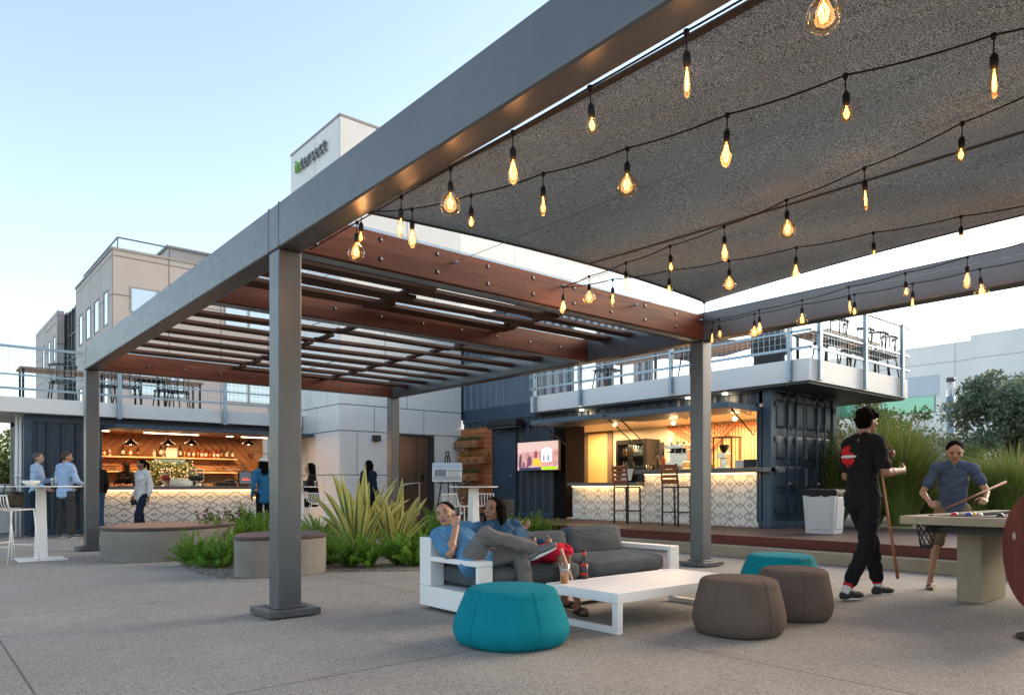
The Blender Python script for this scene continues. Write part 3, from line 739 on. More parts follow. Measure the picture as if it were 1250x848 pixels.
# ---------------------------------------------------------------- left balcony
q = B(); q.box(-7, XR, 12.52, 15.9, 2.62, 2.94); 
bal = tag(q.done('balcony', M['white_panel'], bevel=.006, loc=(XL, 12.52, 2.62)), 'long white balcony slab on top of the left container bar', 'balcony')
def railing(label, P, posts, z0, side, cap=True, h=1.06, drop=.36):
    """P: polyline of the rail line, posts: list of xy"""
    root = thing('balcony_railing', label, 'railing', (P[0][0], P[0][1], z0))
    for (x, y) in posts:
        q = B(); q.box(x-.045, x+.045, y-.03, y+.03, z0-drop, z0+h); q.box(x-.055, x+.055, y-.045, y-.032, z0-drop+.03, z0-drop+.13) if False else None
        q.done('post', M['galv'], root, .004)
    for zz, w_ in ((h-.02, .05), (h-.62+.02, .035), (.17, .045)):
        q = B()
        for a, c in zip(P[:-1], P[1:]): q.bar((*a, z0+zz), (*c, z0+zz), w_)
        q.done('rail', M['galv'], root)
    q = B()
    for a, c in zip(P[:-1], P[1:]):
        a, c = Vector((*a, 0)), Vector((*c, 0)); Ln = (c-a).length; n = int(Ln/.105)
        for k in range(n+1):
            p = a.lerp(c, k/n); q.bar(p+Vector((0,0,z0+.17)), p+Vector((0,0,z0+h+.02)), .0055)
        for k in range(9):
            zz = z0+.17+k*(h-.15)/8; q.bar(a+Vector((0,0,zz)), c+Vector((0,0,zz)), .0055)
    q.done('wire_mesh', M['galv'], root)
railing('grey wire mesh railing along the front of the left balcony', [(-7,12.49),(XR-.03,12.49)], [(AY(p,12.47)[0],12.47) for p in (-150,-20,111,146,274.5)]+[(5.5,12.47)], 2.94, 'y')
# balcony planter grasses and furniture
def patio_chair(label, loc, rz, first=[None]):
    if first[0] is None:
        root = thing('patio_chair', label, 'patio chair', (0,0,0), 0, 'dark patio chairs on the balconies')
        q = B(); q.box(-.24,.24,-.24,.24,.42,.46); q.done('seat', M['black'], root, .015)
        q = B()
        for k in range(5):
            a = R(-65+k*32.5); x, y = .25*math.sin(a), .25*math.cos(a)
            q.tube([(x,y,.46),(x*1.12,y*1.12,.80)], .012, 5)
        q.tube([(.285*math.sin(R(-65+k*16.25)), .285*math.cos(R(-65+k*16.25)), .80) for k in range(9)], .03, 6); q.done('backrest', M['black'], root)
        for a, c in ((-1,-1),(1,-1),(1,1),(-1,1)):
            q = B(); q.cyl((a*.2,c*.2,.42),(a*.25,c*.25,0),.017,.013,8); q.done('leg', M['black'], root)
        first[0] = root; n = 0
    else: n = 1
    o = place(first[0], n, loc, rz, label); return o
def patio_table(label, loc, rz, w=1.2, dd=.7, h=.74, group='long patio tables on the balconies'):
    root = thing('patio_table', label, 'patio table', loc, rz, group)
    q = B(); q.box(-w/2,w/2,-dd/2,dd/2,h-.045,h); q.done('tabletop', M['tan_wood'], root, .004, world=False)
    for a in (-1,1):
        for c in (-1,1):
            q = B(); q.bar((a*(w/2-.07),c*(dd/2-.07),0),(a*(w/2-.07),c*(dd/2-.07),h-.045),.045); q.done('leg', M['black'], root, world=False)
    return root
for n, (px, yy) in enumerate(((70,13.5),(160,13.4),(205,13.6))):
    patio_table('long wooden table on the left balcony, %s' % ('nearest the left edge' if n == 0 else 'just right of the far column' if n == 1 else 'rightmost of the three'), (AY(px,yy)[0], yy, 2.942), 0, 1.5)
for n, (px, yy, rz, wh) in enumerate(((76,13.1,PI,'front side of the left table'),(125,13.15,PI,'front side, just right of the far column'),(155,13.0,PI,'front side of the middle table'),(203,13.1,PI,'front side of the right table'),(218,13.2,PI-.4,'right end of the right table'))):
    patio_chair('dark chair on the left balcony, '+wh, (AY(px,yy)[0], yy, 2.942), rz)
# two galvanised pipes by the container end
q = B(); q.box(XL-.35, XL-.02, FY+.1, FY+2.4, .0, .01)
for k, px in enumerate((20, 25)):
    x, d = AY(px, FY+.05); q = B(); q.tube([(x, FY+.05, 0), (x, FY+.05, 2.6)], .032, 10); q.tube([(x, FY+.05, 1.25),(x, FY+.05, 1.31)], .042, 10)
    tag(q.done('drain_pipe', M['white'], loc=(x, FY+.05, 0)), 'vertical pale pipe beside the container, %s of the pair' % ('left' if k == 0 else 'right'), 'pipe', 'pale pipes beside the left container')
q = B(); q.box(-9, AY(13,14.6)[0], 14.6, 14.75, 0, 1.12); tag(q.done('low_wall', M['white_panel'], loc=(-9, 14.6, 0)), 'low pale grey wall at the far left edge behind the bar stool', 'low wall')
# ================================================================ lift tower
TY = 10.42; TX0 = AY(415, TY)[0]; TX1 = 9.42
TB = AX(355, TX0)[0]; TZ = ZZ(141, AY(415, TY)[1])
tw = thing('lift_tower', 'white panelled lift tower with green and grey lettering near its top', 'tower', ((TX0+TX1)/2, (TY+TB)/2, 0))
dx0, dx1 = AY(488, TY)[0], AY(526, TY)[0]; dz1 = ZZ(532, AY(507, TY)[1])
q = B(); q.box(TX0+.02, dx0-.04, TY+.03, TB-.03, 0, TZ-.02); q.box(dx1+.1, TX1, TY+.03, TB-.03, 0, TZ-.02); q.box(dx0-.04, dx1+.1, TY+.03, TB-.03, dz1+.05, TZ-.02)
q.box(dx0-.04, dx1+.1, TY+.30, TB-.03, 0, dz1+.05)
q.done('core', M['steel_dark'], tw)
zs = [0, ZZ(579, 17.6), ZZ(524.5, 17.6), ZZ(492, 17.6), 4.15, 5.25, 6.35, 7.45, 8.6, TZ]
q = B(); rt = random.Random(5); g_ = .010
xb = lambda p: AY(p, TY)[0]
rows = [[], [xb(436)], [xb(457), xb(517.5)], [xb(497)], [xb(470)], [xb(497), xb(530)], [xb(450)], [xb(497)], [xb(460), xb(520)]]
for i in range(len(zs)-1):
    za, zb = zs[i]+g_, zs[i+1]-g_
    xs = [TX0]+rows[i]+[TX1]
    for a, c in zip(xs[:-1], xs[1:]):
        segs = [(a+g_, c-g_)]
        if za < dz1:                       # cut the door
            o_ = []
            for s0, s1 in segs:
                if s0 < dx0-.05: o_.append((s0, min(s1, dx0-.05)))
                if s1 > dx1+.11: o_.append((max(s0, dx1+.11), s1))
            segs = o_
            zt = zb
        for s0, s1 in segs:
            q.box(s0, s1, TY, TY+.035, za, zb)
        if za < dz1 < zb and a < dx1 and c > dx0: q.box(max(a, dx0-.05)+g_, min(c, dx1+.11)-g_, TY, TY+.035, dz1+.06, zb)
    ys = [TY, TY+[.9,1.9,1.3,.7,2.0,1.1,1.7,.9,1.4][i], TB]
    for a, c in zip(ys[:-1], ys[1:]): q.box(TX0, TX0+.035, a+(g_ if a > TY else .036), c-g_, za, zb)
    q.box(TX1-.035, TX1, TY+.037, TB-g_, za, zb) if za > 5 else None
q.done('wall_panels', M['white_panel'], tw)
q = B(); q.box(TX0-.01, TX1+.01, TY-.01, TB+.01, TZ+.001, TZ+.06); q.done('roof_edge', M['roofgrey'], tw)
dr = B(); m_ = dx0+(dx1-dx0)*.62
dr.box(dx0, m_-.004, TY+.12, TY+.16, .31, dz1); dr.box(m_+.004, dx1, TY+.10, TY+.14, .31, dz1)
do = dr.done('lift_door', M['bronze'], tw, .003)
q = B(); q.box(dx0-.04, dx0, TY-.012, TY+.2, .31, dz1+.05); q.box(dx1, dx1+.1, TY-.012, TY+.2, .31, dz1+.05); q.box(dx0, dx1, TY-.012, TY+.2, dz1, dz1+.05); q.done('door_frame', M['steel_dark'], tw)
q = B(); q.box(m_+.13, m_+.2, TY+.085, TY+.099, 1.2, 1.38); q.done('call_panel', M['black'], do)
x, d = AY(458, TY); q = B(); q.box(x-.09, x+.09, TY-.14, TY-.001, 2.2, 2.35); tag(q.done('wall_lamp', M['black'], loc=(x, TY-.1, 2.2), bevel=.004), 'small black wall lamp on the white lift tower', 'wall lamp')
# lettering on the side face (reads towards -X)
def text_mesh(s, size, ext, spacing=1.0, offset=0):
    cu = bpy.data.curves.new('t', 'FONT'); cu.body = s; cu.size = size; cu.extrude = ext; cu.space_character = spacing; cu.offset = offset; cu.resolution_u = 4
    o = bpy.data.objects.new('t', cu); COL.objects.link(o); bpy.context.view_layer.update()
    me = bpy.data.meshes.new_from_object(o.evaluated_get(bpy.context.evaluated_depsgraph_get())); wd = max(v.co.x for v in me.vertices)
    bpy.data.objects.remove(o); return me, wd
ya, da = AX(363, TX0); yb_, db = AX(401, TX0)
za = ZZ(213, da)
full, fw_ = text_mesh('intersect', 1, .03, 1.06, .004); sz = (ya-yb_)/fw_
bpy.data.meshes.remove(full)
mL = Matrix.Translation(Vector((TX0-.06, ya, za))) @ Matrix(((0,0,-1,0),(-1,0,0,0),(0,1,0,0),(0,0,0,1)))
M['sign_green'] = pm('sign_green', (.16,.42,.03), .4); M['sign_grey'] = pm('sign_grey', (.20,.20,.20), .4)
off = 0
for part, mt, nm_ in (('in', 'sign_green', 'green_lettering'), ('tersect', 'sign_grey', 'grey_lettering')):
    me, wd = text_mesh(part, sz, .03, 1.06, .004*sz); me.transform(Matrix.Translation((off, 0, 0))); me.transform(mL)
    me.materials.clear(); me.materials.append(M[mt]); o = link(nm_, me, tw); off += wd+.035*sz
# white handrail by the steps and pale screen wall
q = B(); a = AX(489, 8.0); 
p0, p1, p2 = Vector((7.36, AX(488,7.36)[0], .31)), Vector((7.36, AX(495,7.36)[0], 1.12)), Vector((7.9, AX(512,7.9)[0], 1.16))
q.tube([p0+Vector((0,0,0)), Vector((p0.x,p0.y,1.02)), p1, p2, Vector((p2.x,p2.y,.31))], .02, 8)
tag(q.done('handrail', M['white'], loc=tuple(p0)), 'bent white tubular handrail in front of the lift door', 'handrail')
# ================================================================ deck
DZ = .31
q = B(); q.box(7.36, 11.3, -11, TY-.02, .17, DZ); q.box(7.36, 9.4, TY-.02, TY, .17, DZ)
dk = tag(q.done('deck', [M['deckwood']], loc=(7.36,0,.17)), 'raised dark timber deck with a red brown fascia board before the right hand bar', 'deck', kind='structure')
q = B(); q.box(7.335, 7.358, -11, TY-.3, .175, DZ-.004); q.done('deck_fascia', M['deckred'], dk)
q = B()
y = -11
while y < TY-.1: q.box(7.37, 11.28, y, y+.006, DZ, DZ+.0015); y += .14
q.done('board_gap', M['black'], dk)
q = B(); q.box(7.10, 7.335, -11, TY-.3, 0, .168); tag(q.done('concrete_kerb', M['concrete_tan'], bevel=.01, loc=(7.1,0,0)), 'low tan concrete kerb step below the timber deck', 'kerb', kind='structure')
# ================================================================ right bar building (long side faces -X, doors face -Y)
FX = 9.5
CY0 = AX(943, FX)[0]                                # door end
by0 = AX(925.5, FX)[0]; by1 = AX(692, FX)[0]         # serving opening
rb_ = thing('bar_building', 'navy shipping container bar on the right with steel end doors and lit serving hatch', 'bar building', (FX, CY0, DZ))
CT = DZ+2.59
q = B()
corrug(q, 'x', FX, by1+.42, TY-.06, DZ+.12, CT-.12); corrug(q, 'x', FX, by0-.02, by1+.42, 2.50, CT-.12)
corrug(q, 'x', FX+2.42, CY0+.1, TY, DZ+.1, CT-.1, out=1)
q.done('corrugated_wall', M['navy'], rb_)
q = B(); q.box(FX-.05, FX+.11, CY0, CY0+.17, DZ, CT); q.box(FX-.048, FX+.1, CY0+.17, TY-.02, CT-.12, CT); q.box(FX-.045, FX+.1, by1+.42, TY-.02, DZ, DZ+.12)
q.box(FX-.045, FX+.06, by0-.09, by0-.03, DZ, 2.5)
q.box(FX+2.27, FX+2.43, CY0, CY0+.17, DZ, CT); q.box(FX+.11, FX+2.27, CY0, CY0+.12, CT-.13, CT); q.box(FX+.11, FX+2.27, CY0, CY0+.12, DZ, DZ+.13)
for xx in (FX-.055, FX+2.26):
    for zz in (DZ+.002, CT-.125): q.box(xx, xx+.18, CY0-.012, CY0+.18, zz, zz+.12)
q.box(FX-.06, FX-.03, by0-.032, by0-.0, DZ+.1, 2.45)
q.done('frame', M['navy_frame'], rb_, .008)
q = B(); q.box(FX-.02, FX+.06, by1+.03, by1+.42, DZ, 2.5); q.box(FX+.06, FX+.62, by1+.03, by1+.09, DZ, 2.5); q.done('jamb_panel', pm('dark_brown_panel', (.010,.008,.007), .8, spec=.1), rb_)
# end doors: two leaves, each with recessed panels, two lock rods and handles
for lf in range(2):
    xa = FX+.12+lf*1.085; xb_ = xa+1.06
    q = B(); yb = CY0+.05
    q.box(xa, xb_, yb+.0, yb+.05, DZ+.14, CT-.14)
    zz = [DZ+.16, DZ+.66, DZ+1.18, DZ+1.75, CT-.2]
    for k in range(4):
        z0_, z1_ = zz[k]+.06, zz[k+1]-.06
        for (c0, c1) in ((xa+.05, xa+.36), (xa+.40, xa+.66), (xa+.70, xb_-.05)):
            q.add([(c0,yb,z0_),(c1,yb,z0_),(c1-.03,yb+.0-.035,z0_+.05),(c0+.03,yb-.035,z0_+.05),(c0,yb,z1_),(c1,yb,z1_),(c1-.03,yb-.035,z1_-.05),(c0+.03,yb-.035,z1_-.05)],
                  [(0,1,2,3),(3,2,6,7),(7,6,5,4),(0,3,7,4),(1,5,6,2)])
    lo = q.done('door_leaf', M['navy'], rb_, .004)
    for r_ in (.38, .68):
        q = B(); q.tube([(xa+r_, yb-.07, DZ+.10), (xa+r_, yb-.07, CT-.08)], .017, 8)
        for z_ in (DZ+.14, DZ+.75, DZ+1.6, CT-.16): q.box(xa+r_-.04, xa+r_+.04, yb-.075, yb-.002, z_-.03, z_+.03)
        q.done('lock_rod', M['navy_frame'], lo)
        q = B(); q.bar((xa+r_+.02, yb-.095, DZ+.80), (xa+r_+(.26 if r_ < .5 else -.24), yb-.095, DZ+.775), .03, .014); q.box(xa+r_-.03, xa+r_+.03, yb-.1, yb-.075, DZ+.76, DZ+.84)
        q.done('lock_handle', M['chrome'], lo)
    for z_ in (DZ+.3, DZ+1.0, DZ+1.6, CT-.35): q = B(); q.box(xa-.055 if lf == 0 else xb_-.02, xa+.02 if lf == 0 else xb_+.055, CY0-.02, CY0+.045, z_-.05, z_+.05); q.done('hinge', M['black'], lo)
# interior
bx = FX+2.3
q = B(); q.box(FX+.02, bx+.05, CY0+.2, TY-.3, DZ+.002, DZ+.03); q.box(FX+.0, bx+.05, CY0+.2, TY-.3, 2.52, 2.56); q.box(bx, bx+.05, CY0+.2, TY-.1, DZ, 2.52); q.box(FX+.1, bx, CY0+.2, CY0+.25, DZ, 2.52)
q.done('interior_lining', pm('cream_lining', (.60,.50,.36), .6, 0, .04), rb_)
bY = lambda px: AX(px, bx-.05)[0]
bD = lambda px: AX(px, bx-.05)[1]
# slat wall: vertical pine with a chevron of diagonal boards
ya_, yc_ = CY0+.27, bY(816)
q = B(); y = ya_
while y < bY(822): q.box(bx-.035, bx-.004, y, y+.052, DZ+.9, 2.5); y += .078
q.done('pine_slat', M['pale_wood'], rb_)
def diag(y0, z0, y1, z1, n, step, mt):
    q = B()
    for k in range(n):
        q.bar((bx-.055-.0005*k, y0+step*k, z0), (bx-.055-.0005*k, y1+step*k, z1), .03, .055)
    q.done('diagonal_slat', M[mt], rb_)
zY = lambda py, px: min(2.5, ZZ(py, bD(px)))
vA, vB, vC, vD = Vector((bx-.06, bY(816), 2.49)), Vector((bx-.06, bY(866), zY(549, 866))), Vector((bx-.06, bY(899), 2.47)), Vector((bx-.06, CY0+.30, zY(548, 922)))
for k in range(8):
    f_ = (k+.5)/8; q = B(); q.bar(vA.lerp(vC, f_), vB.lerp(vC, f_), .03, .055); q.done('diagonal_slat', M['orange_wood'], rb_)
q = B(); off_ = Vector((-.03,0,0)); q.bar(vA+off_*.8, vB+off_*.8, .028, .075); q.bar(vB+off_*.9, vC+off_*.9, .028, .075); q.bar(vC+off_, vD+off_, .028, .075); q.done('chevron_trim', M['orange_wood'], rb_)
for k in range(7):
    f_ = (k+.5)/7; a_ = vC.lerp(vD, f_); q = B(); q.bar(a_, Vector((a_.x, CY0+.27, a_.z)), .03, .05)
    if a_.y-(CY0+.27) > .06: q.done('horizontal_slat', M['orange_wood'], rb_)
# white tiled part and yellow door, vertical trims
q = B(); q.box(bx-.02, bx-.002, bY(822), bY(813), DZ+.5, 2.5); z = DZ+.5
q.done('white_tile_panel', panelmat('small_white_tile', (.68,.62,.5), .3, .1, jw=.003, dark=.75), rb_)
q = B(); q.box(bx-.03, bx-.003, bY(741), bY(717.5), DZ+.03, ZZ(529, bD(730))); q.done('yellow_door', pm('yellow_door_paint', (.62,.42,.17), .5, 0, .03), rb_)
q = B()
for a, c in ((717.5,711.5),(747,741.2)): q.box(bx-.05, bx-.002, bY(c if c < a else a), bY(a if c < a else c), DZ+.03, ZZ(524, bD(730))) if False else q.box(bx-.05, bx-.002, min(bY(a),bY(c)), max(bY(a),bY(c)), DZ+.03, ZZ(523, bD(730)))
q.box(bx-.05, bx-.002, bY(741), bY(717.5), ZZ(528.8, bD(730)), ZZ(523, bD(730))); q.done('door_frame', pm('brown_frame', (.14,.10,.07), .6), rb_)
# fridge
fr = thing('drinks_fridge', 'black double door drinks fridge with lit bottles behind the right bar', 'fridge', (bx-.35, bY(770), DZ))
fa, fb = AX(788, bx-.6)[0], AX(751, bx-.6)[0]; fz = ZZ(536, AX(770, bx-.6)[1]); fm_ = (fa+fb)/2
q = B(); q.box(bx-.56, bx-.06, fa+.03, fb-.03, DZ+.03, DZ+.1); q.box(bx-.1, bx-.06, fa, fb, DZ+.1, fz); q.box(bx-.56, bx-.1, fa, fa+.04, DZ+.1, fz); q.box(bx-.56, bx-.1, fb-.04, fb, DZ+.1, fz); q.box(bx-.56, bx-.1, fa+.04, fb-.04, fz-.1, fz)
q.done('cabinet', M['black'], fr)
for a, c in ((fa+.02, fm_-.01), (fm_+.01, fb-.02)):
    q = B(); q.box(bx-.60, bx-.565, a, a+.06, DZ+.12, fz-.03); q.box(bx-.60, bx-.565, c-.06, c, DZ+.12, fz-.03); q.box(bx-.60, bx-.565, a+.06, c-.06, fz-.12, fz-.03); q.box(bx-.60, bx-.565, a+.06, c-.06, DZ+.12, DZ+.2)
    dd_ = q.done('fridge_door', M['black'], fr); q = B(); q.box(bx-.585, bx-.58, a+.06, c-.06, DZ+.2, fz-.12); q.done('pane', M['clearglass'], dd_)
for k in range(4):
    z = DZ+.35+k*.38; q = B(); q.box(bx-.5, bx-.12, fa+.05, fb-.05, z, z+.015); q.done('shelf', M['chrome'], fr)
    q = B()
    for j in range(10):
        yy = fa+.12+j*(fb-fa-.24)/9; q.lathe([(.03,0),(.032,.13),(.012,.19),(.012,.24)], (bx-.42, yy, z+.016), 8, mi=(j//5+k) % 3)
    tag(q.done('bottle_row', [M['bot_clear'], M['bot_amber'], M['bot_dark']], fr), kind=None)
lamp('fridge_light', (bx-.3, fm_, fz-.14), 5, (1,.85,.6), 'AREA', .8, sy=.2)
# counters: high and low
hY = AX(787, FX-.05)[0]
q = B(); q.box(FX-.05, FX, by0-.02, hY, DZ+.01, 1.30); q.box(FX-.05, FX, hY+.003, AX(700,FX-.05)[0], DZ+.01, 1.06)
q.box(FX-.05, FX+.5, AX(700,FX-.05)[0], AX(700,FX-.05)[0]+.03, DZ+.01, 1.06)
q.done('tile_front', M['tile_x'], rb_)
q = B(); q.box(FX-.30, FX+.45, CY0+.0, AX(774, FX-.3)[0], 1.315, 1.40); q.box(FX-.3, FX+.45, hY+.02, AX(692, FX-.3)[0]+.0, 1.075, 1.15); q.done('countertop', M['counter'], rb_, .006)
q = B(); q.box(FX-.052, FX+.4, hY-.006, hY-.0, 1.08, 1.31); q.done('edge_trim', M['white'], rb_)
q = B(); q.box(FX-.10, FX-.08, by0, hY-.03, 1.29, 1.312); q.box(FX-.10, FX-.08, hY+.05, AX(700,FX-.05)[0], 1.05, 1.072); q.done('light_strip', M['led'], rb_)
for y_, z_, l_, e_ in (((by0+hY)/2, 1.28, hY-by0, 2.2), ((hY+6)/2, 1.04, 1.7, 1.5)):
    lamp('counter_glow', (FX-.17, y_, z_), e_, (1,.60,.25), 'AREA', .03, rot=(0,R(-18),0), sy=l_)
# awnings (hinged up) with gas struts
for (pa, pb, zo) in ((739.5, 888, 2.415), (647, 736, 2.44)):
    oY0, oY1 = AX(pb, 8.42)[0], AX(pa, 8.42)[0]
    q = B(); q.prism([(8.42, oY0), (8.42, oY1), (FX-.06, oY1), (FX-.06, oY0)], zo, zo+.10)
    o = q.done('awning', M['navy_light'], rb_, .006)
    for yy in (oY0+.12, oY1-.12): q = B(); q.tube([(8.75, yy, zo-.01), (FX-.07, yy, zo-.42)], .013, 6); q.sphere((8.75,yy,zo-.015), .025, 8); q.done('strut', M['black'], o)
# lamps inside
for k, px in enumerate((750.5, 822, 897)):
    Y_, d = AX(px, FX+.35); z = ZZ(518 if k == 0 else 516 if k == 1 else 511, d)
    root = thing('gooseneck_lamp', ('round lamp glowing at the left end of the right bar hatch','round lamp glowing just left of the right column','round lamp glowing right of the column below the hatch awning')[k], 'lamp', (FX+.35, Y_, z), 0, 'globe lamps inside the right bar hatch')
    q = B(); q.sphere((FX+.35, Y_, z), .045, 12); q.done('globe', M['lampglobe'], root)
    q = B(); q.tube([(FX+.35, Y_-.04, z+.05), (FX+.37, Y_-.15, z+.12), (FX+.4, Y_-.3, z+.06), (FX+.4, Y_-.34, 2.51)], .012, 6); q.done('arm', M['black'], root)
    lamp('globe_light', (FX+.35, Y_, z), 13, (1,.66,.34), size=.07)
for yy in (2.4, 4.6, 7.0): lamp('ceiling_light', (bx-.7, yy, 2.48), 44, (1,.64,.33), 'AREA', .5, sy=1.6)  # the last area light is added to brighten the yellow door, no fixture
for px in (710, 840, 885):
    Y_, d = AX(px, FX-.14); q = B(); q.cyl((FX-.14, Y_, 2.795), (FX-.14, Y_, 2.775), .05, n=14); tag(q.done('soffit_light', M['tubelight'], loc=(FX-.14, Y_, 2.795)), 'small round light under the right balcony, %s' % {710:'far left one',840:'just left of the column',885:'right of the column'}[px], 'downlight', 'round lights under the right balcony') if px != 0 else 0
    lamp('soffit_glow', (FX-.16, Y_, 2.70), 2, (1,.7,.35), size=.05)
# ---- things on the right bar
CH = 1.402
def onbar(px, X=FX+.1): Y_, d = AX(px, X); return (X, Y_, CH)
# espresso machine
p = onbar(838, FX+.2); root = thing('espresso_machine', 'chrome espresso machine partly hidden by the right column', 'espresso machine', p)
q = B(); q.box(p[0]-.2, p[0]+.22, p[1]-.05, p[1]+.38, CH+.05, CH+.16); q.box(p[0]-.05, p[0]+.22, p[1]-.05, p[1]+.38, CH+.16, CH+.42); q.box(p[0]-.2, p[0]+.22, p[1]-.05, p[1]+.38, CH+.42, CH+.5)
for a in (-.16,.18):
    for c in (0,.33): q.cyl((p[0]+a,p[1]+c,CH),(p[0]+a,p[1]+c,CH+.05),.02,n=8)
q.done('body', M['chrome'], root, .01)
for c in (.07,.25):
    q = B(); q.cyl((p[0]-.12,p[1]+c,CH+.42),(p[0]-.12,p[1]+c,CH+.34),.035,n=12); q.tube([(p[0]-.14,p[1]+c,CH+.36),(p[0]-.3,p[1]+c,CH+.34)],.014,8); q.done('group_head', M['black'], root)
q = B()
for k in range(5): q.lathe([(.025,0),(.033,.06),(.03,.062)], (p[0]+(.05 if k % 2 else -.06), p[1]+.02+k*.075, CH+.502), 10)
q.done('cup_rack', M['white'], root)
p = onbar(884, FX+.22); root = thing('coffee_grinder', 'coffee grinder with a dark bean hopper on the right bar', 'coffee grinder', p)
q = B(); q.box(p[0]-.1,p[0]+.1,p[1]-.08,p[1]+.08,CH,CH+.04); q.box(p[0]-.02,p[0]+.1,p[1]-.07,p[1]+.07,CH+.04,CH+.2); q.box(p[0]-.1,p[0]+.1,p[1]-.08,p[1]+.08,CH+.2,CH+.3); q.done('body', M['chrome'], root, .008)
q = B(); q.lathe([(.035,.3),(.10,.43),(.10,.46),(.02,.465)],(p[0],p[1],CH),16); q.done('hopper', M['bot_dark'], root)
p = onbar(887, FX+.35); q = B()
for a, c in ((-.15,-.2),(.15,-.2),(-.15,.2),(.15,.2)): q.bar((p[0]+a,p[1]+c,CH),(p[0]+a,p[1]+c,CH+.62),.02)
q.box(p[0]-.17,p[0]+.17,p[1]-.22,p[1]+.22,CH+.6,CH+.62); tag(q.done('wire_shelf', M['black'], loc=p), 'thin black shelf frame around the coffee grinder', 'shelf frame')
p = onbar(906, FX+.15); q = B(); q.box(p[0]-.08,p[0]+.08,p[1]-.11,p[1]+.11,CH,CH+.15); tag(q.done('napkin_box', M['paper'], bevel=.01, loc=p), 'cream box standing right of the coffee grinder', 'box')
p = onbar(918, FX+.15); q = B(); q.box(p[0]-.1,p[0]+.1,p[1]-.12,p[1]+.12,CH,CH+.16); tag(q.done('speaker_box', M['black'], bevel=.012, loc=p), 'black box at the right end of the right bar', 'black box')
p = onbar(870, FX+.15); q = B(); q.lathe([(.04,0),(.045,.08),(.03,.10)],p,10,sx=1); tag(q.done('fruit_bowl', pm('yellow_fruit',(.75,.45,.03),.5), loc=p), 'small yellow item just right of the column on the right bar', 'fruit')
p = onbar(809.5, FX+.2); root = thing('liquor_bottle', 'tall orange red bottle on the right bar left of the column', 'bottle', p)
q = B(); q.lathe([(.05,0),(.055,.02),(.055,.2),(.02,.27),(.018,.3)], n=14); q.done('glass_body', pm('orange_glass', (.75,.12,.03), .15), root, world=False)
q = B(); q.lathe([(.02,.3),(.022,.36),(.008,.42),(.004,.44)], n=10); q.done('pourer', M['black'], root, world=False)
p = onbar(803, FX+.3); root = thing('drink_tap', 'slim black beer tap beside the orange bottle', 'beer tap', p)
q = B(); q.tube([(0,0,0),(0,0,.3)],.022,10); q.tube([(0,0,.3),(-.12,0,.3),(-.12,0,.24)],.014,8); q.done('tap_column', M['black'], root, world=False); q = B(); q.cyl((-.06,0,.31),(-.06,0,.45),.012,.02,8); q.done('tap_handle', M['black'], root, world=False)
k = 0
for px in (787, 790.5, 794, 798, 817, 819.5, 822.5, 826, 829, 832):
    p = onbar(px, FX+.02+.1*(k % 2)); q = B(); h = (.08,.11,.07,.12)[k % 4]
    q.lathe([(.024,0),(.030,h),(.027,h+.002),(.023,.01)], p, 10)
    side = 'between the bar step and the orange bottle' if px < 805 else 'between the orange bottle and the column'
    tag(q.done('drinking_glass', M['clearglass'] if k % 3 else M['bot_dark'], loc=p), ('small clear glass ' if k % 3 else 'small dark tumbler ')+side+' on the right bar', 'glass', ('clear' if k % 3 else 'dark')+' glasses on the right bar '+side); k += 1
p = (FX+.0, AX(765.5, FX)[0], 1.152); root = thing('tablet_stand', 'pale tilted screen on the low part of the right bar', 'tablet', p)
q = B(); q.obox((0,0,.16), .012, .14, .13, Matrix.Rotation(R(18),3,'Y')); q.done('screen', M['paper'], root, world=False); q = B(); q.box(-.06,.08,-.06,.06,0,.03); q.box(.02,.04,-.02,.02,.03,.15); q.done('stand', M['black'], root, world=False)
p = (FX+.25, AX(781, FX+.25)[0], 1.152); q = B(); q.box(p[0]-.15,p[0]+.15,p[1]-.25,p[1]+.22,1.152,1.36); q.box(p[0]-.1,p[0]-.07,p[1]-.2,p[1]+.25,1.36,1.50); tag(q.done('register', M['black'], bevel=.01, loc=p), 'black cash register where the right bar steps down', 'cash register')
p = (bx-.08, bY(806), ZZ(547, bD(806))); q = B(); q.box(bx-.09,bx-.03,p[1]-.11,p[1]+.07,p[2]-.22,p[2]+.14); q.box(bx-.1,bx-.09,p[1]-.08,p[1]+.04,p[2]-.03,p[2]+.08,0); tag(q.done('wall_phone', M['steel_dark'], bevel=.01, loc=p), 'dark wall dispenser on the beige back wall beside the fridge', 'dispenser')
# bar stools
def bar_stool(label, loc, rz, first=[None]):
    if first[0] is None:
        r = thing('bar_stool', label, 'bar stool', (0,0,0), 0, 'black framed bar stools at the right bar')
        q = B(); q.box(-.19,.19,-.19,.19,.72,.75)
        q.done('seat', M['black'], r, .004)
        for k, (z0_, z1_) in enumerate(((.80,.88),(.91,.97),(1.0,1.06),(1.08,1.155))):
            q = B(); t = (z0_-.75)*.14; q.obox((-.205-t,0,(z0_+z1_)/2), .009, .185, (z1_-z0_)/2, Matrix.Rotation(R(-8),3,'Y')); q.done('back_slat', M['chairwood'], r, .003)
        for a in (-1,1):
            q = B(); q.bar((-.19,a*.18,0),(-.19,a*.18,.75),.025); q.bar((-.19,a*.18,.75),(-.25,a*.18,1.17),.025); q.done('leg', M['black'], r)
            q = B(); q.bar((.19,a*.18,0),(.17,a*.18,.72),.025); q.done('leg', M['black'], r)
            q = B(); q.bar((-.19,a*.18,.26),(.185,a*.18,.26),.02); q.done('stretcher', M['black'], r)
        q = B(); q.bar((.185,-.18,.26),(.185,.18,.26),.02); q.done('foot_rest', M['black'], r)
        first[0] = r; n = 0
    else: n = 1
    return place(first[0], n, loc, rz, label)
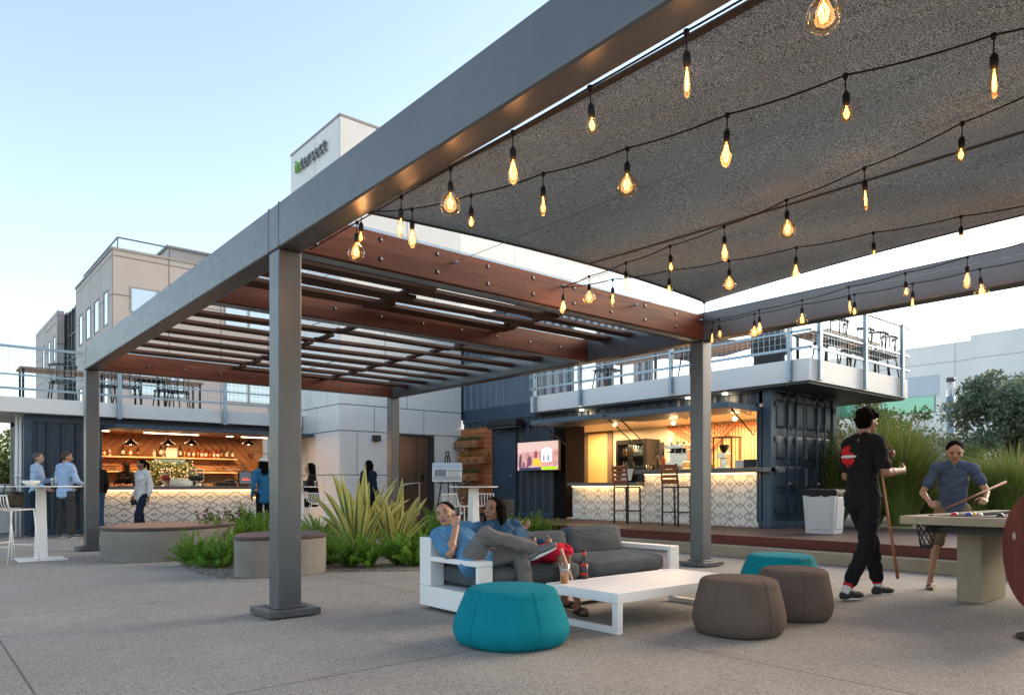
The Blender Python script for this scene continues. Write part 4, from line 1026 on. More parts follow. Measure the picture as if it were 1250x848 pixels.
for k, (pa, pb) in enumerate(((747.5, 766.5),(808, 826))):
    Xb = 8.55; Y0_, Y1_ = AX(pb, Xb)[0], AX(pa, Xb)[0]
    bar_stool(('bar stool with slatted wood back before the low part of the bar','bar stool with slatted wood back directly left of the right column')[k], (Xb+.22, (Y0_+Y1_)/2, DZ+.002), 0)
# ---------------------------------------------------------------- door, heater, screen, planter wall on the container side
ya, yb2 = AX(633, FX)[0], AX(601.5, FX)[0]; zt = ZZ(525.5, AX(617, FX)[1])
dr = thing('metal_door', 'plain navy metal door with a kick plate beside the wall television', 'door', (FX-.05, (ya+yb2)/2, DZ))
q = B(); q.box(FX-.055, FX+.0, ya+.05, yb2-.05, DZ+.02, zt-.05); q.done('door_leaf', M['navy_frame'], dr, .003)
q = B(); q.box(FX-.075, FX+.02, ya, ya+.05, DZ, zt); q.box(FX-.075, FX+.02, yb2-.05, yb2, DZ, zt); q.box(FX-.075, FX+.02, ya+.05, yb2-.05, zt-.05, zt); q.done('door_frame', M['navy'], dr)
q = B(); q.box(FX-.062, FX-.056, ya+.1, yb2-.1, DZ+.04, DZ+.42); q.done('kick_plate', M['chrome'], dr)
q = B(); q.tube([(FX-.06,ya+.13,1.33),(FX-.12,ya+.13,1.33),(FX-.12,ya+.27,1.33)],.012,8); q.done('handle', M['chrome'], dr)
ya, yb2 = AX(633, 9.15)[0], AX(597, 9.15)[0]; z = ZZ(519, AX(615, 9.15)[1])
he = thing('patio_heater', 'long black wall heater mounted above the navy metal door', 'heater', (9.2, (ya+yb2)/2, z))
q = B(); q.prism([(9.05, ya), (9.05, yb2), (9.33, yb2), (9.33, ya)], z-.03, z+.13); q.done('hood', M['black'], he, .02)
q = B(); q.box(9.08, 9.3, ya+.04, yb2-.04, z-.075, z-.032); q.done('heating_panel', M['steel_dark'], he)
q = B(); q.bar((9.33,(ya+yb2)/2,z+.05),(FX-.03,(ya+yb2)/2,z+.05),.05); q.tube([(9.3,ya,z+.1),(9.35,ya-.15,z+.05),(9.42,ya-.5,z+.03)],.012,6); q.box(9.40,9.46,ya-.62,ya-.5,z-.03,z+.07); q.done('bracket', M['steel_dark'], he)
XT = 9.22
ya, yb2 = AX(682.4, XT)[0], AX(631.2, XT)[0]; d0 = AX(657, XT)[1]; z0_, z1_ = ZZ(574.6, d0), ZZ(537.5, d0)
tv = thing('television', 'wide television showing a pink street scene on the navy wall', 'television', (XT, (ya+yb2)/2, z0_))
q = B(); q.box(XT, XT+.05, ya, yb2, z0_, z1_); q.box(XT+.05, FX-.02, (ya+yb2)/2-.2, (ya+yb2)/2+.2, z0_+.2, z1_-.2); q.done('casing', M['black'], tv, .008)
def em(name, c, s=1.0): return emis(name, c, s)
def scr(poly, m, lay, nm):
    W_, H_ = yb2-ya-.05, z1_-z0_-.05
    q = B(); q.vprism([(-u*W_, v*H_) for u, v in poly], (XT-.0012*lay-.001, yb2-.025, z0_+.025), (0,1,0), (-1,0,0), .001); return (q, m)
scrn = em('screen_pink', (.50,.23,.21), .30); n_ = NB(scrn.node_tree); p_ = scrn.node_tree.nodes['Principled BSDF']
n_.L(n_.mix(n_.ramp(n_.noise(n_.coord(), 7, 5), .38, .62), (.33,.13,.13), (.62,.36,.31)), p_.inputs['Emission Color'])
q, m_ = scr([(0,0),(1,0),(1,1),(0,1)], scrn, 0, 'display'); disp = q.done('display', m_, tv)
for poly, c, s in (([(.0,.62),(1,.70),(1,1),(0,1)], (.62,.42,.36), .6), ([(.60,.28),(.85,.28),(.85,.72),(.73,.80),(.60,.70)], (.75,.75,.8), .7), ([(.64,.32),(.68,.32),(.68,.5),(.64,.5)], (.2,.25,.35), .5), ([(.75,.32),(.79,.32),(.79,.5),(.75,.5)], (.2,.25,.35), .5),
      ([(.38,.13),(.62,.15),(.58,.30),(.50,.42),(.42,.42),(.40,.3)], (.70,.42,.03), .7), ([(.43,.42),(.50,.42),(.51,.60),(.48,.70),(.44,.66)], (.30,.07,.07), .5),
      ([(.24,.10),(.36,.10),(.36,.42),(.31,.55),(.26,.42)], (.17,.06,.10), .5), ([(.04,.10),(.10,.10),(.11,.5),(.08,.6),(.05,.48)], (.08,.05,.1), .5), ([(.12,.1),(.20,.1),(.2,.3),(.13,.3)], (.25,.09,.12), .5),
      ([(.05,.0),(.60,.0),(.60,.09),(.05,.09)], (.03,.04,.10), .5), ([(.30,.10),(.50,.10),(.50,.16),(.30,.16)], (.5,.35,.3), .6), ([(.62,.01),(.99,.01),(.99,.10),(.62,.10)], (.30,.60,.0), .8)):
    q, _ = scr(poly, None, 1+len(disp.children), ''); q.done('picture_area', em('screen_colour', c, s*.42), disp)
# planter wall
ya, yb2 = AX(600.5, FX-.1)[0], AX(556, FX-.1)[0]; d0 = AX(578, FX-.1)[1]; zt = ZZ(522.5, d0)
pw = thing('planter_wall', 'cedar planter wall with rows of trailing succulents between lift tower and door', 'planter wall', (FX-.1, (ya+yb2)/2, DZ))
q = B(); z = DZ+.05
while z < zt: q.box(FX-.10, FX-.06, ya, yb2, z, min(z+.125, zt)); z += .132
q.done('backing_boards', M['orange_wood'], pw, .004)
def leafcloud(b, c, rad, n, ls, rr, mi=0, flat=0, up=.3):
    for _ in range(n):
        while True:
            p = Vector((rr.uniform(-1,1), rr.uniform(-1,1), rr.uniform(-1,1)))
            if p.length < 1: break
        p = Vector((c[0]+p.x*rad[0], c[1]+p.y*rad[1], c[2]+p.z*rad[2]))
        d = Vector((rr.gauss(0,1), rr.gauss(0,1), rr.gauss(up,1))).normalized(); s = d.cross(Vector((rr.gauss(0,1),rr.gauss(0,1),rr.gauss(0,1)))).normalized()
        l = ls*rr.uniform(.6,1.3); w_ = l*.32
        b.add([p, p+d*l*.5+s*w_, p+d*l, p+d*l*.5-s*w_], [(0,1,2,3)], mi)
rr = random.Random(21)
rows_ = [(575,.28,.62),(583,.05,.5),(570,.1,.72),(579,.33,.55)]
Wd = yb2-ya
for k in range(5):
    zc = zt-.42-.44*k
    if zc < DZ+.2: break
    a = ya+Wd*(.22 if k % 2 == 0 else .02); c = a+Wd*.72
    q = B(); q.box(FX-.32, FX-.30, a, c, zc-.11, zc+.08); q.box(FX-.30, FX-.105, a, a+.02, zc-.11, zc+.08); q.box(FX-.30, FX-.105, c-.02, c, zc-.11, zc+.08); q.box(FX-.30, FX-.105, a+.02, c-.02, zc-.11, zc-.09); q.box(FX-.30, FX-.105, a+.02, c-.02, zc+.0, zc+.03, 1)
    bo = q.done('planter_box', [M['orange_wood'], M['gravel']], pw)
    q = B()
    for j in range(10):
        yy = a+(c-a)*(j+.5)/10; leafcloud(q, (FX-.24, yy, zc+.12), (.09,.09,.08), 34, .05, rr, 0, up=.8)
        if j % 3 != 1:
            ln_ = rr.uniform(.12,.36); leafcloud(q, (FX-.35, yy, zc+.05-ln_/2), (.035,.05,ln_/2), int(150*ln_), .04, rr, 1, up=-1)
    q.done('succulents', [M['rust_plant'] if k % 2 else M['shrub'], M['trail']], bo)
# ================================================================ upper container and right balcony
BZ = 3.22
cb = AX(988, 9.2)[0]
ep = AY(1105, cb)[0]
q = B(); q.box(9.2, ep+.12, cb, 7.30, 2.84, BZ)
bal = tag(q.done('balcony', M['white_panel'], bevel=.005, loc=(9.2, cb, 2.84)), 'white balcony slab projecting over the right bar and its steel doors', 'balcony')
q = B(); q.box(FX+.3, 12.0, CY0+.0, TY-.1, CT+.002, 2.935) 
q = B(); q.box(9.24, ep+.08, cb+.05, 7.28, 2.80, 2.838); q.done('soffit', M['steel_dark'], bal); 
uc = thing('upper_container', 'grey blue corrugated container stacked above the right bar behind the balcony', 'container', (FX, 8.0, CT))
UE = 7.35; UT = CT+.06+2.7
q = B(); corrug(q, 'x', FX+.04, UE+.15, TB-1, CT+.25, UT-.12, out=-1); 
q.done('corrugated_wall', M['navy_light'], uc)
q = B(); corrug(q, 'y', UE+.04, FX+.16, 13.9, CT+.25, UT-.12, out=-1); q.done('end_wall', M['navy_light'] if 'navy_light' in M else M['navy'], uc)
q = B(); q.box(FX-.01, FX+.14, UE, UE+.15, CT+.01, UT); q.box(FX-.01, FX+.12, UE+.15, TB-1, CT+.005, CT+.25); q.box(FX-.01, FX+.12, UE+.15, TB-1, UT-.12, UT); q.box(FX+.14, 13.9, UE+.0, UE+.12, UT-.12, UT); q.box(13.75, 13.9, UE-.01, UE+.15, CT+.3, UT)
q.done('frame', M['navy_frame'], uc, .006)
q = B(); q.box(FX+.1, 13.9, UE+.1, TB-1, UT-.05, UT-.01); q.done('roof', M['steel_dark'], uc)
for k in range(2):
    xa = 10.6+k*1.5; q = B(); q.box(xa, xa+1.0, UE-.03, UE-.005, 3.25, 5.3); dd_ = q.done('glazed_door', M['navy_frame'], uc); q = B(); q.box(xa+.1, xa+.9, UE-.036, UE-.031, 3.4, 5.2); q.done('pane', M['winglass'], dd_)
ep = AY(1105, cb)[0]
railing('grey wire mesh railing wrapping the front and right end of the right balcony', [(9.165,7.28),(9.165,cb-.035),(ep+.1,cb-.035)], [(9.15, AX(p, 9.15)[0]) for p in (652.5,708,819,964)]+[(AY(p, cb-.05)[0], cb-.05) for p in (1001,1056.5,1101.5)], BZ, 'x', drop=.37)
# furniture on the right balcony
patio_table('wooden table on the right balcony nearest the upper container', (10.3, 4.9, BZ+.002), PI/2, 1.6)
patio_table('wooden table in the middle of the right balcony', (10.6, 2.7, BZ+.002), PI/2, 1.6)
patio_table('wooden table by the railed end of the right balcony', (11.7, 1.0, BZ+.002), 0, 2.2)
for n, (x, y, rz, wh) in enumerate(((9.75,5.3,PI/2,'front of the table nearest the upper container'),(9.95,3.1,PI/2,'front of the middle table'),
      (10.5,.55,PI,'first along the railed right end'),(11.6,.58,PI,'second along the railed right end'),(12.15,.55,PI,'third along the railed right end'),(12.7,.6,PI,'last along the railed right end'))):
    patio_chair('dark chair on the right balcony, '+wh, (x, y, BZ+.002), rz)
p = AX(939, 10.2); q = B(); q.lathe([(.20,0),(.30,.06),(.28,.3),(.34,.35),(.32,1.0),(.30,1.02),(.02,1.02)], (10.2, p[0]+.0, BZ), 20); tag(q.done('fire_drum', M['steel_dark'], loc=(10.2,p[0],BZ)), 'dark round drum planter standing on the right balcony', 'drum')
um = thing('parasol', 'low brown parasol open over the right balcony tables', 'parasol', (11.3, 4.2, BZ))
q = B(); q.lathe([(1.35,.95),(.02,1.18),(.0,1.2)], (11.3,4.2,BZ), 8); q.done('canopy', pm('brown_canvas', (.16,.12,.09), .9), um, smooth=False)
q = B(); q.tube([(11.3,4.2,BZ),(11.3,4.2,BZ+1.15)],.025,8); q.lathe([(.25,0),(.25,.05),(.03,.06)],(11.3,4.2,BZ),14); q.done('pole', M['black'], um)
# ================================================================ lounge: sofa, table, poufs
SX0, SX1, SY0, SY1 = 1.02, 3.56, -1.29, -.45
so_ = thing('sofa', 'white framed outdoor sofa with dark grey cushions where the couple sits', 'sofa', ((SX0+SX1)/2, (SY0+SY1)/2, 0))
q = B(); q.box(SX0+.06, SX1-.06, SY0+.08, SY1-.05, 0, .035); q.done('plinth', M['steel_dark'], so_)
q = B(); q.box(SX0, SX1, SY0+.02, SY1, .035, .205); q.done('base', M['white'], so_, .004)
q = B(); q.box(SX0+.142, SX1-.142, SY1-.04, SY1, .207, .60); q.done('back_panel', M['white'], so_, .004)
for xa in (SX0, SX1-.14):
    q = B(); q.box(xa, xa+.14, SY1-.17, SY1, .207, .617) if xa == SX0 else q.box(xa, xa+.14, SY1-.05, SY1, .207, .415)
    q.box(xa, xa+.14, SY0, SY1-(.172 if xa == SX0 else 0), .42, .462); q.box(xa, xa+.14, SY0, SY0+.04, .207, .418)
    q.done('armrest', M['white'], so_, .004)
def cushion(x0, x1, y0, y1, z0, z1, name, mt, parent, tilt=0, puff=.5):
    cx, cy, cz = (x0+x1)/2, (y0+y1)/2, (z0+z1)/2; hx, hy, hz = (x1-x0)/2, (y1-y0)/2, (z1-z0)/2
    n = 14; vs = []; fs = []; Rm = Matrix.Rotation(tilt, 3, 'X')
    rr_ = random.Random(int(x0*100+z0*77))
    def spow(v, e): return math.copysign(abs(v)**e, v)
    for i in range(n+1):
        for k in range(2*n):
            ph = -PI/2+PI*i/n; th = PI*k/n
            e1, e2 = .28, .26
            x = spow(math.cos(ph), e1)*spow(math.cos(th), e2); y = spow(math.cos(ph), e1)*spow(math.sin(th), e2); z = spow(math.sin(ph), e1)
            thin = min(hx, hy, hz)
            px_, py_, pz_ = x*hx, y*hy, z*hz
            if thin == hz: pz_ *= (1-.22*(abs(x)**6+abs(y)**6)/2*2)*(1+.05*math.sin(5*x*hx*3+2*y))
            else: py_ *= (1-.25*(abs(x)**6+abs(z)**6)/2*2)*(1+.05*math.sin(9*x*hx))
            vs.append(Vector((cx,cy,cz))+Rm@Vector((px_,py_,pz_)))
    m = 2*n
    for i in range(n):
        for k in range(m): fs.append((i*m+k, i*m+(k+1)%m, (i+1)*m+(k+1)%m, (i+1)*m+k))
    q = B(); q.add(vs, fs, 0, True); return q.done(name, mt, parent)
cushion(SX0+.10, 2.22, SY0+.01, SY1-.14, .205, .405, 'seat_cushion', M['grey_fabric'], so_)
cushion(2.23, SX1-.15, SY0+.01, SY1-.14, .205, .405, 'seat_cushion', M['grey_fabric'], so_)
cushion(SX0+.15, 1.80, SY1-.25, SY1-.05, .36, .60, 'back_cushion', M['grey_fabric'], so_, R(-8))
cushion(1.79, 2.60, SY1-.26, SY1-.05, .36, .625, 'back_cushion', M['grey_fabric'], so_, R(-8))
cushion(2.60, SX1-.17, SY1-.27, SY1-.05, .36, .655, 'back_cushion', M['grey_fabric'], so_, R(-8))
tbx0, tbx1, tby0, tby1, tz = 1.46, 3.06, -2.335, -1.585, .294
ct = thing('coffee_table', 'low white slatted coffee table holding a beer glass and a bottle', 'coffee table', ((tbx0+tbx1)/2, (tby0+tby1)/2, 0))
q = B(); q.box(tbx0, tbx1, tby0, tby0+.055, tz-.075, tz); q.box(tbx0, tbx1, tby1-.055, tby1, tz-.075, tz); q.box(tbx0, tbx0+.055, tby0+.056, tby1-.056, tz-.075, tz); q.box(tbx1-.055, tbx1, tby0+.056, tby1-.056, tz-.075, tz); q.done('frame', M['white'], ct, .003)
q = B(); n = 7; w_ = (tby1-tby0-.12)/n
for k in range(n): q.box(tbx0+.058, tbx1-.058, tby0+.06+k*w_+.003, tby0+.06+(k+1)*w_-.003, tz-.022, tz-.002)
q.done('tabletop', M['white'], ct, .002)
for xa in (tbx0, tbx1-.055):
    q = B(); q.box(xa, xa+.055, tby0, tby0+.055, 0.045, tz-.077); q.box(xa, xa+.055, tby1-.055, tby1, .045, tz-.077); q.box(xa, xa+.055, tby0, tby1, 0, .043); q.done('sled_leg', M['white'], ct, .003)
# beer bottle & glass
p = G(713, 706, tz); bt = thing('beer_bottle', 'brown beer bottle with a red label on the coffee table', 'beer bottle', p)
q = B(); q.lathe([(.028,0),(.0305,.006),(.0305,.135),(.026,.158),(.0145,.185),(.013,.225),(.0145,.226),(.0145,.232)], n=20); q.done('glass_body', pm('brown_glass', (.035,.012,.006), .08, 0, .1, 5), bt, world=False)
M['label_red'] = pm('red_label', (.50,.03,.02), .5, 0, .05); M['label_dark'] = pm('dark_label', (.04,.04,.05), .5)
q = B(); q.lathe([(.0311,.03),(.0311,.125)], n=24); q.done('label', M['label_red'], bt, world=False)
q = B(); q.lathe([(.0316,.055),(.0316,.105)], n=24); q.done('label_emblem', M['label_dark'], bt, world=False)
q = B(); q.lathe([(.0145,.19),(.0138,.222)], n=16); q.done('neck_label', M['label_red'], bt, world=False)
q = B(); q.lathe([(.0155,.2325),(.0155,.238),(.012,.241),(.001,.2415)], n=16); q.done('crown_cap', M['black'], bt, world=False)
p = G(689, 711, tz); bg_ = thing('beer_glass', 'pint glass of amber beer on the corner of the coffee table', 'beer glass', p)
q = B(); q.lathe([(.031,.006),(.038,.098)], n=22); m_, nt_, pp_ = newmat('amber_beer'); pp_.inputs['Base Color'].default_value = (.75,.24,.012,1); pp_.inputs['Roughness'].default_value = .15; pp_.inputs['Subsurface Weight'].default_value = .15; pp_.inputs['Subsurface Radius'].default_value = (.05,.02,.005)
q.done('beer', m_, bg_, world=False)
q = B(); q.lathe([(.038,.0985),(.0388,.108)], n=22); q.done('foam', M['paper'], bg_, world=False)
q = B(); q.lathe([(.032,0),(.0335,.004),(.0435,.15),(.0425,.1505),(.033,.01)], n=22); q.done('glass_wall', M['clearglass'], bg_, world=False)
# poufs
def pouf(label, c, r, h, mt, rz=0, top=.80):
    n = 48; vs = []; prof = []
    for i in range(7): a = i/6*PI/2; prof.append((r*(.80+.20*math.sin(a)), h*.30*(1-math.cos(a))))
    for i in range(1, 8): u = i/7; prof.append((r*(1-(1-top)*u**1.25), h*(.30+.56*u)))
    for i in range(1, 8): a = i/7*PI/2; r0 = r*top; prof.append((r0-h*.16*(1-math.cos(a))*1.0, h*(.86+.115*math.sin(a))))
    for i in range(1, 5): prof.append(((r*top-h*.16)*(1-i/4.6), h*(.975+.025*math.sin(i/4*PI/2))))
    for rr_, z in prof:
        for k in range(n):
            a = 2*PI*k/n; lob = 1+.018*math.cos(5*a+.6); vs.append((c[0]+rr_*lob*math.cos(a+rz), c[1]+rr_*lob*math.sin(a+rz), z))
    m = len(prof); fs = [(i*n+k, i*n+(k+1)%n, (i+1)*n+(k+1)%n, (i+1)*n+k) for i in range(m-1) for k in range(n)]+[tuple(reversed(range(n))), tuple(range((m-1)*n, m*n))]
    rt_ = thing('pouf', label, 'pouf', (c[0], c[1], 0)); q = B(); q.add(vs, fs, 0, True); o = q.done('knitted_cover', mt, rt_)
    q = B(); q.lathe([(r*.70,-.001),(r*.70,.012)], (c[0],c[1],0), 24); q.done('base', M['black'], rt_)
    for s in range(5):                         # piped seams
        q = B()
        a = 2*PI*s/5+.5+rz; pts = [Vector((c[0]+(rr_*(1+.018*math.cos(5*(a-rz)+.6))+.001)*math.cos(a), c[1]+(rr_*(1+.018*math.cos(5*(a-rz)+.6))+.001)*math.sin(a), z)) for rr_, z in prof[2:21]]
        q.tube(pts, .0022, 5); q.done('seam', mt, o)
    return rt_
c = PD(624.5, 4.93); pouf('turquoise knitted pouf in the foreground, nearest the viewer', c, .395, .385, M['teal'], 1.5)
c = PD(901, 5.25); pouf('taupe brown pouf at the right front of the coffee table', c, .325, .41, M['taupe'], .2, .85)
c = PD(969, 5.85); pouf('second taupe brown pouf, behind the nearer brown one', c, .300, .41, M['taupe'], .9, .87)
c = PD(952, 7.3); pouf('turquoise pouf peeking out behind the two brown ones', c, .40, .385, M['teal'], .4)
# ================================================================ concrete planter benches and planting bed
def smooth_poly(pts, n=6):
    out = []; N = len(pts)
    for i in range(N):
        p0, p1, p2, p3 = [Vector(pts[(i+k-1) % N]) for k in range(4)]
        for t in range(n):
            t /= n; out.append(tuple(.5*((2*p1)+(p2-p0)*t+(2*p0-5*p1+4*p2-p3)*t*t+(3*p1-p0-3*p2+p3)*t**3)))
    return out
def bench(label, pts, h):
    P = [(p[0], p[1]) for p in pts]; poly = smooth_poly(P)
    c = (sum(p[0] for p in P)/len(P), sum(p[1] for p in P)/len(P))
    r_ = thing('concrete_bench', label, 'bench', (c[0], c[1], 0)); q = B(); q.prism(poly, 0, h-.045); q.done('concrete_base', M['concrete'], r_, .008)
    q = B(); q.prism([(c[0]+(x-c[0])*1.015, c[1]+(y-c[1])*1.015) for x, y in poly], h-.04, h); q.done('timber_top', M['benchwood'], r_, .006)
bench('large curved concrete bench with dark timber top in front of the left bar', [(-.20,6.10),(-.22,5.62),(.02,5.28),(.50,5.16),(1.05,5.32),(1.55,5.75),(1.74,6.30),(1.45,6.75),(.85,6.98),(.25,6.72)], .48)
bench('smaller rounded concrete bench with dark timber top behind the nearest column', [(.56,2.80),(.62,2.55),(.90,2.46),(1.25,2.40),(1.60,2.58),(1.72,2.95),(1.72,3.38),(1.35,3.52),(.85,3.35)], .475)
bed = [G(*p)[:2] for p in ((222,688),(240,699),(284,706),(393,698),(520,696),(560,688),(640,672),(700,664),(700,650),(560,650),(420,648),(330,645),(285,652),(235,668))]
q = B(); q.prism(smooth_poly([tuple(p) for p in bed], 3), .002, .012); tag(q.done('planting_bed', M['gravel'], loc=(2,3,0)), 'gravel mulched planting bed', 'planting bed', kind='structure')
rp = random.Random(4)
def fern_mesh(seed, R0=.42, n=15, up=.5):
    r_ = random.Random(seed); q = B()
    for k in range(n):
        a = 2*PI*k/n+r_.uniform(-.3,.3); el = r_.uniform(R(22), R(82))**1.0; ln_ = R0*r_.uniform(.8,1.25)
        d = Vector((math.cos(a)*math.cos(el), math.sin(a)*math.cos(el), math.sin(el))); p = Vector((d.x*.02, d.y*.02, 0)); st = 13
        for s in range(st):
            t = s/st; d2 = (d+Vector((d.x*.4, d.y*.4, -.35))*t).normalized(); nx = p+d2*(ln_/st); rad = .052*(1-t)**.6*(.55+min(1, t*4)*.45)+.006
            x = d2.cross(Vector((0,0,1))).normalized() if abs(d2.z) < .97 else Vector((1,0,0)); y = d2.cross(x)
            for j in range(12):
                b_ = 2*PI*(j+.5*(s % 2))/12+r_.uniform(-.2,.2); o = (x*math.cos(b_)+y*math.sin(b_)); c = p+o*.006+d2*r_.uniform(0, ln_/st)
                e = c+o*rad+d2*rad*.9; w_ = d2.cross(o)*.0075
                q.add([c-w_, c+w_, e+w_*.4, e-w_*.4], [(0,1,2,3)], 0)
            p = nx
    return q
FM = []
for s in range(4):
    q = fern_mesh(40+s, .52, 27); me = bpy.data.meshes.new('foxtail_fern'); me.from_pydata(q.v, [], q.f); me.materials.append(M['fern']); FM.append(me)
ferns = [(233,689,.8,'at the left tip of the bed beside the large bench'),(252,691,.9,'low in front of the large bench, second from the left tip'),(272,692,.9,'just left of the small concrete bench'),(246,676,1.0,'behind the left tip of the bed'),(268,676,1.05,'between the large bench and the small bench, rear'),
  (297,668,1.1,'above the left part of the small bench'),(312,664,1.15,'above the small bench, left of the near column'),(325,668,1.1,'directly left of the near column behind the small bench'),(300,655,1.2,'far back behind the small bench'),(380,672,1.0,'right of the near column behind the small bench'),
  (402,688,.85,'low at the left foot of the striped flax'),(428,691,.9,'in front of the striped flax, left of its centre'),(452,692,.8,'in front of the striped flax, right of its centre'),(487,689,1.0,'at the right foot of the striped flax'),(507,690,1.0,'right of the flax close to the sofa'),(500,668,1.1,'behind the right foot of the flax'),(528,668,1.2,'directly behind the left end of the sofa'),(388,662,1.1,'left rear of the striped flax'),(545,655,1.2,'behind the seated man'),(632,662,1.0,'tips showing above the sofa back behind the woman'),(652,660,1.0,'tips showing above the middle of the sofa back'),(676,659,.9,'tips showing above the sofa back, furthest right')]
for i, (px, py, s, wh) in enumerate(ferns):
    o = bpy.data.objects.new('foxtail_fern', FM[i % 4]); COL.objects.link(o); o.location = G(px, py, .01); o.rotation_euler = (0,0,i*1.7); o.scale = (s*.8,s*.8,s*1.0)
    tag(o, 'bright green foxtail fern '+wh, 'fern', 'foxtail ferns in the planting bed')
# striped flax
def flax(label, p, n, hgt, seed, spread=1):
    r_ = random.Random(seed); q = B()
    for k in range(n):
        a = 2*PI*k/n*2.4+r_.uniform(-.4,.4); lean = (k/n)**.8*R(62)*spread+R(3); L_ = hgt*r_.uniform(.78,1.12)*(1-.15*(k/n)); wd = r_.uniform(.058,.086)
        tw = r_.uniform(-.5,.5); pos = Vector((math.cos(a)*.05, math.sin(a)*.05, 0)); rows = []; st = 12
        for s in range(st+1):
            t = s/st; el = PI/2-lean*(.7+.75*t*t*r_.uniform(.9,1.05)); d = Vector((math.cos(a)*math.cos(el), math.sin(a)*math.cos(el), math.sin(el)))
            side = Vector((-math.sin(a), math.cos(a), 0)); side = (side+d.cross(side)*math.sin(tw+t*.5)).normalized(); nrm = d.cross(side)
            w_ = wd*(min(1, .55+t*1.8) if t < .3 else 1)*(1-max(0, (t-.55)/.45)**1.6)+.001
            rows.append([pos-side*w_, pos-side*w_*.55-nrm*w_*.30, pos-side*w_*.2-nrm*w_*.40, pos-nrm*w_*.45+side*w_*.1, pos+side*w_*.5-nrm*w_*.30, pos+side*w_]); pos = pos+d*(L_/st)
        vs = [v for r2 in rows for v in r2]; n6 = 6
        cols = r_.choice([(1,0,1,0,1),(1,1,0,1,1),(1,0,0,1,1),(1,0,1,1,1)])
        for s in range(st):
            for c_ in range(5):
                i0 = s*n6+c_; q.add([vs[i0], vs[i0+1], vs[i0+n6+1], vs[i0+n6]], [(0,1,2,3)], cols[c_], True)
    o = q.done('striped_flax', [M['agave_green'], M['agave_cream']], world=False); o.location = p; tag(o, label, 'flax plant', 'flaxes'); del o['group']; return o
flax('large striped green and cream flax with tall upright sword leaves', G(438,678,.01), 34, 1.3, 5, .85)
flax('striped flax on the right of the clump, leaves leaning towards the sofa', G(482,676,.01), 22, 1.12, 9, .9)
# succulents
for i, (px, py, s) in enumerate(((250,650,.28),(266,649,.33),(282,652,.34),(296,655,.28))):
    r_ = random.Random(i); q = B()
    for k in range(14):
        c = (r_.uniform(-.28,.28), r_.uniform(-.2,.2), r_.uniform(.22,.5)*(s/.3))
        q.tube([(c[0]*.4,c[1]*.4,0), c], .008, 5)
        for j in range(16):
            a = j*2.4; e = R(15+j*4.2); d = Vector((math.cos(a)*math.cos(e), math.sin(a)*math.cos(e), math.sin(e))); sd_ = Vector((-math.sin(a), math.cos(a), 0)); l = .085*(1-j/28)
            cc = Vector(c); q.add([cc, cc+d*l*.6+sd_*l*.28, cc+d*l, cc+d*l*.6-sd_*l*.28], [(0,1,2,3)])
    o = q.done('purple_succulent', M['succ'], world=False); o.location = G(px, py, .01)
    tag(o, 'purple brown rosette succulent behind the large bench, '+('leftmost of the row','second from the left','third from the left','rightmost of the row')[i], 'succulent', 'purple succulents behind the large bench')
# ================================================================ high tables and wire stools
def high_table(label, p, w=.72, h=1.06, base=.30):
    r_ = thing('high_table', label, 'high table', p, 0, 'white high tables')
    q = B(); q.lathe([(w/2-.005,h-.018),(w/2,h-.015),(w/2,h-.003),(w/2-.004,h)], n=40); q.done('tabletop', M['white'], r_, world=False)
    q = B()
    q.add([(-.075,-.075,.02),(.075,-.075,.02),(.075,.075,.02),(-.075,.075,.02),(-.055,-.055,h-.02),(.055,-.055,h-.02),(.055,.055,h-.02),(-.055,.055,h-.02)], [(0,3,2,1),(4,5,6,7),(0,1,5,4),(1,2,6,5),(2,3,7,6),(3,0,4,7)])
    q.done('pedestal', M['white'], r_, world=False)
    q = B(); q.box(-base,base,-base,base,0,.016); q.done('base_plate', M['white'], r_, .004, world=False); return r_
p = PD(50, 10.5); high_table('white pedestal high table at the far left in front of the two men', p, 1.02, 1.065)
TL = p
high_table('white high table behind the striped flax where a woman sits', PD(366, 14.1), .70, 1.06)
high_table('white high table behind the sofa couple', PD(578, 11.3), .76, 1.06)
def wire_stool(label, loc, rz, first=[None]):
    if first[0] is None:
        r_ = thing('wire_stool', label, 'bar stool', (0,0,0), 0, 'white wire bar stools'); t = .009
        q = B()
        for k in range(9):
            x = -.19+k*.0475; q.tube([(x,-.19,.74),(x,.10,.725),(x*1.02,.17,.745),(x*1.05,.215,.82),(x*1.05,.225,.93)], .0055, 5)
        q.done('seat_wires', M['white'], r_)
        q = B(); q.tube([(-.20,-.19,.742),(.20,-.19,.742)], t, 6); q.tube([(-.205,-.19,.742),(-.205,.12,.735),(-.21,.2,.78),(-.21,.23,.935),(.21,.23,.935),(.21,.2,.78),(.205,.12,.735),(.205,-.19,.742)], t, 6); q.done('seat_rim', M['white'], r_)
        for sx in (-1,1):
            q = B(); q.tube([(sx*.2,-.19,.74),(sx*.245,-.24,.012),(sx*.245,.24,.012),(sx*.2,.14,.735)], t, 6); q.done('side_frame', M['white'], r_)
        q = B(); q.tube([(-.232,-.225,.24),(.232,-.225,.24)], t, 6); q.done('foot_rail', M['white'], r_)
        q = B(); q.tube([(-.23,.215,.24),(.23,.215,.24)], t, 6); q.done('rear_rail', M['white'], r_)
        first[0] = r_; n = 0
    else: n = 1
    return place(first[0], n, loc, rz, label)
wire_stool('white wire bar stool at the far left holding a black bag', PD(12, 10.0), R(125))
wire_stool('white wire bar stool at the left edge partly outside the view', PD(-14, 10.6), R(60))
wire_stool('white wire stool beside the high table behind the couple', PD(563, 11.7), R(20))
wire_stool('second white wire stool behind the couple, half hidden by the table pedestal', PD(590, 12.0), R(-30))
wire_stool('white wire stool draped with a coat behind the striped flax', PD(396, 13.6), R(100))
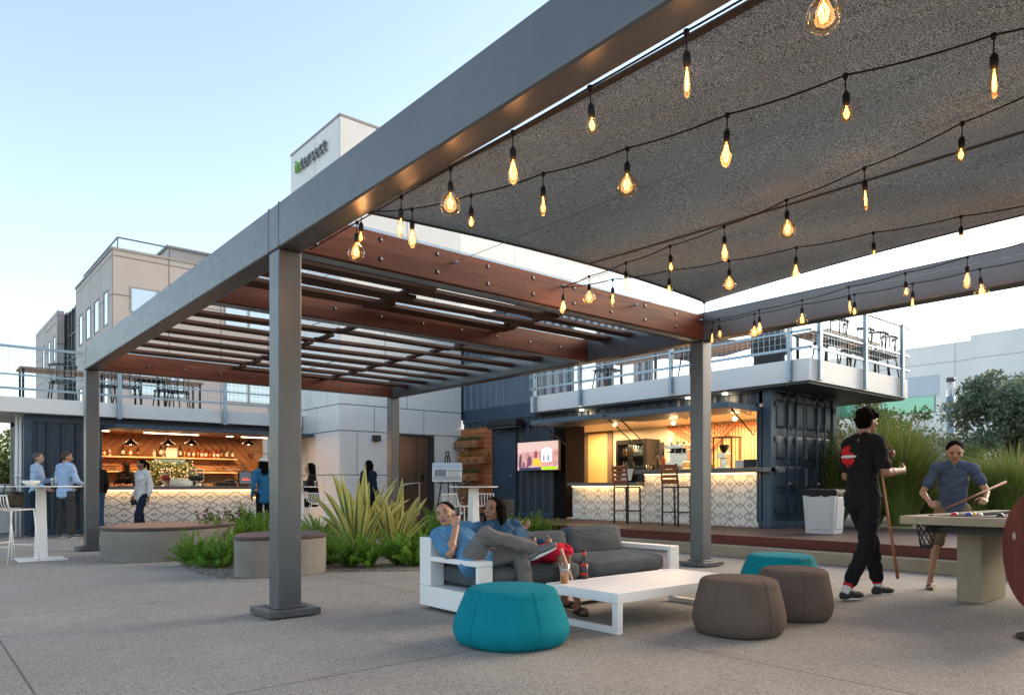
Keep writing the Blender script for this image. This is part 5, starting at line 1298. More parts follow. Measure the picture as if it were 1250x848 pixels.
p = PD(12, 10.0); q = B(); q.box(-.17,.17,-.09,.09,0,.22); o = q.done('handbag', M['black'], bevel=.04, world=False); o.location = (p.x, p.y, .765); o.rotation_euler = (0,0,R(35)); tag(o, 'black handbag lying on the far left wire stool', 'bag')
q = B(); q.tube([(-.1,0,.2),(-.07,0,.31),(.07,0,.31),(.1,0,.2)], .009, 6); WM[o.name] = Matrix.Identity(4); q.done('strap', M['black'], o, world=False)
q = B(); q.lathe([(.05,0),(.10,.05),(.105,.075),(.10,.078),(.05,.01)], n=18, sx=1.1); o = q.done('paper_tray', M['paper'], world=False); o.location = PD(38, 10.4, 1.066); tag(o, 'white takeaway bowl on the far left high table', 'bowl')
q = B(); q.lathe([(.03,0),(.038,.12),(.037,.121),(.03,.01)], n=16); o = q.done('plastic_cup', M['clearglass'], world=False); o.location = PD(66, 10.5, 1.066); tag(o, 'clear cup with a dark straw on the far left high table', 'cup')
WM[o.name] = Matrix.Identity(4); q = B(); q.tube([(0,0,.01),(-.01,0,.22)], .005, 6); q.done('straw', M['black'], o, world=False)
for k, (px, lab) in enumerate(((372,'dark drinking glass in front of the seated woman'),(386,'clear drinking glass at the right edge of the seated woman table'))):
    q = B(); q.lathe([(.03,0),(.036,.11),(.035,.112),(.03,.01)], n=14); o = q.done('drinking_glass', (M['bot_dark'], M['clearglass'])[k], world=False); o.location = PD(px, 14.0+.1*k, 1.062); tag(o, lab, 'glass')
# easel with picture
p = PD(546, 17.4, DZ); ea = thing('easel', 'easel holding a pale architectural picture beside the lift door', 'easel', p, -T)
q = B(); q.bar((-.28,0,0),(-.02,.05,1.6),.03); q.bar((.28,0,0),(.02,.05,1.6),.03); q.bar((0,.5,0),(0,.07,1.5),.03); q.bar((-.25,-.03,.84),(.25,-.03,.84),.03); q.done('frame', M['black'], ea, world=False)
q = B(); q.obox((0,-.03,1.09), .355, .012, .225, Matrix.Rotation(R(-5),3,'X')); bo = q.done('picture_board', M['white'], ea, world=False)
for (x0_,x1_,z0_,z1_,c) in ((-.34,.34,.9,1.0,(.45,.47,.48)),(-.34,.34,1.18,1.30,(.48,.6,.72)),(-.3,-.02,1.0,1.16,(.22,.24,.26)),(.02,.30,1.0,1.12,(.6,.6,.6)),(.05,.28,1.02,1.06,(.15,.17,.2)),(-.26,-.06,1.03,1.10,(.7,.7,.7)),(-.1,.34,1.12,1.15,(.3,.32,.34))):
    q = B(); q.obox(((x0_+x1_)/2,-.0445-.08*0+(1.09-(z0_+z1_)/2)*-.087,(z0_+z1_)/2), (x1_-x0_)/2, .0015, (z1_-z0_)/2, Matrix.Rotation(R(-5),3,'X')); q.done('printed_area', pm('print_tone', c, .6, 0, .1, 9), bo, world=False)
# litter bin
p = (AX(1006, 8.75)[0], 0); bn = thing('litter_bin', 'pale grey plastic litter bin with black liner in front of the container doors', 'litter bin', (8.75, p[0], DZ), R(8))
q = B(); w0, w1, hh = .215, .255, .66
def taper(q, a0, a1, z0, z1, mi=0, bx=1.0): q.add([(-a0,-a0,z0),(a0,-a0,z0),(a0,a0,z0),(-a0,a0,z0),(-a1,-a1,z1),(a1,-a1,z1),(a1,a1,z1),(-a1,a1,z1)], [(0,3,2,1),(4,5,6,7),(0,1,5,4),(1,2,6,5),(2,3,7,6),(3,0,4,7)], mi)
taper(q, w0, w1, 0, hh); q.done('body', M['plastic_grey'], bn, .02, world=False)
q = B(); q.obox((-(w0+w1)/2-.006,0,.33),.006,.17,.25,Matrix.Rotation(R(-3.3),3,'Y')); q.obox((0,-(w0+w1)/2-.006,.33),.17,.006,.25,Matrix.Rotation(R(3.3),3,'X')); q.done('side_panel', M['plastic_grey'], bn, .02, world=False)
q = B(); r_ = random.Random(2); n = 40; vs = []
for k in range(n):
    a = 2*PI*k/n; s = 1/max(abs(math.cos(a)), abs(math.sin(a))); vs += [(.262*s*math.cos(a), .262*s*math.sin(a), hh-.03-r_.uniform(0,.05)), (.268*s*math.cos(a), .268*s*math.sin(a), hh+.02), (.2*s*math.cos(a), .2*s*math.sin(a), hh+.04+r_.uniform(0,.02)), (.15*s*math.cos(a), .15*s*math.sin(a), hh-.02)]
q.add(vs, [(4*k+j, (4*k+4) % (4*n)+j, (4*k+4) % (4*n)+j+1, 4*k+j+1) for k in range(n) for j in range(3)]+[tuple(4*k+3 for k in range(n))], 0, True); q.done('liner', M['rubber'], bn, world=False)
# ================================================================ pool table, wooden disc
px0, px1, py1, py0 = 4.10, 6.55, -3.18, -4.62
pt = thing('pool_table', 'concrete pool table with black cloth and a net pocket', 'pool table', ((px0+px1)/2, (py0+py1)/2, 0))
q = B()
hz0, hz1 = .735, .805
q.box(px0, px1, py1-.14, py1, hz0, hz1); q.box(px0, px1, py0, py0+.14, hz0, hz1); q.box(px0, px0+.14, py0+.141, py1-.141, hz0, hz1); q.box(px1-.14, px1, py0+.141, py1-.141, hz0, hz1); q.done('concrete_rim', M['concrete_tan'], pt, .006)
q = B(); q.box(px0+.1415, px1-.1415, py0+.1415, py1-.1415, .74, .775); q.done('cloth_bed', M['rubber'], pt)
q = B()
for (a, c, d_, e) in ((px0+.23, px1-.23, py1-.19, py1-.142), (px0+.23, px1-.23, py0+.142, py0+.19), (px0+.142, px0+.19, py0+.23, py1-.23), (px1-.19, px1-.142, py0+.23, py1-.23)): q.box(a, c, d_, e, .776, .812)
q.done('cushion_rail', M['rubber'], pt, .01)
q = B(); q.box(px0+.25, px1-.25, py0+.12, py1-.12, .655, .733); q.done('apron', M['black'], pt)
for yy in (py1-.14, py0+.42):
    Ya, Yb = (AX(1167.6, 4.98)[0], AX(1198, 4.98)[0]) if yy > -4 else (-4.15, -4.45)
    q = B(); q.box(4.98, 5.66, min(Ya,Yb), max(Ya,Yb), 0, .653); q.done('pier', M['concrete_tan'], pt, .01)
p = Vector((AX(1130, 4.3)[0], 0, 0)); nx_, ny_ = 4.28, AX(1131, 4.28)[0]
q = B(); rr_ = .075
for k in range(10):
    a = 2*PI*k/10
    for sgn in (-1,1):
        q.tube([(nx_+rr_*(1-.35*t)*math.cos(a+sgn*t*1.6), ny_+rr_*(1-.35*t)*math.sin(a+sgn*t*1.6), .73-.19*t) for t in [i/7 for i in range(8)]], .0035, 4)
q.tube([(nx_+rr_*math.cos(2*PI*k/16), ny_+rr_*math.sin(2*PI*k/16), .73) for k in range(17)], .006, 5, cap=False); q.lathe([(.048,.53),(.05,.55),(.03,.555)], (nx_,ny_,0), 12)
q.done('net_pocket', M['black'], pt)
balls = ((1165.3,'ball_red',(.55,.02,.03),'solid red pool ball on the left of the black cloth'),(1183,'ball_blue',(.03,.06,.35),'blue pool ball, left of the close cluster'),(1189,'ball_yellow',(.8,.5,.05),'yellow pool ball in the middle of the close cluster'),(1195.5,'ball_white',(.75,.72,.68),'white pool ball with a red stripe, right of the cluster'),(1221,'ball_black',(.02,.02,.025),'dark pool ball near the wooden disc'))
for px, nm_, c, lab in balls:
    X_ = 4.62+(.12 if px in (1189,) else 0); Y_ = AX(px, X_)[0]
    o = B().sphere((0,0,0), .0285, 20).done('pool_ball', pm(nm_, c, .08, 0, .02), world=False); o.location = (X_, Y_, .775+.029); tag(o, lab, 'pool ball', 'pool balls')
    if nm_ == 'ball_white':
        q = B(); q.lathe([(.0262,-.012),(.029,0),(.0262,.012)], n=20); WM[o.name] = Matrix.Identity(4); st_ = q.done('red_stripe', M['label_red'], o, world=False); st_.rotation_euler = (R(50), R(20), 0)
c = PD(1262, 5.0, ZZ(674, 5.0)); vd = Vector((c.x-CX, c.y-CY, 0)).normalized(); wl = Vector((-vd.y, vd.x, 0))
nrm = (-vd*.43+wl*.90).normalized(); tl = Vector((0,0,1)); xx = tl.cross(nrm)
dsk = thing('wooden_disc', 'red brown wooden disc table top tipped upright at the right edge', 'wooden disc', (c.x, c.y, 0))
Mx = Matrix((xx, tl, nrm)).transposed(); rad = .405
q = B(); q.lathe([(rad-.008,-.02),(rad,-.012),(rad,.012),(rad-.008,.02)], n=64); q.v = [tuple(c+Mx@Vector(v)) for v in q.v]; q.done('disc', M['reelwood'], dsk, smooth=False)
q = B(); q.tube([c-nrm*.02, c-nrm*.16], .05, 12); q.tube([c-nrm*.12, Vector((c.x-nrm.x*.16, c.y-nrm.y*.16, .02))], .04, 12); q.done('post', M['black'], dsk)
q = B(); f_ = c-nrm*.15; q.lathe([(.24,0),(.24,.015),(.05,.02)], (f_.x, f_.y, 0), 28); q.done('foot', M['black'], dsk)
# small round emblem: pale ring with a leaf
k_ = (1238-625)/F; ray = Vector((FW[0]+RT[0]*k_, FW[1]+RT[1]*k_, (YH-654)/F)); o_ = Vector((CX,CY,H)); tt = (c+nrm*.021-o_).dot(nrm)/ray.dot(nrm); ec = o_+ray*tt
def onD(b, pts, lift): b.add([ec+xx*u+tl*v+nrm*lift for u, v in pts], [tuple(range(len(pts)))])
q = B(); n = 24
for k in range(n):
    a, c2 = 2*PI*k/n, 2*PI*(k+1)/n
    onD(q, [(.026*math.cos(a),.026*math.sin(a)),(.026*math.cos(c2),.026*math.sin(c2)),(.020*math.cos(c2),.020*math.sin(c2)),(.020*math.cos(a),.020*math.sin(a))], .0015)
onD(q, [(-.004,-.014),(.008,-.008),(.012,.004),(.003,.014),(-.004,.006),(-.012,.008),(-.010,-.004)], .0015)
q.done('emblem', M['paper'], dsk)
# ================================================================ planting on the right, lamp pillar
q = B(); q.box(11.3, 40, -30, 10, 0, .30); q.box(11.3, 11.45, -30, 10, .30, .33, 1); tag(q.done('planter_ground', [M['gravel'], M['concrete_tan']], loc=(11.3,0,0)), 'soil and mulch bed behind the deck', 'ground', kind='structure')
def fgrass(label, p, rad, hgt, n, seed, grp='fountain grasses behind the deck'):
    r_ = random.Random(seed); q = B()
    for k in range(n):
        a = r_.uniform(0, 2*PI); rr_ = r_.random()**.7; L_ = hgt*r_.uniform(.65,1.15); lean = rr_*R(66)+R(4); pos = Vector((math.cos(a)*.18*rr_, math.sin(a)*.18*rr_, 0)); w_ = r_.uniform(.0025,.005); st = 7; side = Vector((-math.sin(a), math.cos(a), 0)); pl_ = r_.random() < .05; prev = None
        for s in range(st+1):
            t = s/st; ww = w_*(1-t**2)+.0008
            if pl_ and t > .7: ww = .012*(1-t)*3+.002
            cur = [pos-side*ww, pos+side*ww]
            if prev: q.add(prev+[cur[1], cur[0]], [(0,1,2,3)], 1 if (pl_ and t > .7) else 0, True)
            prev = cur; el = PI/2-lean*(.35+1.35*t*t); pos = pos+Vector((math.cos(a)*math.cos(el), math.sin(a)*math.cos(el), math.sin(el)))*(L_/st)
    o = q.done('fountain_grass', [M['grass'], M['grassplume']], world=False); o.location = p; return tag(o, label, 'ornamental grass', grp)
for i, (px, d_, hh, n, lab) in enumerate(((1018,14.6,1.65,900,'tall green fountain grass right beside the steel container doors'),(1062,14.2,2.15,1700,'largest fountain grass behind the man with the cue'),(1100,13.8,2.05,1700,'broad fountain grass between the two pool players'),(1138,15.5,1.15,900,'fountain grass behind the boy in the blue shirt'),(1196,12.9,1.35,1100,'low fountain grass right of the boy in the blue shirt'),(1240,12.4,1.45,1200,'fountain grass at the right edge above the pool table'))):
    fgrass(lab, PD(px, d_, .3), .5, hh*.97, int(n*2.3), 60+i)
def tree(label, name, cat, p, trunk_h, rad, hz, n, ls, mt, seed, clumps=16, grp=None, limbs=7):
    r_ = random.Random(seed); root = thing(name, label, cat, p, 0, grp); q = B(); cc = Vector((0,0,trunk_h+hz*.45)); tips = []
    q.tube([(0,0,0),(.03,.02,trunk_h*.5),(0,.03,trunk_h)], [.055*rad,.045*rad,.04*rad], 8)
    for k in range(clumps):
        while True:
            v = Vector((r_.uniform(-1,1), r_.uniform(-1,1), r_.uniform(-1,1)))
            if .35 < v.length < 1: break
        tips.append(Vector((v.x*rad, v.y*rad, trunk_h+hz*.5+v.z*hz*.5)))
    for t in tips: q.tube([(0,.02,trunk_h*.7), Vector((t.x*.4, t.y*.4, (trunk_h+t.z)/2)), t], [.03*rad,.017*rad,.004], 5)
    q.done('trunk', M['leaf_trunk'], root, world=False); q = B()
    for t in tips:
        rc = rad*r_.uniform(.25,.48); leafcloud(q, t, (rc, rc, rc*.8), n//clumps, ls, r_, 0)
    q.done('crown', mt, root, world=False); return root
tree('grey green olive tree standing before the far white building at the right edge', 'olive_tree', 'tree', PD(1222, 17.5, .3), .9, 1.15, 2.5, 15000, .10, M['olive'], 3, 26)
tree('second grey green tree at the right frame edge behind the olive tree', 'olive_tree', 'tree', PD(1268, 19, .3), .8, 1.3, 2.9, 11000, .11, M['olive'], 8, 22)
tree('airy green shrub rising above the grasses by the balcony end', 'shrub', 'shrub', PD(1092, 16.5, .3), .6, .85, 2.5, 2600, .09, M['shrub'], 12, 16)
tree('sparse shrub directly behind the head of the man with the cue', 'shrub', 'shrub', PD(1050, 17.5, .3), .5, .8, 2.5, 2200, .09, M['shrub'], 14, 14)
tree('yellow green shrub between the lamp pillar and the olive tree', 'shrub', 'shrub', PD(1184, 15.8, .3), .3, .45, 1.25, 2200, .085, M['shrub'], 15, 14)
tree('dense green shrub seen through the gap at the far left edge', 'shrub', 'shrub', PD(-12, 22, 0), .5, 1.6, 2.6, 9000, .12, M['shrub'], 16, 24)
tree('green tree far beyond the right bar below the balcony end', 'green_tree', 'tree', PD(1060, 30, 0), 1.2, 2.0, 2.6, 6000, .16, M['shrub'], 17, 20)
p = PD(1160.5, 24, .3); zt = ZZ(461, 24); lp_ = thing('lamp_pillar', 'slim grey round lamp pillar with a clear lantern top', 'lamp', p)
q = B(); q.cyl((p.x,p.y,.3),(p.x,p.y,zt-.62),.125,n=20); q.done('post', M['galv'], lp_)
q = B(); q.cyl((p.x,p.y,zt-.615),(p.x,p.y,zt-.13),.118,n=20); q.done('lantern_glass', M['clearglass'], lp_)
q = B(); q.cyl((p.x,p.y,zt-.61),(p.x,p.y,zt-.14),.03,n=10); q.done('lantern_core', M['paper'], lp_)
q = B(); q.cyl((p.x,p.y,zt-.125),(p.x,p.y,zt),.128,n=20); q.done('lantern_cap', M['steel'], lp_)
# ================================================================ far buildings
def windows(root, plane, c, rects, out, mt='winglass', mull=0, fr=.12):
    for (a0, a1, z0, z1) in rects:
        q = B(); a0, a1 = min(a0,a1), max(a0,a1)
        def bx_(p0, p1, q0, q1, o0, o1):
            if plane == 'x': q.box(c+out*o0, c+out*o1, p0, p1, q0, q1)
            else: q.box(p0, p1, c+out*o0, c+out*o1, q0, q1)
        fr = .06; bx_(a0, a0+fr, z0, z1, -.06, .02); bx_(a1-fr, a1, z0, z1, -.06, .02); bx_(a0+fr, a1-fr, z0, z0+fr, -.06, .02); bx_(a0+fr, a1-fr, z1-fr, z1, -.06, .02)
        for k in range(mull): m_ = a0+(a1-a0)*(k+1)/(mull+1); bx_(m_-.05, m_+.05, z0, z1, -.1, .03)
        w_ = q.done('window', M['roofgrey'] if mt == 'winglass' else M['steel'], root); q = B(); bx_(a0+fr, a1-fr, z0+fr, z1-fr, -.05, -.01); q.done('pane', M[mt], w_)
GX, GY = 5.53, 34.0; ght = ZZ(304, AY(137, GY)[1])
bb = thing('office_building', 'beige panelled office building with tall narrow windows on the left', 'building', (GX, GY, 0))
yA, yB, yC = AX(92.5, GX)[0], AX(70, GX)[0], AX(43.6, GX)[0]
zr = lambda y, px, X: ZZ(y, AX(px, X)[1])
wl_ = []
for (p0_, p1_, t_, b_) in ((126.5,132,355,398),(115,121,366,406),(105,110.5,376,414),(96.5,101,385,422)):
    wl_.append((AX(p1_, GX)[0], AX(p0_, GX)[0], zr((b_), (p0_+p1_)/2, GX), zr((t_), (p0_+p1_)/2, GX)))
z0m = sum(w[2] for w in wl_)/4; z1m = sum(w[3] for w in wl_)/4; wl_ = [(a, c_, z0m, z1m) for a, c_, _, _ in wl_]
low = [(a, c_, z0m-4.0, z1m-4.2) for a, c_, _, _ in wl_]
q = B(); grid_wall(q, 'x', GX, GX+.4, GY+.4, yA, 0, ght, wl_+low)
wf = []
for (p0_, p1_, t_, b_) in ((159,193,352,383),(263,295,384,409)):
    wf.append((AY(p0_, GY)[0], AY(p1_, GY)[0], ZZ(b_, AY((p0_+p1_)/2, GY)[1]), ZZ(t_, AY((p0_+p1_)/2, GY)[1])))
zt0, zt1 = wf[0][2], wf[0][3]; wfs = []
x_ = wf[0][0]
while x_ < 32: wfs.append((x_, x_+2.6, zt0, zt1)); wfs.append((x_, x_+2.6, zt0-4.1, zt1-4.1)); x_ += 4.6
grid_wall(q, 'y', GY, GY+.4, GX, 36, 0, ght, wfs); q.box(GX+.5, 36, GY+1.0, yA, 0, ght-.3); q.done('wall', M['beige'], bb)
windows(bb, 'x', GX, wl_+low, -1, fr=.0); windows(bb, 'y', GY, wfs, -1, mull=1, fr=.0)
q = B(); q.box(GX-.05, 36, GY-.05, yA, ght, ght+.12); q.done('parapet', M['roofgrey'], bb)
q = B(); 
for k in range(12): q.bar((GX+.3+k*2.4, GY+.3, ght+.1), (GX+.3+k*2.4, GY+.3, ght+.75), .05)
q.bar((GX+.3, GY+.3, ght+.72), (32, GY+.3, ght+.72), .06); q.bar((GX+.3, GY+.3, ght+.72), (GX+.3, GY+9, ght+.72), .06); q.done('roof_rail', M['steel'], bb)
ph = thing('rooftop_room', 'beige plant room set back on the office building roof', 'roof room', (12, 41, ght)); xA, xB = AY(205, 40)[0], AY(330, 40)[0]
q = B(); q.box(xA, xB, 40, 47, ght, ZZ(303, AY(207, 40)[1])); q.done('wall', M['beige'], ph); q = B(); q.box(xA-.1, xB, 39.9, 47, ZZ(303, AY(207,40)[1]), ZZ(303, AY(207,40)[1])+.15); q.done('roof_edge', M['roofgrey'], ph)
gb = thing('glazed_link', 'dark framed glazed stair hall between the two beige office blocks', 'building', (GX+.6, yA, 0)); q = B(); q.box(GX+.6, 30, yA, yB, 0, ght-.25); q.done('pane', M['winglass'], gb)
q = B()
for k in range(7): y_ = yA+(yB-yA)*k/6; q.box(GX+.48, GX+.59, y_-.05, y_+.05, 0, ght-.2)
for k in range(8): z_ = ght-.3-k*1.55; q.box(GX+.50, GX+.595, yA, yB, z_-.05, z_+.05)
q.done('mullion_frame', M['steel_dark'], gb)
b2 = thing('office_building', 'beige office block at the far left with reflected sunlight painted as an orange patch', 'building', (GX, yB, 0))
wr = []
for (p0_, p1_, t_, b_) in ((65,68,412,445),(58.5,61.5,418,448),(52,55,424,452)): wr.append((AX(p1_, GX)[0], AX(p0_, GX)[0], zr(b_, p0_, GX), zr(t_, p0_, GX)))
z0m, z1m = wr[1][2], wr[1][3]; wr = [(a, c_, z0m, z1m) for a, c_, _, _ in wr]; wr += [(a, c_, z0m-4.2, z1m-4.2) for a, c_, _, _ in wr]
q = B(); grid_wall(q, 'x', GX, GX+.4, yB, yC, 0, ght, wr); q.box(GX+.5, 30, yB, yC, 0, ght-.05); q.done('wall', M['beige'], b2); windows(b2, 'x', GX, wr, -1, fr=0)
q = B(); q.box(GX-.03, GX-.005, AX(70, GX)[0]+.6, AX(56, GX)[0], z1m+.8, ght-.7); q.done('painted_sun_glow', pm('painted_sun_glow', (.55,.30,.14), .6, 0, .08, .8), b2)  # glow of reflected sunlight, put in as an orange coloured sheet
# pale building behind the lift tower
PYY = 32; xa, xb_ = AY(548, PYY)[0], AY(742, PYY)[0]; dd = AY(640, PYY)[1]; pt_ = ZZ(262, dd)
wb = thing('white_building', 'pale panelled building seen between the shade sail and the timber beam', 'building', (xa, PYY, 0)); q = B(); q.box(xa-3, xb_, PYY, PYY+20, 0, pt_); q.done('wall', M['farwhite'], wb)
# far white building on the right
RX = 48; y1_, y0_ = AX(990, RX)[0], -30; dR = AX(1112, RX)[1]; rt_ = ZZ(425, dR)
fw_b = thing('white_building', 'large white panelled building with green tinted windows at the far right', 'building', (RX, 0, 0))
def yz(px, py): Y_, d_ = AX(px, RX); return Y_, ZZ(py, d_)
W1 = (yz(1142, 466), yz(1085, 503)); W2 = (yz(1290, 450), yz(1208, 505)); W3 = (yz(1048, 470), yz(1000, 508))
zb_, zt_ = yz(1125, 504)[1], yz(1125, 462)[1]
rc = [(yz(1142,0)[0], yz(1075,0)[0], zb_, zt_), (yz(1330,0)[0], yz(1208,0)[0], zb_, zt_), (yz(1048,0)[0], yz(1005,0)[0], zb_, zt_)]
q = B(); grid_wall(q, 'x', RX, RX+.5, y0_, y1_, 0, rt_, rc); q.box(RX+.6, RX+30, y0_, y1_, 0, rt_-.2); q.box(RX-.35, RX-.001, y0_, yz(1187,0)[0], rt_-3.0, rt_+.25); q.box(RX-.25, RX-.001, yz(1187,0)[0]-.0, yz(1187,0)[0]-1.4, 0, rt_-3.0)
q.done('wall', M['farwhite'], fw_b); windows(fw_b, 'x', RX, rc, -1, 'greenglass', mull=0, fr=0)
q = B()
for a, c_, _, _ in rc: q.box(RX-.06, RX-.002, a-.2, c_+.2, zt_+.15, rt_-3.2)
q.done('recessed_panel', pm('blue_white_panel', (.50,.55,.60), .6, 0, .03), fw_b)
b3 = thing('white_building', 'lower white building behind the container doors', 'building', (36, 14, 0)); q = B(); q.box(30, 44, AX(1042, 30)[0], 22, 0, 3.6); q.done('wall', M['farwhite'], b3)
windows(b3, 'x', 30, [(AX(1040,30)[0]+.6, AX(1018,30)[0], ZZ(545, AX(1030,30)[1]), ZZ(493, AX(1030,30)[1]))], -1, 'greenglass', fr=0)
# ================================================================ people
def solid(b, voxel, smooth=4, fac=.5):
    me = bpy.data.meshes.new('tmp'); me.from_pydata(b.v, [], b.f); o = bpy.data.objects.new('tmp', me); COL.objects.link(o)
    r = o.modifiers.new('r', 'REMESH'); r.mode = 'VOXEL'; r.voxel_size = voxel; r.use_smooth_shade = True
    if smooth: s = o.modifiers.new('s', 'SMOOTH'); s.factor = fac; s.iterations = smooth
    dg = bpy.context.evaluated_depsgraph_get(); out = bpy.data.meshes.new_from_object(o.evaluated_get(dg))
    bpy.data.objects.remove(o); bpy.data.meshes.remove(me)
    for p in out.polygons: p.use_smooth = True
    return out
def skinmat(name, c):
    m, nt, p = newmat(name); n = NB(nt); n.L(n.mix(n.noise(n.coord(), 12, 3), mul(c, .88), mul(c, 1.1)), p.inputs['Base Color'])
    p.inputs['Roughness'].default_value = .5; p.inputs['Subsurface Weight'].default_value = .08; p.inputs['Subsurface Radius'].default_value = (.01,.004,.002); return m
SK = {'tan': skinmat('skin_tan', (.42,.22,.135)), 'brown': skinmat('skin_brown', (.26,.125,.07)), 'light': skinmat('skin_light', (.52,.30,.20)), 'dark': skinmat('skin_dark', (.13,.06,.035))}
M['eye'] = pm('eye_dark', (.02,.012,.01), .15, 0, .1); M['eyewhite'] = pm('eye_white', (.6,.57,.54), .25, 0, .03)
M['lip'] = pm('lips', (.30,.08,.07), .4, 0, .05); M['brow'] = pm('eyebrow', (.03,.018,.012), .8)
M['hair_black'] = pm('black_hair', (.006,.0045,.004), .85, 0, .3, 8, .9, 90, stretch=(9,9,1.5), spec=.05); M['hair_grey'] = pm('grey_brown_hair', (.09,.07,.055), .6, 0, .3, 20, .8, 120); M['hair_brown'] = pm('brown_hair', (.05,.025,.012), .6, 0, .3, 20, .8, 120)
def cloth(name, c, var=.12, bump=.5, sc=9): return pm(name, c, .9, 0, var, sc, bump, 7, spec=.12, bdist=.05)
def fvec(v): return Vector(v)
def heading(v): return math.atan2(-v.x, v.y)
def hand(b, w, d, n, curl=.6, s=1, spread=.12, thumb=1, side=1):
    """w wrist, d finger direction, n palm normal (side the fingers close to)"""
    d = fvec(d).normalized(); n = fvec(n); n = (n-d*n.dot(d)).normalized(); x = d.cross(n)*side
    Mx = Matrix((x, d, n)).transposed(); pc = w+d*.048*s
    b.sphere(pc, (.040*s, .052*s, .016*s), 12, M=Mx); b.sphere(w+d*.075*s, (.040*s,.02*s,.014*s), 10, M=Mx)
    for i, (ox, L_) in enumerate(((-.030,.070),(-.010,.080),(.010,.075),(.029,.060))):
        p = w+d*.085*s+x*ox*s; an = 0; dd = (d+x*ox*spread*14).normalized(); r = (.0088,.0092,.0088,.0078)[i]*s
        for k, f in enumerate((.45,.32,.23)):
            an += curl*(.9,1.2,.9)[k]*(1+.06*i); v = dd*math.cos(an)+n*math.sin(an); q = p+v*L_*f*s
            b.cap(p, q, r*(1-.07*k), r*(.93-.07*k), 8); p = q
    if thumb:
        p = w+d*.025*s-x*.030*s; v = (d*.65-x*.62+n*.25).normalized()
        for k in range(3):
            q = p+v*(.036,.030,.024)[k]*s; b.cap(p, q, (.0125,.0105,.0095)[k]*s, (.0108,.0095,.008)[k]*s, 8); p = q; v = (v+n*.35*curl+x*.35*curl+d*.15).normalized()
BASE = dict(pelvis=(0,0,.95), waist=(0,.0,1.08), chest=(0,.01,1.28), neck=(0,0,1.46), head=(0,.025,1.62), shL=(-.185,0,1.42), shR=(.185,0,1.42),
    elL=(-.235,-.03,1.13), elR=(.235,-.03,1.13), wrL=(-.235,.08,.90), wrR=(.235,.08,.90), hipL=(-.09,0,.92), hipR=(.09,0,.92), knL=(-.10,.02,.50), knR=(.10,.02,.50), anL=(-.105,-.03,.085), anR=(.105,-.03,.085))
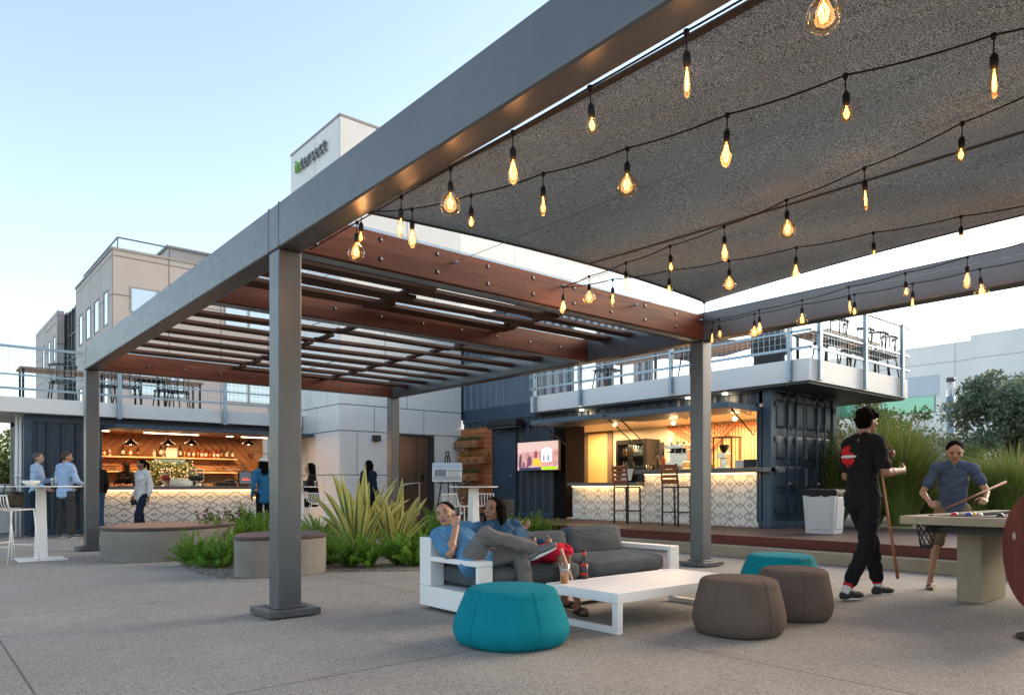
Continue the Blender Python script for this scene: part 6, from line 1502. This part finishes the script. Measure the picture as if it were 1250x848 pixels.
def figure(label, loc, rz, J=None, height=1.75, face=(0,1,0), up=(0,0,1), skin='tan', hair=('short','hair_black'), top=None, bottom=None, shoes=None, voxel=.010, fem=False,
           sleeve=(1,0), legs='long', toeL=None, toeR=None, handL=None, handR=None, extra=None, heavy=1.0, group=None, hem=0, brows=True):
    s = height/1.75 if J is None or J.get('_std', True) else 1
    P = {k: Vector(v) for k, v in BASE.items()}
    for k, v in (J or {}).items():
        if k[0] != '_': P[k] = Vector(v)
    if s != 1: P = {k: v*s for k, v in P.items()}
    root = thing('person', label, 'person', loc, rz, group)
    hs = min(1.0, .35+.65*s) if s < 1 else s
    Fc = fvec(face).normalized(); U = fvec(up); U = (U-Fc*U.dot(Fc)).normalized(); Rr = Fc.cross(U)
    HM = Matrix((Rr, Fc, U)).transposed(); hc = P['head']; w_ = heavy*(.90 if fem else 1)*s
    def lerp(a, c, t): return P[a].lerp(P[c], t) if isinstance(a, str) else a.lerp(c, t)
    acr = (P['shR']-P['shL']).normalized(); spine = (P['neck']-P['pelvis']).normalized(); acr = (acr-spine*acr.dot(spine)).normalized(); fr = spine.cross(acr)
    hx = (P['hipR']-P['hipL']).normalized(); hx = (hx-spine*hx.dot(spine)*.5).normalized()
    def torso(b, o, low=True, lowr=1.0):
        for t in range(5):
            t /= 4; c = lerp('pelvis', 'waist', t); a = (hx*(1-t)+acr*t).normalized(); Mx = Matrix((a, spine.cross(a), spine)).transposed()
            b.sphere(c, ((.158-.022*t)*w_*(1.06 if fem and t < .4 else 1)+o, (.108-.006*t)*w_+o, .10*s+o), 16, M=Mx)
        for t in range(1, 6):
            t /= 5; c = lerp('waist', 'chest', t); Mx = Matrix((acr, fr, spine)).transposed()
            b.sphere(c, ((.136+.028*t)*w_+o, (.102+.008*t)*w_+o, .10*s+o), 16, M=Mx)
        b.sphere(lerp('chest','neck',.35), (.155*w_+o, .095*w_+o, .10*s+o), 16, M=Matrix((acr, fr, spine)).transposed())
        if fem:
            for sd in (-1,1): b.sphere(P['chest']+acr*sd*.07*s+(spine.cross(acr))*.066*s+spine*.005, .052*s+o, 12)
        b.cap(lerp('shL','neck',.12), P['shL'], .062*w_+o, .056*w_+o); b.cap(lerp('shR','neck',.12), P['shR'], .062*w_+o, .056*w_+o)
        b.cap(lerp('shL','neck',.1), lerp('shL','neck',.8)+spine*.01, .055*w_+o, .05*w_+o); b.cap(lerp('shR','neck',.1), lerp('shR','neck',.8)+spine*.01, .055*w_+o, .05*w_+o)
    ua, fa = (.050*w_, .041*w_), (.041*w_, .027*w_)
    b = B(); torso(b, -.006)
    b.cap(P['neck']-spine*.02, hc-U*.06*hs-Fc*.012, .052*w_, .050*w_)
    for sd in 'LR':
        b.cap(P['sh'+sd], P['el'+sd], *ua); b.cap(P['el'+sd], P['wr'+sd], *fa)
        t_ = lerp('el'+sd, 'wr'+sd, .3); b.sphere(t_, .043*w_, 12)
        hd = (handL if sd == 'L' else handR) or {}
        dd = hd.get('d', P['wr'+sd]-P['el'+sd]); nn = hd.get('n', acr*(1 if sd == 'L' else -1)+fr*.3)
        hand(b, P['wr'+sd], dd, nn, hd.get('curl', .35), hs*(.92 if fem else 1), side=hd.get('side', 1 if sd == 'L' else -1))
        b.cap(P['hip'+sd], P['kn'+sd], .078*w_, .052*w_); b.cap(P['kn'+sd], P['an'+sd], .050*w_, .033*w_); b.sphere(lerp('kn'+sd,'an'+sd,.28)-fr*.010*s, .052*w_, 12)
    # head
    h = hs
    b.sphere(hc+U*.022*h, (.076*h,.092*h,.092*h), 20, M=HM); b.sphere(hc-U*.028*h+Fc*.018*h, (.062*h,.072*h,.078*h), 18, M=HM); b.sphere(hc-U*.085*h+Fc*.052*h, (.030*h,.026*h,.022*h), 12, M=HM)
    b.cap(hc+Fc*.086*h+U*.018*h, hc+Fc*.104*h-U*.018*h, .008*h, .0125*h, 10); b.sphere(hc+Fc*.098*h-U*.022*h, (.019*h,.012*h,.010*h), 10, M=HM)
    for sd in (-1,1):
        b.sphere(hc+Rr*sd*.077*h-Fc*.006*h-U*.004*h, (.009*h,.020*h,.031*h), 10, M=HM); b.sphere(hc+Rr*sd*.042*h+Fc*.06*h-U*.02*h, (.024*h,.022*h,.022*h), 10, M=HM)
        b.sphere(hc+Rr*sd*.030*h+Fc*.078*h+U*.030*h, (.026*h,.014*h,.008*h), 10, M=HM)
    b.sphere(hc+Fc*.084*h-U*.053*h, (.026*h,.013*h,.012*h), 10, M=HM)
    feet = {}
    for sd in 'LR':
        an = P['an'+sd]; toe = toeL if sd == 'L' else toeR
        toe = Vector(toe) if toe else Vector((0,1,-.0)); feet[sd] = toe.normalized()
        if shoes in (None, 'sandal'):
            t = feet[sd]; b.cap(an-Vector((0,0,.04*s))-t*.03*s, an+t*.13*s-Vector((0,0,.055*s)), .034*s, .024*s); b.sphere(an+t*.12*s-Vector((0,0,.058*s)), (.042*s,.045*s,.020*s), 10)
            b.cap(an, an-Vector((0,0,.045*s))-t*.02*s, .034*s, .036*s)
    me = solid(b, voxel, 3); [me.materials.append(x) for x in (SK[skin], M['eye'], M['eyewhite'], M['lip'], M['brow'])]
    ew = h; 
    for p in me.polygons:
        r = p.center-hc
        if r.length > .14: continue
        x, y, z = r.dot(Rr)/ew, r.dot(Fc)/ew, r.dot(U)/ew
        if y < .04: continue
        ax = abs(x)
        if ((ax-.031)/.0135)**2+((z-.006)/.0065)**2 < 1: p.material_index = 1
        elif brows and ((ax-.031)/.019)**2+((z-.0275+(ax-.03)*.08)/.0050)**2 < 1: p.material_index = 4
        elif (x/.025)**2+((z+.053)/.0085)**2 < 1: p.material_index = 3
    o = bpy.data.objects.new('body', me); COL.objects.link(o); o.parent = root
    def child(name, b_, m_, vox=voxel, sm=4):
        me_ = solid(b_, vox, sm); me_.materials.append(m_)
        if name in ('shirt','jacket','trousers','skirt','shorts'):
            from mathutils import noise as mn
            nn = [v.normal.copy() for v in me_.vertices]
            for v, no in zip(me_.vertices, nn):
                c3 = v.co; f_ = 1-2*abs(mn.noise(Vector((c3.x*8+c3.z*3, c3.y*8, c3.z*15+c3.x*6)))); v.co = c3+no*(f_*.011-.003)
        c = bpy.data.objects.new(name, me_); COL.objects.link(c); c.parent = root; return c
    if top:
        b = B(); torso(b, .011)
        if hem: 
            Mx = Matrix((hx, spine.cross(hx), spine)).transposed()
            for k in range(5): c = P['pelvis']-spine*hem*(k/4)*.8; b.sphere(c, (.180*w_, .130*w_, .07*s), 16, M=Mx)
        for sd in 'LR':
            e = lerp('sh'+sd, 'el'+sd, sleeve[0]); b.cap(P['sh'+sd], e, .064*w_, (.064 if sleeve[1] == 0 else .054)*w_)
            if sleeve[1] > 0: e2 = lerp('el'+sd, 'wr'+sd, sleeve[1]); b.cap(P['el'+sd], e2, .054*w_, .040*w_)
        rr_ = random.Random(len(label))
        child('shirt' if not isinstance(top, tuple) else top[1], b, top if not isinstance(top, tuple) else top[0])
    if bottom:
        b = B(); Mx = Matrix((hx, spine.cross(hx), spine)).transposed(); b.sphere(P['pelvis']-spine*.01, (.168*w_,.120*w_,.105*s), 16, M=Mx); b.sphere(lerp('pelvis','waist',.3), (.158*w_,.114*w_,.09*s), 16, M=Mx)
        for sd in 'LR':
            if legs == 'skirt':
                b.cap(P['hip'+sd], lerp('hip'+sd,'kn'+sd,.93), .10*w_, .085*w_); b.cap(lerp('hipL','hipR',.5), lerp(P['knL'],P['knR'],.5).lerp(lerp('hipL','hipR',.5),.12), .11*w_, .09*w_)
            elif legs == 'short': b.cap(P['hip'+sd], lerp('hip'+sd,'kn'+sd,.85), .098*w_, .088*w_)
            else:
                b.cap(P['hip'+sd], P['kn'+sd], .096*w_, .072*w_); b.sphere(P['kn'+sd], .074*w_, 12); b.cap(P['kn'+sd], lerp('kn'+sd,'an'+sd,.97 if legs == 'long' else .80), .072*w_, .058*w_)
        child('trousers' if legs == 'long' or legs == 'crop' else 'skirt' if legs == 'skirt' else 'shorts', b, bottom)
    if shoes and shoes != 'sandal':
        sm_, sole = shoes
        for sd in 'LR':
            an, t = P['an'+sd], feet[sd]; side_ = t.cross(Vector((0,0,1))); side_ = side_.normalized() if side_.length > .1 else Vector((1,0,0)); upv = side_.cross(t).normalized()
            Mx = Matrix((side_, t, upv)).transposed(); bs = an-upv*.052*s
            b = B(); b.sphere(bs+t*.115*s, (.046*s,.085*s,.036*s), 14, M=Mx); b.sphere(bs-t*.015*s, (.040*s,.062*s,.045*s), 14, M=Mx); b.sphere(bs+t*.04*s+upv*.014*s, (.040*s,.07*s,.038*s), 14, M=Mx); b.cap(an, bs, .042*s, .040*s)
            c = child('shoe', b, sm_, min(voxel, .008))
            b = B(); b.sphere(bs+t*.06*s-upv*.030*s, (.043*s,.128*s,.012*s), 18, M=Mx); c2 = B(); me_ = solid(b, min(voxel,.006), 1); me_.materials.append(sole); d_ = bpy.data.objects.new('sole', me_); COL.objects.link(d_); d_.parent = c
    if shoes == 'sandal':
        for sd in 'LR':
            an, t = P['an'+sd], feet[sd]; side_ = t.cross(Vector((0,0,1))).normalized(); Mx = Matrix((side_, t, Vector((0,0,1)))).transposed(); b = B()
            b.sphere(an+t*.05*s-Vector((0,0,.076*s)), (.050*s,.135*s,.010), 16, M=Mx); b.sphere(an+t*.09*s-Vector((0,0,.05*s)), (.048*s,.035*s,.030*s), 14, M=Mx); child('sandal', b, M['black'], .006, 1)
    kind, hm = hair
    if kind:
        b = B(); b.sphere(hc+U*.040*h-Fc*.015*h, (.083*h,.093*h,.084*h), 18, M=HM); b.sphere(hc+U*.0*h-Fc*.035*h, (.079*h,.064*h,.075*h), 16, M=HM)
        if kind == 'curly':
            r_ = random.Random(5)
            for k in range(70):
                v = Vector((r_.gauss(0,1), r_.gauss(-.5,.8), r_.gauss(1.0,.9))).normalized()
                if v.y > .45 and v.z < .55: continue
                b.sphere(hc+U*.035*h+HM@Vector((v.x*.088*h, v.y*.095*h, v.z*.088*h)), r_.uniform(.02,.034)*h, 8)
        if kind in ('long', 'bob'):
            dn = .26 if kind == 'long' else .13
            for k in range(9):
                a = R(-100+25*k); v = HM@Vector((math.sin(a)*.080, -math.cos(a)*.075-.012, 0)); st_ = hc+v*h
                b.cap(st_+U*.03*h, st_*1-Vector((0,0,dn*h))+v*.15, .026*h, .022*h, 8)
            b.cap(hc-Fc*.05*h, hc-Fc*.06*h-Vector((0,0,dn*.9*h)), .06*h, .05*h)
            for sd in (-1,1): b.cap(hc+U*.085*h+Rr*sd*.015*h+Fc*.045*h, hc+Rr*sd*.078*h+Fc*.035*h+U*.0*h, .018*h, .017*h); b.cap(hc+Rr*sd*.078*h+Fc*.035*h, hc+Rr*sd*.080*h+Fc*.0*h-Vector((0,0,dn*.75*h)), .018*h, .018*h)
        if kind == 'pony':
            b.sphere(hc-Fc*.10*h+U*.04*h, .035*h, 12); b.tube([hc-Fc*.11*h+U*.05*h, hc-Fc*.15*h-U*.02*h, hc-Fc*.13*h-U*.12*h, hc-Fc*.11*h-U*.20*h], [.03*h,.035*h,.03*h,.012*h], 10)
        child('hair', b, M[hm], min(voxel, .007), 2)
    if extra: extra(root, P, child)
    return root
def world_J(pts, loc): 
    d = {k: Vector(v)-Vector(loc) for k, v in pts.items()}; d['_std'] = False; return d
RTV = Vector((RT[0], RT[1], 0)); FWV = Vector((FW[0], FW[1], 0)); UP = Vector((0,0,1))
denim = cloth('denim_shirt', (.085,.22,.38)); denim_d = cloth('dark_denim', (.035,.085,.15)); greyj = cloth('grey_jeans', (.155,.145,.14)); blackc = cloth('black_cloth', (.012,.012,.013)); redc = cloth('red_skirt', (.50,.015,.035))
navyc = cloth('navy_cloth', (.018,.024,.045)); whitec = cloth('white_cloth', (.62,.60,.58)); lblue = cloth('light_blue_shirt', (.36,.48,.66)); charc = cloth('charcoal_trousers', (.05,.05,.052)); bluet = cloth('blue_tee', (.075,.10,.165)); tanc = cloth('khaki_shorts', (.2,.15,.10)); bluej = cloth('blue_jacket', (.03,.15,.30))
sh_grey = (pm('grey_shoe', (.13,.125,.13), .6), M['white']); sh_black = (pm('black_shoe', (.015,.015,.015), .6), M['white'])
# --- seated man
loc = PD(577, 6.0, 0)
def Q(px, d, z): return PD(px, d, z)
m1 = dict(pelvis=Q(581,6.0,.45), waist=Q(572,6.13,.50), chest=Q(560,6.27,.585), neck=Q(552,6.38,.685), head=Q(544,6.36,.805), shR=Q(534,6.22,.625), shL=Q(575,6.46,.68),
  elR=Q(549,5.96,.505), wrR=Q(557,6.10,.715), elL=Q(603,6.62,.66), wrL=Q(632,6.76,.67), hipR=Q(574,5.93,.44), hipL=Q(588,6.02,.44), knR=Q(593,5.80,.665), anR=Q(650,5.86,.555), knL=Q(635,6.02,.515), anL=Q(646,5.90,.085))
figure('man reclining on the sofa in a blue denim shirt and grey jeans with legs crossed', loc, 0, world_J(m1, loc), face=RTV*-.25-FWV*.85+UP*.12, up=UP-RTV*.28, skin='tan', hair=('short','hair_black'), top=denim, bottom=greyj, shoes=sh_grey, voxel=.0062, sleeve=(.85,0), heavy=1.0, hem=.10,
  toeR=RTV*.85+UP*.45-FWV*.25, toeL=-FWV*.8+RTV*.5, handR=dict(d=UP*.9-RTV*.15+FWV*.3, n=RTV*.2-FWV*-.6+UP*.1, curl=1.25), handL=dict(curl=.6))
# --- seated woman
loc = PD(640, 6.5, 0)
m2 = dict(pelvis=Q(646,6.42,.455), waist=Q(634,6.45,.54), chest=Q(619,6.50,.635), neck=Q(609,6.52,.725), head=Q(603,6.49,.845), shR=Q(594,6.40,.685), shL=Q(629,6.62,.68),
  elR=Q(606,6.36,.52), wrR=Q(640,6.22,.56), elL=Q(652,6.68,.53), wrL=Q(668,6.42,.56), hipR=Q(640,6.38,.45), hipL=Q(655,6.44,.45), knR=Q(682,6.13,.505), anR=Q(706,6.03,.085), knL=Q(692,6.22,.495), anL=Q(690,6.25,.10))
figure('woman with dark shoulder length hair in denim jacket and red skirt sitting on the sofa', loc, 0, world_J(m2, loc), face=RTV*-.55-FWV*.75+UP*.10, up=UP+RTV*.05, skin='brown', hair=('bob','hair_black'), top=(denim_d,'jacket'), bottom=redc, legs='skirt', shoes='sandal', voxel=.0062, fem=True, sleeve=(1,.8), toeR=RTV*.3-FWV*.9, toeL=-FWV*.6+RTV*.5, heavy=.93, handL=dict(curl=.8), handR=dict(curl=.8))
# --- man with cue (walks towards the right)
loc = PD(1053, 6.9, 0); hd_ = (RTV*.93+FWV*.36); rz = heading(hd_)
red_g = cloth('red_print', (.50,.02,.03)); 
def red_extra(root, P, child):
    c = P['chest']; b = B(); b.sphere(c+Vector((-.12,-.04,.06)), (.075,.085,.075), 14); b.sphere(c+Vector((-.06,-.085,.0)), (.12,.05,.07), 14); b.sphere(c+Vector((-.02,-.08,-.06)), (.10,.04,.05), 14); child('red_print', b, red_g, .009, 2)
    b = B(); b.sphere(c+Vector((-.06,-.118,.02)), (.10,.036,.018), 12); child('white_print', b, whitec, .008, 1)
    for sd in 'LR':
        a = P['an'+sd]; k = P['kn'+sd]; d = (k-a).normalized(); b = B(); b.cap(a-d*.02, a+d*.10, .043, .046); sk = child('sock', b, whitec, .007, 1)
        b = B(); b.tube([a+d*.03, a+d*.062], [.047,.0475], 16); me_ = bpy.data.meshes.new('sock_stripe'); me_.from_pydata(b.v, [], b.f); me_.materials.append(red_g); o = bpy.data.objects.new('sock_stripe', me_); COL.objects.link(o); o.parent = sk
J = dict(anL=(-.09,.02,.085), knL=(-.09,.13,.50), anR=(.11,-.30,.10), knR=(.10,-.10,.51), pelvis=(0,0,.95), elR=(.24,.02,1.15), wrR=(.20,.27,1.17), elL=(-.22,.03,1.12), wrL=(-.03,.27,1.32), shL=(-.18,.02,1.42), shR=(.18,-.02,1.42), head=(.0,.05,1.62))
J.update(anL=(-.10,.30,.085), knL=(-.09,.20,.49), anR=(.10,-.30,.10), knR=(.10,-.06,.49))
figure('man in black T-shirt with red print and striped socks holding a cue upright', loc, rz, J, height=1.80, face=(.05,1,-.05), skin='brown', hair=('curly','hair_black'), top=blackc, bottom=blackc, legs='crop', shoes=sh_black, voxel=.0065, sleeve=(.72,0), extra=red_extra, hem=.12,
  handL=dict(d=(0.5,.9,.1), n=(.7,-.5,0), curl=1.1), handR=dict(d=(-.5,.85,.1), n=(-.8,-.4,0), curl=1.1))
q = B(); a = PD(1068, 6.72, ZZ(522, 6.72)); c = PD(1096, 6.62, ZZ(706, 6.62)); md = a.lerp(c, .5); q.tube([a, a.lerp(c,.02), a.lerp(c,.55), c], [.005,.006,.011,.0145], 10)
tag(q.done('pool_cue', M['cue_wood'], loc=tuple(c)), 'wooden pool cue held upright by the man in black', 'pool cue')
# --- boy in blue
loc = PD(1163, 7.42, 0); hd_ = (-RTV*.45-FWV*.9); rz = heading(hd_)
J = dict(pelvis=(0,-.02,.92), waist=(0,.03,1.05), chest=(0,.09,1.23), neck=(0,.15,1.39), head=(0,.23,1.53), shL=(-.18,.13,1.35), shR=(.18,.13,1.35), elL=(-.30,.16,1.10), wrL=(-.27,.36,1.02), elR=(.30,.12,1.08), wrR=(.24,.33,.98), hipL=(-.09,-.02,.90), hipR=(.09,-.02,.90), knL=(-.13,.03,.48), knR=(.17,.07,.48), anL=(-.13,-.12,.085), anR=(.22,.0,.085))
figure('boy in blue T-shirt and shorts leaning behind the pool table with a cue', loc, rz, J, height=1.60, face=(.0,.9,-.35), skin='tan', hair=('short','hair_black'), top=bluet, bottom=tanc, legs='short', shoes='sandal', voxel=.0075, sleeve=(.6,0), heavy=.84, hem=.1,
  handL=dict(d=(.3,.9,-.2), n=(.5,-.2,-.8), curl=1.1), handR=dict(d=(-.2,.9,-.2), n=(-.5,-.2,-.8), curl=1.1))
q = B(); a = PD(1228, 7.12, ZZ(588, 7.12)); c = PD(1128, 7.0, ZZ(632, 7.0)); q.tube([a, c], [.013,.006], 10); tag(q.done('pool_cue', M['cue_wood'], loc=tuple(c)), 'wooden pool cue held slanted by the boy in blue', 'pool cue')
# --- background people
def std(label, px, d, face_dir, z=0, **k):
    return figure(label, PD(px, d, z), heading(face_dir), k.pop('J', None), **k)
std('man with grey hair in pale blue shirt at the far left, talking', 45, 15.2, RTV*.9+FWV*.3, height=1.78, J=dict(elL=(-.24,.05,1.14), wrL=(-.20,.28,1.18), elR=(.24,.0,1.12), wrR=(.18,.22,1.0)), skin='light', hair=('short','hair_grey'), top=lblue, bottom=navyc, shoes=sh_black, sleeve=(1,.9), voxel=.011, hem=.03)
std('man seen from behind in light blue shirt and charcoal trousers with white soled shoes', 80, 15.1, FWV*.9+RTV*.4, height=1.80, J=dict(elL=(-.28,.02,1.14), wrL=(-.2,.22,1.02), elR=(.28,.04,1.14), wrR=(.20,.24,1.06), anL=(-.2,-.0,.085), anR=(.2,-.02,.085), knL=(-.15,.03,.5), knR=(.15,.03,.5)), face=(.5,.85,-.1), skin='tan', hair=('short','hair_brown'), top=lblue, bottom=charc, shoes=sh_grey, sleeve=(1,.9), voxel=.011, hem=.13, heavy=1.06)
std('person in dark clothes mostly hidden behind the far left column', 118, 15.6, -RTV*.8+FWV*.3, height=1.68, skin='brown', hair=('short','hair_black'), top=blackc, bottom=denim_d, shoes=sh_black, sleeve=(1,.9), voxel=.012)
def bag_extra(root, P, child):
    b = B(); b.sphere(P['wrR']+Vector((0,.03,-.12)), (.05,.09,.07), 12); 
std('woman in a white jacket and navy trousers walking past the left bar', 174, 16.0, -FWV*.85-RTV*.5, height=1.66, J=dict(anL=(-.05,.20,.09), knL=(-.08,.16,.50), anR=(.12,-.12,.085), knR=(.10,.0,.5), wrL=(-.27,.02,.88), wrR=(.27,.06,.88), elL=(-.25,-.05,1.13), elR=(.25,-.04,1.13)), face=(.25,.95,-.1), skin='brown', hair=('pony','hair_black'), top=(whitec,'jacket'), bottom=navyc, shoes=sh_black, sleeve=(1,.85), voxel=.011, fem=True, hem=.22, heavy=1.1)
p = PD(163, 15.9, .72); o = B().sphere((0,0,0), (.06,.09,.075), 14).done('small_handbag', M['black'], world=False); o.location = p; tag(o, 'small dark bag carried by the woman in the white jacket', 'handbag')
std('bartender with long dark hair in black behind the left bar', 154, 17.9, -FWV, z=.05, height=1.62, face=(.6,.6,-.5), skin='brown', hair=('long','hair_black'), top=blackc, bottom=blackc, shoes=sh_black, sleeve=(.9,0), voxel=.012, fem=True, J=dict(elL=(-.24,.06,1.13), wrL=(-.10,.25,1.12), elR=(.24,.06,1.13), wrR=(.10,.25,1.10)))
def cap_extra(root, P, child):
    h = P['head']; b = B(); b.sphere(h+Vector((0,-.01,.055)), (.088,.098,.07), 14); b.sphere(h+Vector((0,.10,.045)), (.06,.06,.012), 12); child('cap', b, whitec, .008, 1)
std('person in a blue jacket and white cap left of the nearest column by the bar', 322, 15.6, FWV*.7-RTV*.6, height=1.68, skin='brown', hair=('long','hair_black'), top=(bluej,'jacket'), bottom=blackc, shoes=sh_black, sleeve=(1,.9), voxel=.012, fem=True, hem=.2, extra=cap_extra)
std('woman with long black hair in dark clothes standing by the white lift tower', 450, 16.3, FWV*.6+RTV*.4, height=1.66, skin='brown', hair=('long','hair_black'), top=navyc, bottom=blackc, shoes=sh_black, sleeve=(1,.9), voxel=.012, fem=True, hem=.05)
loc = PD(384, 14.4, 0); fd = -RTV*.92-FWV*.35
figure('woman in black with tied dark hair sitting at the high table behind the flax', loc, heading(fd), dict(pelvis=(0,0,.80), waist=(0,.02,.93), chest=(0,.05,1.13), neck=(0,.06,1.31), head=(0,.09,1.47), shL=(-.18,.05,1.27), shR=(.18,.05,1.27), elL=(-.24,.16,1.05), wrL=(-.12,.36,1.09), elR=(.24,.16,1.05), wrR=(.12,.36,1.09),
   hipL=(-.09,.0,.78), hipR=(.09,.0,.78), knL=(-.12,.42,.76), knR=(.12,.42,.76), anL=(-.12,.40,.34), anR=(.12,.36,.34)), height=1.68, face=(-.1,.95,.05), skin='tan', hair=('bob','hair_black'), top=blackc, bottom=blackc, shoes=sh_black, sleeve=(1,.5), voxel=.011, fem=True, heavy=1.08)
wire_stool('white wire stool the woman in black sits on', PD(386, 14.45), heading(fd))
